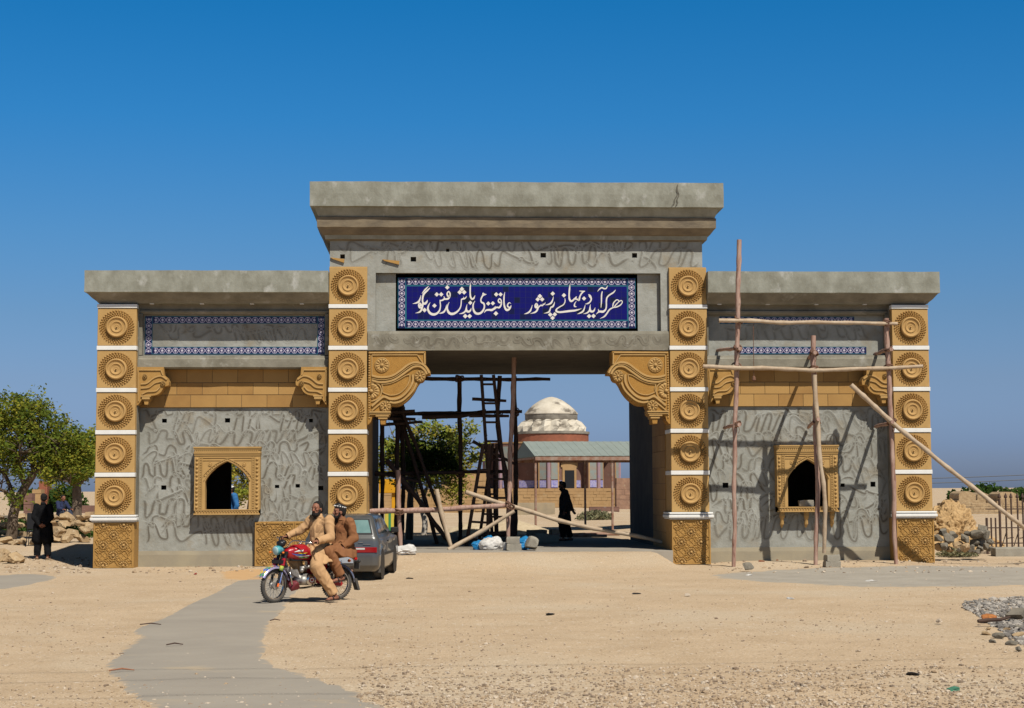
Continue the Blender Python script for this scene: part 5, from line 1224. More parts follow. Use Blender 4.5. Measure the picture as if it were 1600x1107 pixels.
# ------------------------------------------------------------------ trees and plants
def tree(label, name, base, trunk, limbs, blobs, nleaf, ls, lm, bm_, seed, group=None, tr0=.2, white=None):
    """trunk: list of offsets; limbs: end points; blobs: (centre, radii, weight) crown volumes, all relative to base"""
    rd = random.Random(seed); t = thing(name, label, 'tree', base, 0, group)
    mb = MB(); tp = [Vector(p) for p in trunk]; P = [Vector(q) for q in cr([tuple(p) for p in tp],5)]
    mb.tube([p+MN.noise_vector(p*2+Vector((seed,0,0)))*.04 for p in P],[tr0*(1.15-.5*i/len(P)) for i in range(len(P))],10)
    tips = []
    for k,(st_i,e_) in enumerate(limbs):
        a = tp[st_i]; e_ = Vector(e_); m1 = a.lerp(e_,.35)+Vector((rd.gauss(0,.12),rd.gauss(0,.12),.18)); m2 = a.lerp(e_,.7)+Vector((rd.gauss(0,.14),rd.gauss(0,.14),.1))
        C_ = [Vector(q) for q in cr([tuple(a),tuple(m1),tuple(m2),tuple(e_)],4)]; r0 = tr0*.5
        mb.tube(C_,[max(.015,r0*(1-.8*i/len(C_))) for i in range(len(C_))],7); 
        for j in range(4,len(C_),1):
            for _ in range(2):
                d = Vector((rd.gauss(0,1),rd.gauss(0,1),rd.gauss(.35,.6))).normalized()*rd.uniform(.4,1.0); e2 = C_[j]+d
                mb.tube([C_[j],C_[j]+d*.5+Vector((0,0,.06)),e2],[.026,.018,.007],5); tips.append(e2)
    mb.build('trunk', bm_ if not isinstance(bm_,list) else bm_, t, smooth=True)
    lf = MB(); cl = []
    tw = sum(b[2] for b in blobs)
    for b in blobs:
        for _ in range(int(nleaf/46*b[2]/tw)):
            while True:
                d = Vector((rd.uniform(-1,1),rd.uniform(-1,1),rd.uniform(-1,1)))
                if d.length<1 and d.length>rd.uniform(0,.95) and d.length>.0: break
            cl.append(Vector(b[0])+Vector((d.x*b[1][0],d.y*b[1][1],d.z*b[1][2])))
    cl += tips[::2]
    for c in cl:
        base_v = rd.random(); cr_ = rd.uniform(.16,.36)
        for _ in range(46):
            p = c+Vector((rd.gauss(0,1),rd.gauss(0,1),rd.gauss(0,.75)))*cr_*.6
            u = Vector((rd.gauss(0,1),rd.gauss(0,1),rd.gauss(0,.6))).normalized(); v = u.orthogonal(); v.rotate(Matrix.Rotation(rd.uniform(0,6.3),3,u)); s_ = ls*rd.uniform(.6,1.3)
            lf.add([p-u*s_,p+v*s_*.38,p+u*s_,p-v*s_*.38],[(0,1,2,3)],0,min(1,max(0.001,base_v*.6+rd.random()*.4)))
    lf.build('crown', lm, t); return t
m_bark = mat('grey_brown_bark',(.16,.12,.085),(.09,.065,.045),4,.95,.8,16,stretch=(2,2,.5)); 
lm1 = leafmat('neem_leaf',[(.065,.105,.02),(.13,.18,.03),(.24,.25,.036),(.38,.31,.04)])
lm2 = leafmat('yellow_green_leaf',[(.13,.19,.035),(.22,.27,.045),(.36,.34,.06),(.46,.33,.05)])
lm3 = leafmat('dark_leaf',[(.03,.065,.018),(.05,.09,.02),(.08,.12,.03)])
b1 = at(16,846,13.5); b1.z = gz(b1.x,b1.y)-.1
def rel(px,py,Y,b): p = at(px,py,Y); return (p.x-b.x,p.y-b.y,p.z-b.z)
tree('large spreading tree with pale forked trunk at the left edge','tree',b1,[(0,0,0),(.06,0,.5),(.14,.1,1.2),(.42,.1,1.8),(.72,0,2.3)],
     [(2,rel(-25,690,13.2,b1)),(2,rel(-10,760,13.0,b1)),(4,rel(40,660,13.5,b1)),(4,rel(90,690,13,b1)),(4,rel(120,730,13.8,b1)),(3,rel(0,650,13.8,b1)),(4,rel(70,640,14.2,b1)),(4,rel(110,755,13,b1)),(3,rel(30,700,12.6,b1)),(4,rel(135,700,14.4,b1))],
     [(rel(35,672,13.6,b1),(1.5,1.5,1.05),3.0),(rel(-35,690,13.6,b1),(1.4,1.5,1.3),2.2),(rel(95,700,13.6,b1),(1.05,1.2,.75),1.6),(rel(70,728,13.4,b1),(1.5,1.2,.35),1.0),(rel(20,640,13.8,b1),(1.0,1.1,.55),1.0),(rel(128,712,14.2,b1),(.45,.8,.5),.5)],
     22000,.060,lm1,m_bark,3,'trees left of the gateway',.17)
b2_ = at(118,812,38); b2_.z = .2
tree('more distant dark-trunked tree beside the outer left pillar','tree',b2_,[(0,0,0),(.05,0,.9),(.0,.1,1.9),(-.2,0,2.6)],
     [(2,rel(90,730,38,b2_)),(3,rel(110,690,38,b2_)),(2,rel(160,735,38,b2_)),(3,rel(145,690,38,b2_)),(3,rel(75,750,38,b2_))],
     [(rel(120,720,38,b2_),(1.7,1.5,.9),2),(rel(150,700,38,b2_),(1.2,1.2,.8),1),(rel(95,745,38,b2_),(1.2,1,.35),.5)],9000,.085,lm1,m_bark,5,'trees left of the gateway',.24)
b3 = at(640,846,15.2); b3.z = gz(b3.x,b3.y)-.1
tree('leafy yellow-green tree with dark trunk just behind the passage','tree',b3,[(0,0,0),(.02,0,.7),(.06,.05,1.5),(.12,.1,2.0)],
     [(2,rel(620,700,15.4,b3)),(3,rel(655,670,16,b3)),(3,rel(690,690,16,b3)),(3,rel(735,690,16.2,b3)),(3,rel(700,740,15.6,b3)),(3,rel(745,720,16.4,b3)),(2,rel(600,720,15.6,b3))],
     [(rel(672,690,16.2,b3),(.85,1.2,.62),2.6),(rel(720,700,13.3,b3),(.65,1.0,.55),1.2),(rel(612,712,16,b3),(.55,.9,.6),1.0),(rel(668,718,14.6,b3),(.62,.9,.45),1.3),(rel(738,672,16.5,b3),(.3,.5,.25),.25)],
     3300,.072,lm2,m_bark,8,'trees behind the gateway',.13)
b6 = at(640,847,10.4); b6.z = gz(b6.x,b6.y)-.1
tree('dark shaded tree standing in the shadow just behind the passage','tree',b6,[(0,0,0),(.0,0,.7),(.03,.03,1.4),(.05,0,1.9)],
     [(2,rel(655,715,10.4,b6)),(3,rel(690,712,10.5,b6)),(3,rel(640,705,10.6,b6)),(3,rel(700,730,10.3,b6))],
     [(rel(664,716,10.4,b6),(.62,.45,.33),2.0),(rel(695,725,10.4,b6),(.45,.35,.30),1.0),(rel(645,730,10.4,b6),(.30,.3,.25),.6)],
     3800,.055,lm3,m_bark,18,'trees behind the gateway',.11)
b4 = at(662,838,16.5); b4.z = .25
tree('slim tree with whitewashed trunk behind the passage','tree',b4,[(0,0,0),(.03,0,.6),(-.08,.05,1.1),(.1,.1,1.7)],
     [(2,rel(650,735,16.5,b4)),(3,rel(690,725,16.5,b4)),(3,rel(700,760,16.5,b4))],
     [(rel(690,728,16.5,b4),(1.1,.9,.5),1),(rel(710,765,16.5,b4),(.5,.6,.35),.3),(rel(605,720,17,b4),(.9,.9,.7),.9)],4200,.065,lm2,mat('whitewashed_bark',(.50,.46,.40),(.30,.25,.20),3,.95,.5,14),9,'trees behind the gateway',.10)
b5 = at(390,800,24); b5.z = .3
tree('leafy tree behind the left bay, seen through its window','tree',b5,[(0,0,0),(.0,0,.8),(.1,.05,1.6)],[(2,(-.6,0,2.4)),(2,(.5,0,2.6))],
     [((-.1,0,2.3),(1.9,1.2,1.2),1)],3600,.075,lm2,m_bark,12,'trees behind the gateway',.12)
def bush(px,py,Y,r,n,ls,lm,label,name='bush',seed=0,dome=True,cat='bush'):
    c = at(px,py,Y); rd = random.Random(seed); lf = MB(); c.z = gz(c.x,c.y)
    for _ in range(n):
        d = Vector((rd.gauss(0,.5),rd.gauss(0,.5),abs(rd.gauss(0,.5)))); 
        if d.length>1.1: d = d.normalized()*rd.uniform(.7,1.05)
        p = Vector((d.x*r[0],d.y*r[1],d.z*r[2]+.03)); u = Vector((rd.gauss(0,1),rd.gauss(0,1),rd.gauss(.4,.7))).normalized(); v = u.orthogonal(); v.rotate(Matrix.Rotation(rd.uniform(0,6.3),3,u)); s_ = ls*rd.uniform(.6,1.3)
        lf.add([p-u*s_,p+v*s_*.4,p+u*s_,p-v*s_*.4],[(0,1,2,3)],0,max(.001,rd.random()))
    return tag(lf.build(name,lm,None,loc=c),label,cat)
lm4 = leafmat('dry_bush_leaf',[(.16,.17,.09),(.24,.23,.13),(.32,.28,.16)])
bush(930,812,40,(.9,.7,.42),1800,.075,lm4,'dry grey-green bush on the sand beside the shed post',seed=1)
bush(22,834,20,(.7,.6,.55),1500,.07,lm3,'dark green bush at the base of the left tree',seed=2)
bush(112,832,15,(.8,.5,.35),1300,.06,lm3,'low dark bush behind the standing man',seed=3)
bush(100,795,85,(1.8,1.2,1.9),2400,.17,lm3,'rounded green bush far behind the left trees',seed=4)
bush(50,800,95,(1.8,1.2,1.6),1800,.17,lm3,'green bush behind the pinkish monument',seed=5)
bush(1497,846,3.2,(.6,.4,.22),900,.045,lm4,'dry weeds between the rock mound and the stone pile',seed=6)
bush(1540,783,130,(3.2,1.5,1.9),1500,.25,lm3,'distant green tree behind the box tombs','distant_tree',7,cat='tree')
bush(1598,788,110,(2.2,1.5,1.5),1500,.22,lm3,'distant green tree at the right edge of the horizon','distant_tree',8,cat='tree')
bush(1489,781,120,(.7,.5,1.3),260,.2,lm3,'small lone tree on the horizon above the rock mound','distant_tree',9,cat='tree')

# yellow painted frame under the tree
m_yel = mat('yellow_paint',(.62,.30,.012),(.52,.25,.012),4,.5); m_yel2 = mat('lemon_paint',(.50,.42,.06),None,rough=.6)
yq = at(606,834,22.0); yk = thing('yellow_frame','yellow painted metal frame with green striped leg under the leafy tree','frame',(yq.x,22.0,gz(yq.x,22.0)))
def yb2(px0,px1,py0,py1): a = at(px0,py1,22.0); b = at(px1,py0,22.0); return a.x-yq.x,b.x-yq.x,a.z-gz(yq.x,22.0),b.z-gz(yq.x,22.0)
a = yb2(592,620,749,771); mb = MB(); mb.box(a[0],a[1],-.2,.2,a[2],a[3],0,bev=.02); mb.build('top_panel', m_yel, yk)
a = yb2(612,620,771,800); mb = MB(); mb.box(a[0],a[1],-.08,.08,a[2],a[3],0,bev=.01); mb.build('leg', m_yel, yk)
a = yb2(601,620,800,860); mb = MB(); mb.box(a[0],a[1],-.12,.12,0,a[3],0,bev=.02); lg = mb.build('leg_casing', m_yel2, yk)
a = yb2(607,611,802,858); mb = MB(); mb.box(a[0],a[1],-.125,-.121,.02,a[3],0); mb.build('green_stripe', mat('green_paint',(.03,.2,.08),None,rough=.6), lg)

# ------------------------------------------------------------------ people
_SPH = None
def sph(mb, c, r, m=0, rot=None):
    global _SPH
    if _SPH is None:
        bm = bmesh.new(); bmesh.ops.create_icosphere(bm, subdivisions=3, radius=1); _SPH = ([v.co.copy() for v in bm.verts],[tuple(v.index for v in f.verts) for f in bm.faces]); bm.free()
    rr = r if isinstance(r,(tuple,list)) else (r,r,r)
    vs = []
    for v in _SPH[0]:
        p = Vector((v.x*rr[0],v.y*rr[1],v.z*rr[2])); p = rot@p if rot is not None else p; vs.append(Vector(c)+p)
    mb.add(vs,_SPH[1],m)
def cap(mb, a, b, ra, rb):
    a,b = Vector(a),Vector(b); n = max(2,int((b-a).length/.03)); mb.tube([a.lerp(b,i/n) for i in range(n+1)],[ra+(rb-ra)*i/n for i in range(n+1)],14); sph(mb,a,ra); sph(mb,b,rb)
def chain(mb, pts, rad):
    for i in range(len(pts)-1): cap(mb, pts[i], pts[i+1], rad[i], rad[i+1])
def fuse(mb, voxel, name, material, parent, folds=0.0, seed=0, smooth_it=4, cut=()):
    me = bpy.data.meshes.new('tmp'); me.from_pydata(mb.v,[],mb.f)
    o = bpy.data.objects.new('tmp', me); COL.objects.link(o)
    md = o.modifiers.new('r','REMESH'); md.mode = 'VOXEL'; md.voxel_size = voxel; md.use_smooth_shade = True
    sm = o.modifiers.new('s','SMOOTH'); sm.factor = .5; sm.iterations = smooth_it
    bpy.context.view_layer.update(); dg = bpy.context.evaluated_depsgraph_get()
    m2 = bpy.data.meshes.new_from_object(o.evaluated_get(dg)); bpy.data.objects.remove(o); bpy.data.meshes.remove(me)
    if folds:
        n_ = len(m2.vertices); nr = [v.normal.copy() for v in m2.vertices]
        for v,n in zip(m2.vertices,nr):
            p = v.co; w_ = MN.noise_vector(p*3.5+Vector((seed,0,0)))*.16; q = p+w_
            d = (1-abs(MN.noise(Vector((q.x*11,q.y*11,q.z*4.5+seed))))*3.2)*.75+.45*MN.noise(Vector((q.x*4,q.y*4,q.z*9-seed)))
            v.co = p+n*d*folds
    if cut:                                                    # open the cloth at cuffs and hems
        bm = bmesh.new(); bm.from_mesh(m2)
        bmesh.ops.delete(bm, geom=[v for v in bm.verts if any((v.co-c).length<rd_ and (v.co-c).dot(n)>0 for c,n,rd_ in cut)], context='VERTS'); bm.to_mesh(m2); bm.free()
    m2.name = name; m2.materials.clear(); m2.materials.append(material)
    for p in m2.polygons: p.use_smooth = True; p.material_index = 0
    r_ = bpy.data.objects.new(name, m2); COL.objects.link(r_); r_.parent = parent; return r_

def frame(fwd): 
    f = Vector(fwd).normalized(); l = Vector((0,0,1)).cross(f).normalized(); u = f.cross(l); return Matrix((f,l,u)).transposed()
def headm(mb, c, fwd, k=1.0):                                   # x forward, y left, z up
    M_ = frame(fwd); P = lambda x,y,z: Vector(c)+M_@(Vector((x,y,z))*k)
    sph(mb,P(-.005,0,.03),(.100*k,.078*k,.098*k),rot=M_); sph(mb,P(.022,0,-.045),(.068*k,.060*k,.068*k),rot=M_); sph(mb,P(.055,0,-.088),(.030*k,.032*k,.024*k),rot=M_)
    cap(mb,P(.088,0,.025),P(.112,0,-.012),.011*k,.015*k); sph(mb,P(.104,.013,-.018),.010*k); sph(mb,P(.104,-.013,-.018),.010*k)
    cap(mb,P(.080,-.045,.040),P(.080,.045,.040),.013*k,.013*k); cap(mb,P(.080,-.018,-.05),P(.080,.018,-.05),.011*k,.011*k)
    for s in (-1,1): sph(mb,P(-.005,.080*s,-.005),(.024*k,.010*k,.033*k),rot=M_); sph(mb,P(.062,.045*s,-.005),(.022*k,.022*k,.022*k))
    return P, M_
def handm(mb, wr, d, up, side, curl=.5, k=1.0):                 # d: along the hand, up: back of the hand, side=+1 when the thumb lies at d x up
    d = Vector(d).normalized(); up = Vector(up); up = (up-d*up.dot(d)).normalized(); th = d.cross(up)*side
    wr = Vector(wr); c = wr+d*.052*k
    sph(mb,c,(.052*k,.042*k,.017*k),rot=Matrix((d,th,up)).transposed()); cap(mb,wr-d*.02,wr+d*.02,.027*k,.026*k)
    for i,(o,L_) in enumerate(((.030,.072),(.010,.082),(-.010,.076),(-.029,.060))):
        p = c+d*.040*k+th*o*k; r = .0098*k; pts = [p]; a = 0
        for s_,fr in enumerate((.45,.32,.23)):
            a += curl*(.55 if s_==0 else .9); p = p+(d*math.cos(a)-up*math.sin(a))*L_*fr*k*1.05; pts.append(p)
        chain(mb,pts,[r*1.08,r,r*.95,r*.85])
    p = wr+d*.022*k+th*.030*k; q = p+(d*.55+th*.75-up*.25).normalized()*.042*k; chain(mb,[p,q,q+(d*.85+th*.2-up*.45*curl*2).normalized()*.034*k],[.014*k,.012*k,.010*k])

def person(name, label, J, mats, loc, rz, head_fwd, hands, wear, feet_dir, group=None, beard=None, hairtop=True, capm=None, seat=False, sandal=None, k=1.0, voxel=.0075, tunic_len=.0, capname='cap', pattern=False, cat='person'):
    t = thing(name, label, cat, loc, rz, group)
    skin, upper, lower, hair = mats
    V = {q: Vector(p) for q,p in J.items()}
    mb = MB(); P,M_ = headm(mb, V['head'], head_fwd, k)
    chain(mb,[V['neck']-Vector((0,0,.04)),V['head']+M_@Vector((-.015,0,-.06))*k],[.058,.054])
    sp = [V['pelvis'],V['waist'],V['chest'],V['neck']]; chain(mb,sp,[.115,.105,.115,.055])
    for s in 'LR':
        chain(mb,[V['chest']+Vector((0,0,.08)),V['sh'+s],V['el'+s],V['wr'+s]],[.07,.052,.040,.027])
        chain(mb,[V['pelvis'],V['hp'+s],V['kn'+s],V['an'+s]],[.10,.080,.054,.036])
        f = Vector(feet_dir[s]).normalized(); a = V['an'+s]; lat = Vector((-f.y,f.x,0))
        chain(mb,[a+Vector((0,0,-.01)),a-f*.045+Vector((0,0,-.045)),a+f*.07+Vector((0,0,-.055)),a+f*.155+Vector((0,0,-.063))],[.036,.033,.034,.022])
        for i in range(5): cap(mb,a+f*.15+lat*(i-2)*.017+Vector((0,0,-.066)),a+f*(.185-.008*abs(i-1.5))+lat*(i-2)*.018+Vector((0,0,-.070)),.0105,.009)
        d,u,sd,cu = hands[s]; handm(mb, V['wr'+s], d, u, sd, cu, k)
    fuse(mb, voxel, 'body', skin, t, smooth_it=2)
    # tunic
    mb = MB(); chain(mb,[V['pelvis'],V['waist'],V['chest'],V['neck']-Vector((0,0,.03))],wear['torso'])
    for s in 'LR':
        chain(mb,[V['chest']+Vector((0,0,.07)),V['sh'+s]-Vector((0,0,.012))],[.110,.076]); chain(mb,[V['sh'+s],V['el'+s],V['wr'+s]-(V['wr'+s]-V['el'+s]).normalized()*.035],wear['arm'])
        chain(mb,[V['pelvis']+Vector((0,0,.02)),V['hp'+s]],[wear['torso'][0],wear['hem']])
        if 'skirt' in wear:
            a = V['hp'+s]; b = V['kn'+s]; e_ = a.lerp(b,wear['skirt']); chain(mb,[a,e_],[wear['hem'],wear['hem']*wear.get('flare',1.05)])
    if 'panel' in wear:
        for a,b,r in wear['panel']: cap(mb,a,b,r,r)
    cap(mb,V['neck']-Vector((0,0,.035)),V['neck']-Vector((0,0,.0)),.075,.066)
    ku = fuse(mb, .011, 'tunic', upper, t, wear.get('folds',.012), len(label)*.7, cut=[(V['wr'+s]-(V['wr'+s]-V['el'+s]).normalized()*.012,(V['wr'+s]-V['el'+s]).normalized(),.10) for s in 'LR'])
    from mathutils.bvhtree import BVHTree
    bv = BVHTree.FromPolygons([v.co for v in ku.data.vertices],[tuple(p.vertices) for p in ku.data.polygons])
    cf = (V['shL']-V['shR']).cross(Vector((0,0,1))); cf.z = 0; cf.normalize(); cl = Vector((0,0,1)).cross(cf)
    def hit(o_, z):                                            # a point on the front of the tunic
        h_ = bv.ray_cast(Vector((V['chest'].x,V['chest'].y,z))+cl*o_+cf*.8, -cf); return h_[0]+h_[1]*.004 if h_[0] is not None else None
    zt_ = V['neck'].z-.07; zl = V['waist'].z-.02
    def patch(name_, o0, o1, z0, z1, nx_, nz_, m__):
        g = [[hit(o0+(o1-o0)*i/nx_, z0+(z1-z0)*j/nz_) for i in range(nx_+1)] for j in range(nz_+1)]
        if any(q_ is None for r_ in g for q_ in r_): return
        mb = MB(); mb.add([q_ for r_ in g for q_ in r_],[(j*(nx_+1)+i,j*(nx_+1)+i+1,(j+1)*(nx_+1)+i+1,(j+1)*(nx_+1)+i) for j in range(nz_) for i in range(nx_)],0); mb.build(name_, m__, ku, True)
    dk = upper.name+'_seam'; sm_ = bpy.data.materials.get(dk)
    if sm_ is None:
        c_ = {'beige_cloth':(.37,.215,.105),'rust_brown_cloth':(.19,.075,.03)}.get(upper.name,(.02,.02,.022)); sm_ = mat(dk, c_, None, rough=.95)
    patch('placket', -.016, .016, zl+.1, zt_, 2, 10, sm_); patch('chest_pocket', .05, .14, V['chest'].z-.03, V['chest'].z+.09, 4, 4, sm_)
    mb = MB(); c_ = V['neck']-Vector((0,0,.012)); mb.tube([c_+Vector((math.cos(a*math.pi/10)*.072,math.sin(a*math.pi/10)*.070,.004*math.cos(a*math.pi/10))) for a in range(20)],.013,6,closed=True,flat=None); mb.build('collar', upper, ku, True)
    for s in 'LR':
        d_ = (V['wr'+s]-V['el'+s]).normalized(); c_ = V['wr'+s]-d_*.035; u_ = d_.orthogonal().normalized(); v_ = d_.cross(u_); r_ = wear['arm'][2]*1.02; mb = MB()
        vs = [c_+d_*h_*.5+(u_*math.cos(a*math.pi/9)+v_*math.sin(a*math.pi/9))*rr_ for h_,rr_ in ((.02,r_),(.11,r_*1.0),(.112,r_*.86)) for a in range(18)]
        mb.add(vs,[(i*18+a,i*18+(a+1)%18,(i+1)*18+(a+1)%18,(i+1)*18+a) for i in range(2) for a in range(18)],0); mb.build('cuff', upper, ku, True, sharp=40)
    mb = MB()
    for s in 'LR':
        chain(mb,[V['pelvis']-Vector((0,0,.02)),V['hp'+s],V['kn'+s],V['an'+s].lerp(V['kn'+s],.10)],wear['leg'])
    fuse(mb, .011, 'trousers', lower, t, wear.get('folds',.012), len(label)*.9+3, cut=[(V['an'+s].lerp(V['kn'+s],.03),(V['an'+s]-V['kn'+s]).normalized(),.16) for s in 'LR'])
    for fl in wear.get('flaps',()):                             # loose tunic skirt falling over the thigh
        g = [[Vector(q_) for q_ in cr(row,6)] for row in fl]; nu = len(g[0]); rows = []
        for j in range(len(g)-1):
            for k_ in range(6):
                u_ = k_/6; rows.append([g[j][i].lerp(g[j+1][i],u_) for i in range(nu)])
        rows.append(g[-1]); vs = []
        for j,r_ in enumerate(rows):
            for i,q_ in enumerate(r_): a_ = j/len(rows); vs.append(q_+Vector((0,.016*math.sin(i*1.25)*a_+.010*MN.noise(q_*9),.012*math.sin(i*.9)*a_)))
        mb = MB(); mb.add(vs,[(j*nu+i,j*nu+i+1,(j+1)*nu+i+1,(j+1)*nu+i) for j in range(len(rows)-1) for i in range(nu-1)],0)
        fo = mb.build('tunic_skirt', upper, ku, True); so2 = fo.modifiers.new('s','SOLIDIFY'); so2.thickness = .008
    # hair, beard, eyes
    mb = MB(); sph(mb,P(-.024,0,.048),(.100*k,.086*k,.094*k),rot=M_); sph(mb,P(-.058,0,.0),(.060*k,.080*k,.072*k),rot=M_)
    if hairtop:
        h_ = fuse(mb,.008,'hair',hair,t,.006,3)
        for v in h_.data.vertices:                            # hairline: pull the forehead side back
            q = M_.transposed()@(v.co-V['head'])
            if q.x>.028*k and q.z<.098*k: v.co -= M_@Vector((q.x-.028*k,0,0))
    if beard:
        mb = MB(); L_ = beard
        sph(mb,P(.058,0,-.085),(.045*k,.054*k,.040*k),rot=M_); cap(mb,P(.050,0,-.09),P(.050,0,-.09-L_),.045*k,.022*k)
        for s in (-1,1): chain(mb,[P(.012,.070*s,-.01),P(.025,.066*s,-.055),P(.05,.045*s,-.09)],[.014*k,.020*k,.026*k])
        cap(mb,P(.096,-.022,-.036),P(.096,.022,-.036),.009*k,.009*k); fuse(mb,.007,'beard',hair,t,.006,9)
    for s in (-1,1):
        mb = MB(); sph(mb,P(.078,.032*s,.014),.011*k); mb.build('eye',m_black,t,True)
        mb = MB(); chain(mb,[P(.088,.014*s,.042),P(.086,.034*s,.047),P(.072,.054*s,.040)],[.006,.006,.004]); mb.build('eyebrow',hair,t,True)
    if capm:
        mb = MB(); C_ = lambda x,y,z: P(x,y,z)
        pr = [(1.03,.060),(1.05,.075),(1.03,.115),(.93,.132),(.5,.142),(.02,.144)]; n = 28; vs = []
        for r,z in pr:
            for j in range(n): an = 2*math.pi*j/n; vs.append(P(-.012+.094*r*math.cos(an),.080*r*math.sin(an),z-.02*math.cos(an)*-1))
        mb.add(vs,[(i*n+j,i*n+(j+1)%n,(i+1)*n+(j+1)%n,(i+1)*n+j) for i in range(len(pr)-1) for j in range(n)],0); mb.add(vs[-n:],[tuple(range(n))],0); mb.add(vs[:n],[tuple(range(n))],0)
        cp_ = mb.build(capname, capm, t, True, sharp=50)
        if pattern:
            mb = MB()
            for j in range(14):
                an = 2*math.pi*j/14; c = P(-.012+.100*math.cos(an),.086*math.sin(an),.095+.02*math.cos(an)); sph(mb,c,(.006,.006,.006) if False else .0125*k)
            mb.build('white_patch', m_white, cp_, True)
    if sandal:
        for s in 'LR':
            f = Vector(feet_dir[s]).normalized(); a = V['an'+s]; lat = Vector((-f.y,f.x,0)); mb = MB()
            mb.tube([a-f*.075+Vector((0,0,-.082)),a+Vector((0,0,-.082)),a+f*.10+Vector((0,0,-.084)),a+f*.20+Vector((0,0,-.082))],[.035,.042,.047,.03],10,flat=(1,1,.28))
            mb.tube([a+f*.06+lat*.045+Vector((0,0,-.075)),a+f*.07+lat*.02+Vector((0,0,-.018)),a+f*.07-lat*.02+Vector((0,0,-.018)),a+f*.06-lat*.045+Vector((0,0,-.075))],.013,6)
            mb.tube([a-f*.06+lat*.035+Vector((0,0,-.07)),a-f*.078+Vector((0,0,-.03)),a-f*.06-lat*.035+Vector((0,0,-.07))],.011,6)
            mb.build('sandal', sandal, t, True)
    return t

BYAW = math.pi+R(31); bo = onz(526,939.5,0)
BK = Vector((bo.x,bo.y,gz(bo.x,bo.y)+.004))
Jr = dict(pelvis=(.34,0,.87),waist=(.33,0,1.02),chest=(.33,0,1.20),neck=(.34,0,1.43),head=(.385,.0,1.555),
  shL=(.25,.185,1.375),elL=(.27,.285,1.08),wrL=(.53,.325,1.03),shR=(.39,-.185,1.375),elR=(.55,-.30,1.19),wrR=(.775,-.315,1.10),
  hpL=(.36,.10,.85),knL=(.55,.31,.60),anL=(.24,.40,.115),hpR=(.36,-.10,.85),knR=(.74,-.20,.74),anR=(.52,-.20,.36))
person('person','bearded man in beige tunic and trousers riding the red motorcycle, one foot on the sand',Jr,(m_skin,m_beige,m_beige,m_hair),BK,BYAW,(1,.50,-.05),
  {'L':((.85,.12,-.1),(0,.1,1),-1,1.1),'R':((.85,-.1,-.1),(0,0,1),1,1.1)},
  dict(torso=[.180,.168,.165,.076],arm=[.088,.072,.060],hem=.140,skirt=.15,leg=[.15,.118,.112,.085],folds=.013,panel=[((.50,.03,.84),(.40,.0,.88),.09),((.30,.0,.84),(.18,0,.86),.12)],
   flaps=[[[(.12,.15,.92),(.22,.19,.94),(.36,.19,.95),(.48,.16,.93)],[(.08,.20,.80),(.22,.27,.80),(.40,.28,.80),(.56,.22,.84)],[(.15,.24,.71),(.26,.335,.68),(.43,.385,.65),(.59,.345,.71)]]]),
  {'L':(.95,.25,0),'R':(1,0,0)},beard=.055,sandal=m_sole)
Jp = dict(pelvis=(-.10,0,.90),waist=(-.12,0,1.04),chest=(-.12,0,1.19),neck=(-.09,0,1.38),head=(-.045,.0,1.50),
  shL=(-.15,.18,1.325),elL=(-.20,.26,1.06),wrL=(.0,.25,.93),shR=(-.09,-.18,1.325),elR=(-.02,-.25,1.08),wrR=(.15,-.2,.95),
  hpL=(-.06,.11,.88),knL=(.28,.25,.84),anL=(.06,.26,.42),hpR=(-.06,-.11,.88),knR=(.28,-.24,.84),anR=(.08,-.24,.42))
person('person','bearded man in rust brown tunic and black and white cap sitting behind the motorcycle rider',Jp,(m_skin,m_tan,m_tan,m_hair),BK,BYAW,(1,-.18,0),
  {'L':((.8,-.1,-.5),(.3,.2,.9),-1,.5),'R':((.8,.1,-.5),(.3,-.2,.9),1,.5)},
  dict(torso=[.175,.160,.155,.074],arm=[.086,.072,.060],hem=.135,skirt=.15,leg=[.15,.120,.108,.085],folds=.013,panel=[((-.2,.0,.86),(-.24,.05,.84),.10)],
   flaps=[[[(-.26,.12,.95),(-.14,.18,.97),(-.02,.19,.97),(.06,.16,.96)],[(-.30,.17,.84),(-.14,.27,.85),(.04,.30,.90),(.16,.27,.95)],[(-.30,.18,.72),(-.14,.29,.72),(.06,.35,.76),(.24,.33,.86)]]]),
  {'L':(1,.1,-.1),'R':(1,0,0)},beard=.07,capm=m_black,hairtop=True,pattern=True,sandal=m_sole)
q = onz(66,878,0); 
Js = dict(pelvis=(0,0,.93),waist=(0,0,1.08),chest=(.0,0,1.28),neck=(.01,0,1.52),head=(.035,.0,1.66),
  shL=(-.01,.175,1.45),elL=(-.11,.235,1.16),wrL=(-.19,.07,.955),shR=(-.01,-.175,1.45),elR=(-.11,-.235,1.16),wrR=(-.19,-.07,.955),
  hpL=(0,.10,.90),knL=(.03,.12,.50),anL=(-.01,.14,.10),hpR=(0,-.10,.90),knR=(.02,-.12,.50),anR=(-.06,-.15,.10))
person('person','man in black tunic seen from behind, hands clasped, by the left pillar',Js,(m_skin,m_blackcloth,m_blackcloth,m_hair),(q.x,q.y,gz(q.x,q.y)-.008),R(97),(1,.35,0),
  {'L':((-.15,-.9,-.15),(-1,0,0),1,.5),'R':((-.15,.9,-.05),(-1,0,0),-1,.5)},
  dict(torso=[.185,.18,.165,.075],arm=[.080,.070,.056],hem=.155,skirt=.82,flare=1.12,leg=[.15,.13,.11,.085],folds=.010,panel=[((0,-.06,.62),(0,.06,.62),.16)]),
  {'L':(1,.15,0),'R':(1,-.2,0)},sandal=m_peb[1])
q = at(883,847,7.9)
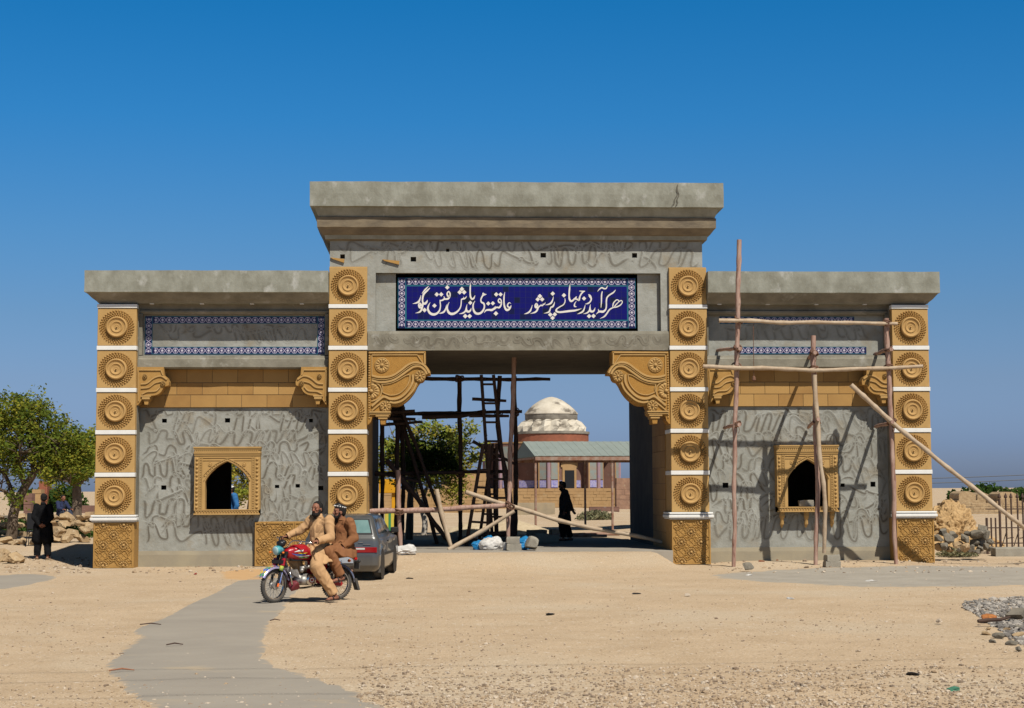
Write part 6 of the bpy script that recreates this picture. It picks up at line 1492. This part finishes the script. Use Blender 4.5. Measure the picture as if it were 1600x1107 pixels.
Jw = dict(pelvis=(0,0,.94),waist=(.01,0,1.08),chest=(.0,0,1.28),neck=(.03,0,1.51),head=(.075,.0,1.63),
  shL=(.0,.19,1.45),elL=(-.05,.27,1.16),wrL=(.02,.26,.90),shR=(-.02,-.19,1.45),elR=(-.12,-.25,1.16),wrR=(-.22,-.22,.92),
  hpL=(0,.10,.92),knL=(.09,.11,.50),anL=(.06,.12,.10),hpR=(0,-.10,.92),knR=(-.04,-.12,.50),anR=(-.16,-.13,.10))
person('person','man in long tunic and cap standing in shadow inside the passage',Jw,(m_skin,mat('charcoal_cloth',(.035,.030,.028),(.025,.022,.02),7,.95),m_blackcloth,m_hair),(q.x,7.9,.362),R(176),(1,.1,-.12),
  {'L':((.1,0,-1),(0,1,0),-1,.3),'R':((-.5,.1,-.7),(0,-1,0),1,.4)},
  dict(torso=[.175,.165,.165,.075],arm=[.09,.078,.06],hem=.15,skirt=.75,flare=1.08,leg=[.15,.125,.11,.085],folds=.010,panel=[((0,-.04,.60),(0,.04,.60),.15)]),
  {'L':(1,0,0),'R':(1,-.1,0)},beard=.05,capm=m_black,sandal=m_sole)
q = at(95,806,26.4); zz = .76
Jt = dict(pelvis=(0,0,.18),waist=(.02,0,.34),chest=(.06,0,.52),neck=(.12,0,.74),head=(.17,0,.86),
  shL=(.08,.19,.68),elL=(.22,.26,.46),wrL=(.42,.18,.42),shR=(.08,-.19,.68),elR=(.22,-.26,.46),wrR=(.42,-.18,.42),
  hpL=(0,.10,.14),knL=(.42,.16,.30),anL=(.55,.14,-.06),hpR=(0,-.10,.14),knR=(.42,-.14,.34),anR=(.6,-.1,-.02))
person('person','distant man in dark blue clothes sitting on the stone platform under the left trees',Jt,(m_skin,mat('navy_cloth',(.02,.028,.07),None,rough=.95),mat('slate_cloth',(.04,.05,.08),None,rough=.95),m_hair),(q.x,26.3,zz),R(-40),(1,0,-.2),
  {'L':((1,0,0),(0,0,1),-1,.5),'R':((1,0,0),(0,0,1),1,.5)},dict(torso=[.17,.165,.165,.075],arm=[.085,.075,.058],hem=.13,leg=[.14,.115,.10,.075],folds=.01),{'L':(1,0,0),'R':(1,0,0)},voxel=.011)
q = at(364,800,9.5)
Jb = {k_:(v_[0],v_[1],v_[2]-.0) for k_,v_ in Jw.items()}
person('person','man in blue tunic and white cap glimpsed through the left window',Jb,(m_skin,mat('blue_cloth',(.04,.16,.38),(.03,.13,.32),7,.95),mat('pale_blue_cloth',(.1,.22,.4),None,rough=.95),m_hair),(q.x,9.5,gz(q.x,9.5)-.0),R(200),(1,0,0),
  {'L':((.1,0,-1),(0,1,0),-1,.3),'R':((-.2,.1,-.7),(0,-1,0),1,.4)},dict(torso=[.175,.165,.165,.075],arm=[.09,.078,.06],hem=.15,skirt=.75,leg=[.15,.125,.11,.085],folds=.010),{'L':(1,0,0),'R':(1,-.1,0)},capm=m_white,voxel=.012)

# chair in front of the standing man
q = onz(52,868,0); ch = thing('chair','black chair with thin metal legs in front of the man with clasped hands','chair',(q.x,q.y+.15,gz(q.x,q.y)),R(185))
mb = MB(); mb.box(-.22,.22,-.22,.22,.42,.47,0,bev=.02); mb.build('seat',m_black,ch)
mb = MB(); mb.box(-.21,.21,.17,.21,.50,1.0,0,bev=.02); mb.build('backrest',m_black,ch)
for sx in (-1,1):
    for sy in (-1,1):
        mb = MB(); mb.tube([(sx*.19,sy*.18,.43),(sx*.22,sy*.23,0)] if sy<0 else [(sx*.19,.19,.95),(sx*.19,.19,.43),(sx*.22,.25,0)],.013,6); mb.build('leg',m_black,ch)

# ------------------------------------------------------------------ motorcycle (x forward, y left, origin under the rear axle)
moto = thing('motorcycle','small red motorcycle with chrome wheels carrying two men on the sandy forecourt','motorcycle',BK,BYAW)
WB = 1.21; WR = .285; STR = R(17)
def torus(mb, c, Rr, r, n=40, k=10, m=0, ry=1.0):
    vs = [(c[0]+(Rr+r*math.cos(b))*math.cos(a), c[1]+r*ry*math.sin(b), c[2]+(Rr+r*math.cos(b))*math.sin(a)) for a in [2*math.pi*i/n for i in range(n)] for b in [2*math.pi*j/k for j in range(k)]]
    mb.add(vs,[(i*k+j,i*k+(j+1)%k,((i+1)%n)*k+(j+1)%k,((i+1)%n)*k+j) for i in range(n) for j in range(k)],m)
def wheel(parent, loc):
    mb = MB(); torus(mb,(0,0,0),WR-.036,.036,44,12,0,.95); 
    for i in range(44):
        a = 2*math.pi*i/44
        for s in (-1,1): mb.obox((math.cos(a)*(WR-.004),s*.014,math.sin(a)*(WR-.004)),(.012,.022,.014),Matrix.Rotation(-a,3,'Y'))
    ty = mb.build('wheel', m_rubber, parent, True, loc=loc, sharp=40)
    mb = MB(); n = 44; pr = [(.212,-.026),(.226,-.026),(.218,-.012),(.208,0),(.218,.012),(.226,.026),(.212,.026),(.203,.0)]
    vs = [(r*math.cos(2*math.pi*i/n),y,r*math.sin(2*math.pi*i/n)) for i in range(n) for r,y in pr]; k = len(pr)
    mb.add(vs,[(i*k+j,i*k+(j+1)%k,((i+1)%n)*k+(j+1)%k,((i+1)%n)*k+j) for i in range(n) for j in range(k)],0); mb.build('rim', m_chrome, ty, True, sharp=50)
    mb = MB(); mb.lathe([(.03,-.06),(.055,-.055),(.06,-.03),(.045,-.02),(.045,.02),(.066,.03),(.062,.055),(.03,.06)],(0,0,0),'y',20); mb.build('hub', m_alu, ty, True, sharp=40)
    mb = MB()
    for i in range(36):
        a = 2*math.pi*i/36; b = a+(.45 if i%4<2 else -.45); s = (-1 if i%2 else 1)*.035; mb.tube([(.055*math.cos(b),s,.055*math.sin(b)),(.208*math.cos(a),s*.1,.208*math.sin(a))],.0024,4)
    mb.build('spokes', m_chrome, ty); return ty
wheel(moto,(0,0,WR))
Rz = Matrix.Rotation(STR,3,'Z'); piv = Vector((WB-.13,0,0))
def S3(x,y,z): return piv+Rz@(Vector((x,y,z))-piv)              # the steered front end
fw_ = wheel(moto,tuple(S3(WB,0,WR))); fw_.rotation_euler = (0,0,STR)
mb = MB()
for s in (-1,1):
    mb.tube([S3(WB+.01,s*.085,WR),S3(WB-.05,s*.085,WR+.16)],.024,10); mb.tube([S3(WB-.05,s*.085,WR+.16),S3(WB-.19,s*.085,.80)],.030,10)
mb.tube([S3(WB,-.10,WR),S3(WB,.10,WR)],.012,8)
mb.build('fork', m_black, moto, True, sharp=40)
mb = MB(); mb.tube([S3(WB-.03,.113,WR+.05),S3(WB-.085,.113,WR+.22)],.011,6); mb.build('fork_reflector_strip', mat('blue_tape',(.05,.15,.5),(.3,.3,.4),12,.4), moto)
mb = MB(); mb.tube([S3(WB+.02,.115,WR-.01),S3(WB-.0,.115,WR+.04)],.018,8); mb.build('orange_reflector', mat('orange_plastic',(.75,.14,.02),None,rough=.4), moto)
def fender(a0,a1,rr,wd,n,cx,cz,f,m,name,tipm=None):
    mb = MB(); vs = []; pr = [(-1,-.025),(-.85,.0),(-.45,.018),(0,.024),(.45,.018),(.85,0),(1,-.025)]
    for i in range(n+1):
        a = a0+(a1-a0)*i/n; tp = 1-.25*abs(i/n-.5)
        for u,h_ in pr: r = rr+h_; vs.append(f(cx+r*math.cos(a),u*wd*tp,cz+r*math.sin(a)))
    k = len(pr); mb.add(vs,[(i*k+j,i*k+j+1,(i+1)*k+j+1,(i+1)*k+j) for i in range(n) for j in range(k-1)],0); return mb.build(name,m,moto,True)
fr_ = fender(R(28),R(165),.315,.070,22,WB,WR,S3,mat('lilac_chrome_fender',(.33,.30,.50),(.50,.45,.58),9,.28,metal=.5),'front_fender')
mb = MB()
for i,(a,mi) in enumerate(((36,0),(46,1),(56,2),(66,0),(76,1),(86,3),(96,2),(108,0),(120,3))):
    for s in (-1,1):
        c = S3(WB+.333*math.cos(R(a)),s*.030,WR+.333*math.sin(R(a))); sph(mb,c,(.028,.026,.003),mi,rot=Rz@Matrix.Rotation(-R(a-90),3,'Y'))
mb.build('painted_pattern',[mat('sticker_green',(.06,.35,.10),None,rough=.4),mat('sticker_yellow',(.7,.5,.04),None,rough=.4),mat('sticker_blue',(.03,.16,.55),None,rough=.4),mat('sticker_pink',(.6,.06,.2),None,rough=.4)],fr_,True)
mb = MB()
for s in (-1,1):
    mb.tube([S3(WB-.10,s*.10,.62),S3(WB-.13,s*.10,.74)],.038,10,0); 
mb.build('fork_shroud', m_red, moto, True, sharp=40)
m_yb = mat('yellow_band',(.65,.45,.03),(.1,.35,.1),14,.5)
for s in (-1,1):
    mb = MB(); mb.tube([S3(WB-.06,s*.10,.54),S3(WB-.09,s*.10,.61)],.036,10); mb.build('fork_band', m_yb, moto, True)
mb = MB(); mb.obox(S3(WB-.115,0,.685),(.10,.26,.06),Rz); mb.obox(S3(WB-.20,0,.83),(.09,.22,.05),Rz); mb.tube([S3(WB-.14,0,.62),S3(WB-.23,0,.9)],.03,10); mb.build('fork_yoke', m_black, moto)
hl = MB(); c = S3(WB-.06,0,.875); hl.lathe([(.001,-.12),(.05,-.11),(.074,-.05),(.080,.0),(.078,.02),(.070,.03),(.03,.04),(.001,.042)],(0,0,0),'x',24)
h_ = hl.build('headlight', mat('teal_wrap',(.02,.20,.25),(.10,.38,.42),10,.25,coat=.4), moto, True, loc=c, sharp=40); h_.rotation_euler = (0,R(6),STR)
mb = MB(); mb.lathe([(.001,.0),(.070,.0),(.070,.008),(.04,.016),(.001,.02)],(.026,0,0),'x',24); mb.build('lens', mat('headlight_lens',(.35,.5,.5),None,rough=.08), h_, True)
mb = MB(); c = S3(WB-.155,0,.985); sph(mb,c,(.075,.085,.062),rot=Rz); sph(mb,c+Vector((-.03,0,.025)),(.06,.075,.045),rot=Rz); mt = mb.build('speedometer', m_black, moto, True)
for s in (-1,1):
    mb = MB(); p = S3(WB-.07,s*.13,.84); mb.tube([S3(WB-.12,s*.07,.84),p],.010,6); sph(mb,p+Rz@Vector((.01,s*.03,0)),(.022,.018,.018)); mb.build('turn_signal', mat('amber_lens',(.70,.17,.015),None,rough=.3) if s<0 else bpy.data.materials['amber_lens'], moto, True)
gl_, gr_ = Vector((.61,.335,1.005)), Vector((.865,-.325,1.085))
mb = MB(); hb = [Vector((q[0],q[1],q[2])) for q in cr([tuple(gl_+Vector((-.06,.0,-.01))),tuple(gl_+Vector((.08,-.03,.0))),tuple(S3(WB-.28,.17,1.03)),tuple(S3(WB-.235,.08,.93)),tuple(S3(WB-.23,0,.905)),tuple(S3(WB-.235,-.08,.93)),tuple(S3(WB-.28,-.17,1.05)),tuple(gr_+Vector((.07,.04,0))),tuple(gr_+Vector((-.05,0,0)))],6)]
mb.tube(hb,.012,8); mb.build('handlebar', m_chrome, moto, True)
for p in (gl_,gr_):
    mb = MB(); mb.tube([p+Vector((-.09,.01,-.012)),p+Vector((.05,-.01,0))],.019,10); mb.build('grip', m_black, moto, True)
for p,s in ((gl_,1),(gr_,-1)):
    mb = MB(); mb.tube([p+Vector((.10,-.03*s,.0)),p+Vector((.12,.0,-.01)),p+Vector((.06,.06*s,-.02))],.007,6); mb.build('lever', m_alu, moto)
# tank
mb = MB(); chain(mb,[(.92,0,.835),(.80,0,.85),(.66,0,.845),(.50,0,.80)],[.085,.118,.125,.080]); cap(mb,(.90,0,.80),(.58,0,.77),.085,.10)
tk = fuse(mb,.010,'fuel_tank',m_red,moto,0,0,6); 
for v in tk.data.vertices: v.co.y *= 1.08
def surf(x,z,s):                                               # side of the tank
    best = .0
    for v in tk.data.vertices:
        if v.co.y*s>0 and abs(v.co.x-x)<.014 and abs(v.co.z-z)<.014: best = max(best,abs(v.co.y))
    return s*(best+.003)
for s in (1,-1):
    for pts,w_,mm in (([(.90,.815),(.82,.795),(.74,.79),(.66,.80)],.020,'sticker_blue'),([(.86,.845),(.78,.865),(.72,.86),(.70,.885)],.026,'white_marble'),([(.84,.78),(.74,.765),(.62,.775),(.55,.775)],.018,'white_marble'),([(.80,.825),(.72,.815),(.63,.825)],.016,'sticker_yellow'),([(.78,.75),(.68,.74),(.58,.75)],.014,'sticker_green')):
        P = cr(pts,5); vs = []
        for i,q in enumerate(P):
            w2 = w_*(.25+.75*math.sin(math.pi*min(.98,max(.04,i/(len(P)-1)))))
            for d in (-.5,.5): z = q[1]+d*w2; vs.append((q[0],surf(q[0],z,s),z))
        mb = MB(); mb.add(vs,[(2*i,2*i+1,2*i+3,2*i+2) for i in range(len(P)-1)],0); mb.build('stripe_decal', bpy.data.materials[mm], tk)
mb = MB(); mb.lathe([(.03,.0),(.03,.02),(.02,.028),(.001,.03)],(.70,0,.965),'z',16); mb.build('tank_cap', m_chrome, tk, True)
mb = MB(); chain(mb,[(.50,0,.81),(.30,0,.80),(.05,0,.815),(-.20,0,.835)],[.085,.10,.105,.085]); ms = MB()
sd_ = fuse(mb,.012,'seat',mat('black_vinyl',(.018,.017,.017),None,rough=.5),moto,0,0,6)
for v in sd_.data.vertices: v.co.z = .81+(v.co.z-.81)*.62; v.co.y *= 1.12
mb = MB()
for s in (-1,1): mb.tube([(.42,s*.117,.775),(.1,s*.128,.775),(-.2,s*.11,.795)],.008,6)
mb.build('seat_trim', m_chrome, sd_, True)
mb = MB()
for s in (-1,1):                                               # frame
    mb.tube([(1.02,s*.02,.82),(.86,s*.05,.70),(.60,s*.06,.70),(.1,s*.10,.72),(-.30,s*.09,.76)],.015,8)
    mb.tube([(.30,s*.06,.70),(.30,s*.06,.34)],.014,8); mb.tube([(0,s*.10,WR),(.36,s*.09,.36)],.018,8)
mb.tube([(1.0,0,.76),(.90,0,.45),(.78,0,.30),(.40,0,.28)],.018,8); mb.build('frame', m_black, moto, True)
mb = MB(); mb.prism([(.52,.70),(.22,.72),(.26,.48),(.36,.42),(.50,.46)],-.10,.10,0); 
sp_ = mb.build('side_panel', m_red, moto); 
mb = MB()
for s in (-1,1): mb.prism([(.50,.72),(.42,.72),(.38,.50),(.44,.44),(.52,.48)],min(s*.10,s*.115),max(s*.10,s*.115),0)
mb.build('side_panel_rib', m_red, sp_)
# engine
mb = MB(); cap(mb,(.72,-.03,.38),(.50,-.03,.37),.105,.095); cap(mb,(.66,.05,.36),(.52,.05,.36),.085,.08); en = fuse(mb,.012,'engine',m_alu,moto,0,0,3)
for s in (1,-1):
    mb = MB(); mb.lathe([(.092,0),(.092,.02),(.075,.035),(.06,.038),(.058,.03),(.001,.03)],(.56,.125*s,.365),'y' if s>0 else '-y',28); mb.build('engine_cover', m_chrome if s>0 else m_alu, en, True, sharp=40)
mb = MB(); mb.lathe([(.050,.0),(.050,.012),(.001,.014)],(.56,.155,.365),'y',20); mb.build('engine_badge', m_red, en)
mb = MB(); mb.lathe([(.040,.0),(.040,.004),(.022,.004),(.022,.0)],(.56,.168,.365),'y',20); mb.build('badge_ring', m_white, en)
mb = MB()
for i in range(9): mb.obox((.76+.017*i,0,.44+.010*i),(.008,.16,.13),Matrix.Rotation(R(25),3,'Y'))
mb.obox((.82,0,.475),(.15,.09,.09),Matrix.Rotation(R(25),3,'Y')); mb.obox((.93,0,.53),(.06,.13,.11),Matrix.Rotation(R(25),3,'Y')); mb.build('cylinder_fins', m_alu, en)
mb = MB(); mb.tube([(.72,.05,.56),(.62,.06,.58)],.035,10); mb.tube([(.62,.05,.58),(.45,.03,.60)],.028,8); sph(mb,(.70,.07,.53),.04); mb.build('carburettor', m_alu, moto, True)
mb = MB(); q = cr([(.90,-.06,.50),(.96,-.09,.40),(.86,-.13,.25),(.6,-.15,.22),(.35,-.16,.24)],5); mb.tube([tuple(p) for p in q],.017,8); mb.tube([(.35,-.16,.24),(.25,-.17,.26),(-.35,-.18,.36)],[.02,.042,.046],12); mb.build('exhaust', m_chrome, moto, True, sharp=40)
mb = MB(); mb.prism([(.50,.42),(.40,.44),(-.02,.33),(-.06,.285),(-.02,.24),(.40,.30),(.5,.32)],.10,.125,0); mb.build('chain_cover', mat('chain_cover_red',(.30,.02,.02),None,rough=.4), moto)
for s in (-1,1):
    mb = MB(); a,b = Vector((.02,s*.135,WR+.02)),Vector((-.05,s*.12,.70)); n = 44
    mb.tube([a,a.lerp(b,.35)],.022,10); mb.tube([a.lerp(b,.3)+Vector((math.cos(i*1.1)*.026,math.sin(i*1.1)*.026,(b.z-a.z)*.65*i/n)) for i in range(n)],.006,5); mb.build('rear_shock', m_chrome, moto, True, sharp=40)
fender(R(20),R(178),.325,.075,24,0,WR,lambda x,y,z:(x,y,z),mat('grey_chrome_fender',(.36,.35,.40),(.26,.25,.30),8,.25,metal=.7),'rear_fender')
mb = MB(); mb.prism([(-.31,.36),(-.36,.36),(-.42,.16),(-.38,.155)],-.07,.07,0); mb.build('mud_flap', m_rubber, moto)
mb = MB(); q = cr([(.05,.13,.76),(-.15,.13,.80),(-.27,.12,.92),(-.30,0,.96),(-.27,-.12,.92),(-.15,-.13,.80),(.05,-.13,.76)],5); mb.tube([tuple(p) for p in q],.013,8); mb.build('grab_rail', m_chrome, moto, True)
mb = MB(); mb.box(-.385,-.32,-.045,.045,.67,.73,0,bev=.015); tl = mb.build('tail_light', mat('red_lens',(.45,.01,.012),None,rough=.15), moto)
for s in (-1,1):
    mb = MB(); mb.tube([(-.30,s*.06,.66),(-.33,s*.16,.655)],.009,6); sph(mb,(-.335,s*.18,.655),(.03,.03,.028)); mb.build('turn_signal', bpy.data.materials['amber_lens'] if s<0 else m_black, moto, True)
mb = MB(); mb.box(-.40,-.385,-.09,.09,.52,.64,0); mb.build('number_plate', m_rubber, moto)
mb = MB(); mb.tube([(.94,.10,.60),(.98,.20,.48),(.96,.22,.34),(.88,.10,.27),(.88,-.10,.27),(.96,-.22,.34),(.98,-.20,.48),(.94,-.10,.60)],.013,8); mb.build('crash_bar', m_chrome, moto, True)
mb = MB(); mb.prism([(.93,.62),(.88,.62),(.80,.30),(.90,.24),(.97,.30)],-.20,-.10,0); mb.build('leg_shield', mat('wine_cover',(.20,.03,.04),(.13,.02,.025),7,.5), moto)
mb = MB(); mb.rock((.86,.10,.27),(.10,.09,.10),4,3,0,.35,2); mb.build('red_bundle', bpy.data.materials['wine_cover'], moto, True)
for s in (-1,1):
    mb = MB(); mb.tube([(.42,s*.10,.27),(.42,s*.26,.27)],.014,8); mb.build('foot_peg', m_rubber, moto)
    mb = MB(); mb.tube([(.08,s*.12,.34),(.10,s*.24,.345)],.014,8); mb.build('passenger_peg', m_rubber, moto)
mb = MB(); mb.tube([(.38,.11,.27),(.30,.19,.24),(.16,.24,.22)],.012,6); mb.build('side_stand', m_black, moto)
mb = MB(); c = S3(WB-.30,.22,1.06); mb.tube([tuple(c),tuple(c+Vector((.02,.02,.14)))],.005,5)
mb.build('brake_cable', m_black, moto)

# ------------------------------------------------------------------ car (x right, y forward)
PH = R(-5.0); pr_ = onz(597,905,0); Rv = Vector((math.cos(PH),math.sin(PH),0)); Fv = Vector((-math.sin(PH),math.cos(PH),0))
co = pr_-Rv*.79-Fv*.62; co.z = gz(pr_.x,pr_.y)
m_carp = mat('dark_grey_metallic_paint',(.085,.085,.085),(.11,.108,.10),3,.32,metal=.35,coat=.5,spec=.5,c3=(.17,.15,.125),s3=2.5,k3=.6); m_glass = mat('tinted_glass',(.015,.025,.025),None,rough=.06,spec=.6); m_rglass = mat('teal_reflection_glass',(.17,.27,.255),(.11,.20,.19),3,.12,spec=.6); m_trim = mat('black_trim',(.02,.02,.02),None,rough=.6)  # rear glass has its teal reflection put into the base colour
car = thing('car','dark grey hatchback parked with its rear towards the forecourt beside the left centre pillar','car',co,PH)
def rrect(w_, y0, y1, r, z, n=6):
    o = []
    for cx_,cy_,a0 in ((w_-r,y0+r,-90),(w_-r,y1-r,0),(-w_+r,y1-r,90),(-w_+r,y0+r,180)):
        for i in range(n+1): a = R(a0+90*i/n); o.append((cx_+r*math.cos(a),cy_+r*math.sin(a),z))
    return o
def loft(mb, secs, m=0, capb=True, capt=True):
    n = len(secs[0]); vs = [v for s in secs for v in s]
    mb.add(vs,[(i*n+j,i*n+(j+1)%n,(i+1)*n+(j+1)%n,(i+1)*n+j) for i in range(len(secs)-1) for j in range(n)],m)
    if capb: mb.add(secs[0],[tuple(range(n))],m)
    if capt: mb.add(secs[-1],[tuple(range(n))],m)
mb = MB()
loft(mb,[rrect(w_,a,b,r,z) for z,a,b,w_,r in ((.19,.10,3.62,.72,.12),(.24,.03,3.70,.775,.14),(.32,-.03,3.76,.80,.15),(.50,-.045,3.77,.803,.15),(.545,-.04,3.765,.803,.15),(.56,-.005,3.74,.798,.13),(.70,.012,3.71,.797,.13),(.80,.02,3.66,.793,.13),(.86,.03,3.55,.785,.13),(.895,.04,2.95,.775,.13),(.925,.06,2.78,.757,.12),(.95,.075,2.72,.745,.12),
   (1.12,.165,2.40,.692,.12),(1.30,.275,2.03,.632,.12),(1.345,.32,1.93,.61,.12),(1.372,.40,1.80,.57,.14),(1.388,.55,1.62,.48,.16))])
bd = mb.build('body', m_carp, car, True, sharp=28)
def ry(z): return .075+(z-.95)*(.275-.075)/.35
def rw(z): return .745+(z-.95)*(.632-.745)/.35
mb = MB(); z0,z1 = .965,1.295; d = .006
mb.add([(-.655,ry(z0)-d,z0),(.655,ry(z0)-d,z0),(.56,ry(z1)-d,z1),(-.56,ry(z1)-d,z1)],[(0,1,2,3)],0); mb.build('rear_window_seal', m_trim, bd)
mb = MB(); z0,z1 = 1.0,1.27; d = .011
mb.add([(-.615,ry(z0)-d,z0),(.615,ry(z0)-d,z0),(.53,ry(z1)-d,z1),(-.53,ry(z1)-d,z1)],[(0,1,2,3)],0); mb.build('rear_window', m_rglass, bd)
for s in (-1,1):
    def sx(z,o=.005): return s*(rw(z)+o)
    z0,z1 = .975,1.285
    for (a0,a1,b0,b1,nm) in ((.42,.92,.60,.95,'quarter_window'),(1.0,1.52,1.03,1.50,'rear_side_window'),(1.60,2.40,1.58,1.98,'front_side_window')):
        mb = MB(); mb.add([(sx(z0),a0,z0),(sx(z0),a1,z0),(sx(z1),b1,z1),(sx(z1),b0,z1)],[(0,1,2,3)],0); mb.build(nm, m_glass, bd)
    mb = MB(); mb.box(min(s*.796,s*.806),max(s*.796,s*.806),.95,2.75,.50,.56,0,bev=.003); mb.build('side_moulding', m_trim, bd)
    mb = MB(); mb.box(min(s*.797,s*.812),max(s*.797,s*.812),1.50,1.64,.78,.81,0,bev=.004); mb.build('door_handle', m_trim, bd)
    mb = MB(); mb.box(min(s*.70,s*.80),max(s*.70,s*.80),2.30,2.36,.945,.99,0); mb.box(min(s*.78,s*.955),max(s*.78,s*.955),2.26,2.36,.95,1.075,0,bev=.02); mb.build('wing_mirror', m_trim, bd)
    for yy in (.62,2.97):
        mb = MB(); mb.lathe([(.345,0),(.345,.006)],(s*.80,yy,.30),'x',32) if s>0 else mb.lathe([(.345,0),(.345,-.006)],(s*.80,yy,.30),'x',32); mb.v = [v for v in mb.v]; mb.build('wheel_arch', m_trim, bd)  # flat dark disc stands in for the shade of the wheel well
    mb = MB(); mb.box(min(s*.005,s*.755),max(s*.005,s*.755),-.016,.05,.585,.70,0,bev=.010); mb.build('tail_lamp', mat('car_red_lens',(.25,.006,.010),None,rough=.12,coat=.5) if s<0 else bpy.data.materials['car_red_lens'], bd)
mb = MB(); mb.box(-.50,.50,-.021,-.0165,.65,.688,0,bev=.002); mb.build('garnish_panel', mat('grey_white_plastic',(.50,.49,.47),None,rough=.4), bd)
mb = MB(); mb.box(-.26,.26,-.056,-.045,.37,.50,0,bev=.004); mb.build('number_plate', mat('faded_plate',(.35,.38,.42),(.28,.30,.34),9,.6), bd)
mb = MB(); mb.box(.36,.46,.0,.012,.79,.805,0); mb.build('trunk_badge', m_chrome, bd); mb = MB(); mb.box(.46,.62,.0,.012,.752,.765,0); mb.build('trunk_badge', m_chrome, bd)
mb = MB(); mb.tube([(.22,-.05,.21),(.22,.3,.21)],.028,10); mb.build('exhaust_pipe', m_rust, car)
for s in (-1,1):
    for yy in (.62,2.97):
        mb = MB(); mb.lathe([(.17,-.085),(.25,-.085),(.275,-.06),(.278,.0),(.275,.06),(.25,.085),(.17,.085)],(0,0,0),'x',36); ty = mb.build('wheel', m_rubber, car, True, loc=(s*.715,yy,.278), sharp=40)
        mb = MB(); mb.lathe([(.172,.0),(.172,.087*s),(.15,.075*s),(.06,.085*s),(.001,.088*s)],(0,0,0),'x',28); mb.build('hub_cap', m_alu, ty, True, sharp=40)
        mb = MB(); mb.box(-.09,.09,-.36,-.345,-.12,.12,0)
        if yy<1: mb.build('mud_flap', m_rubber, ty)
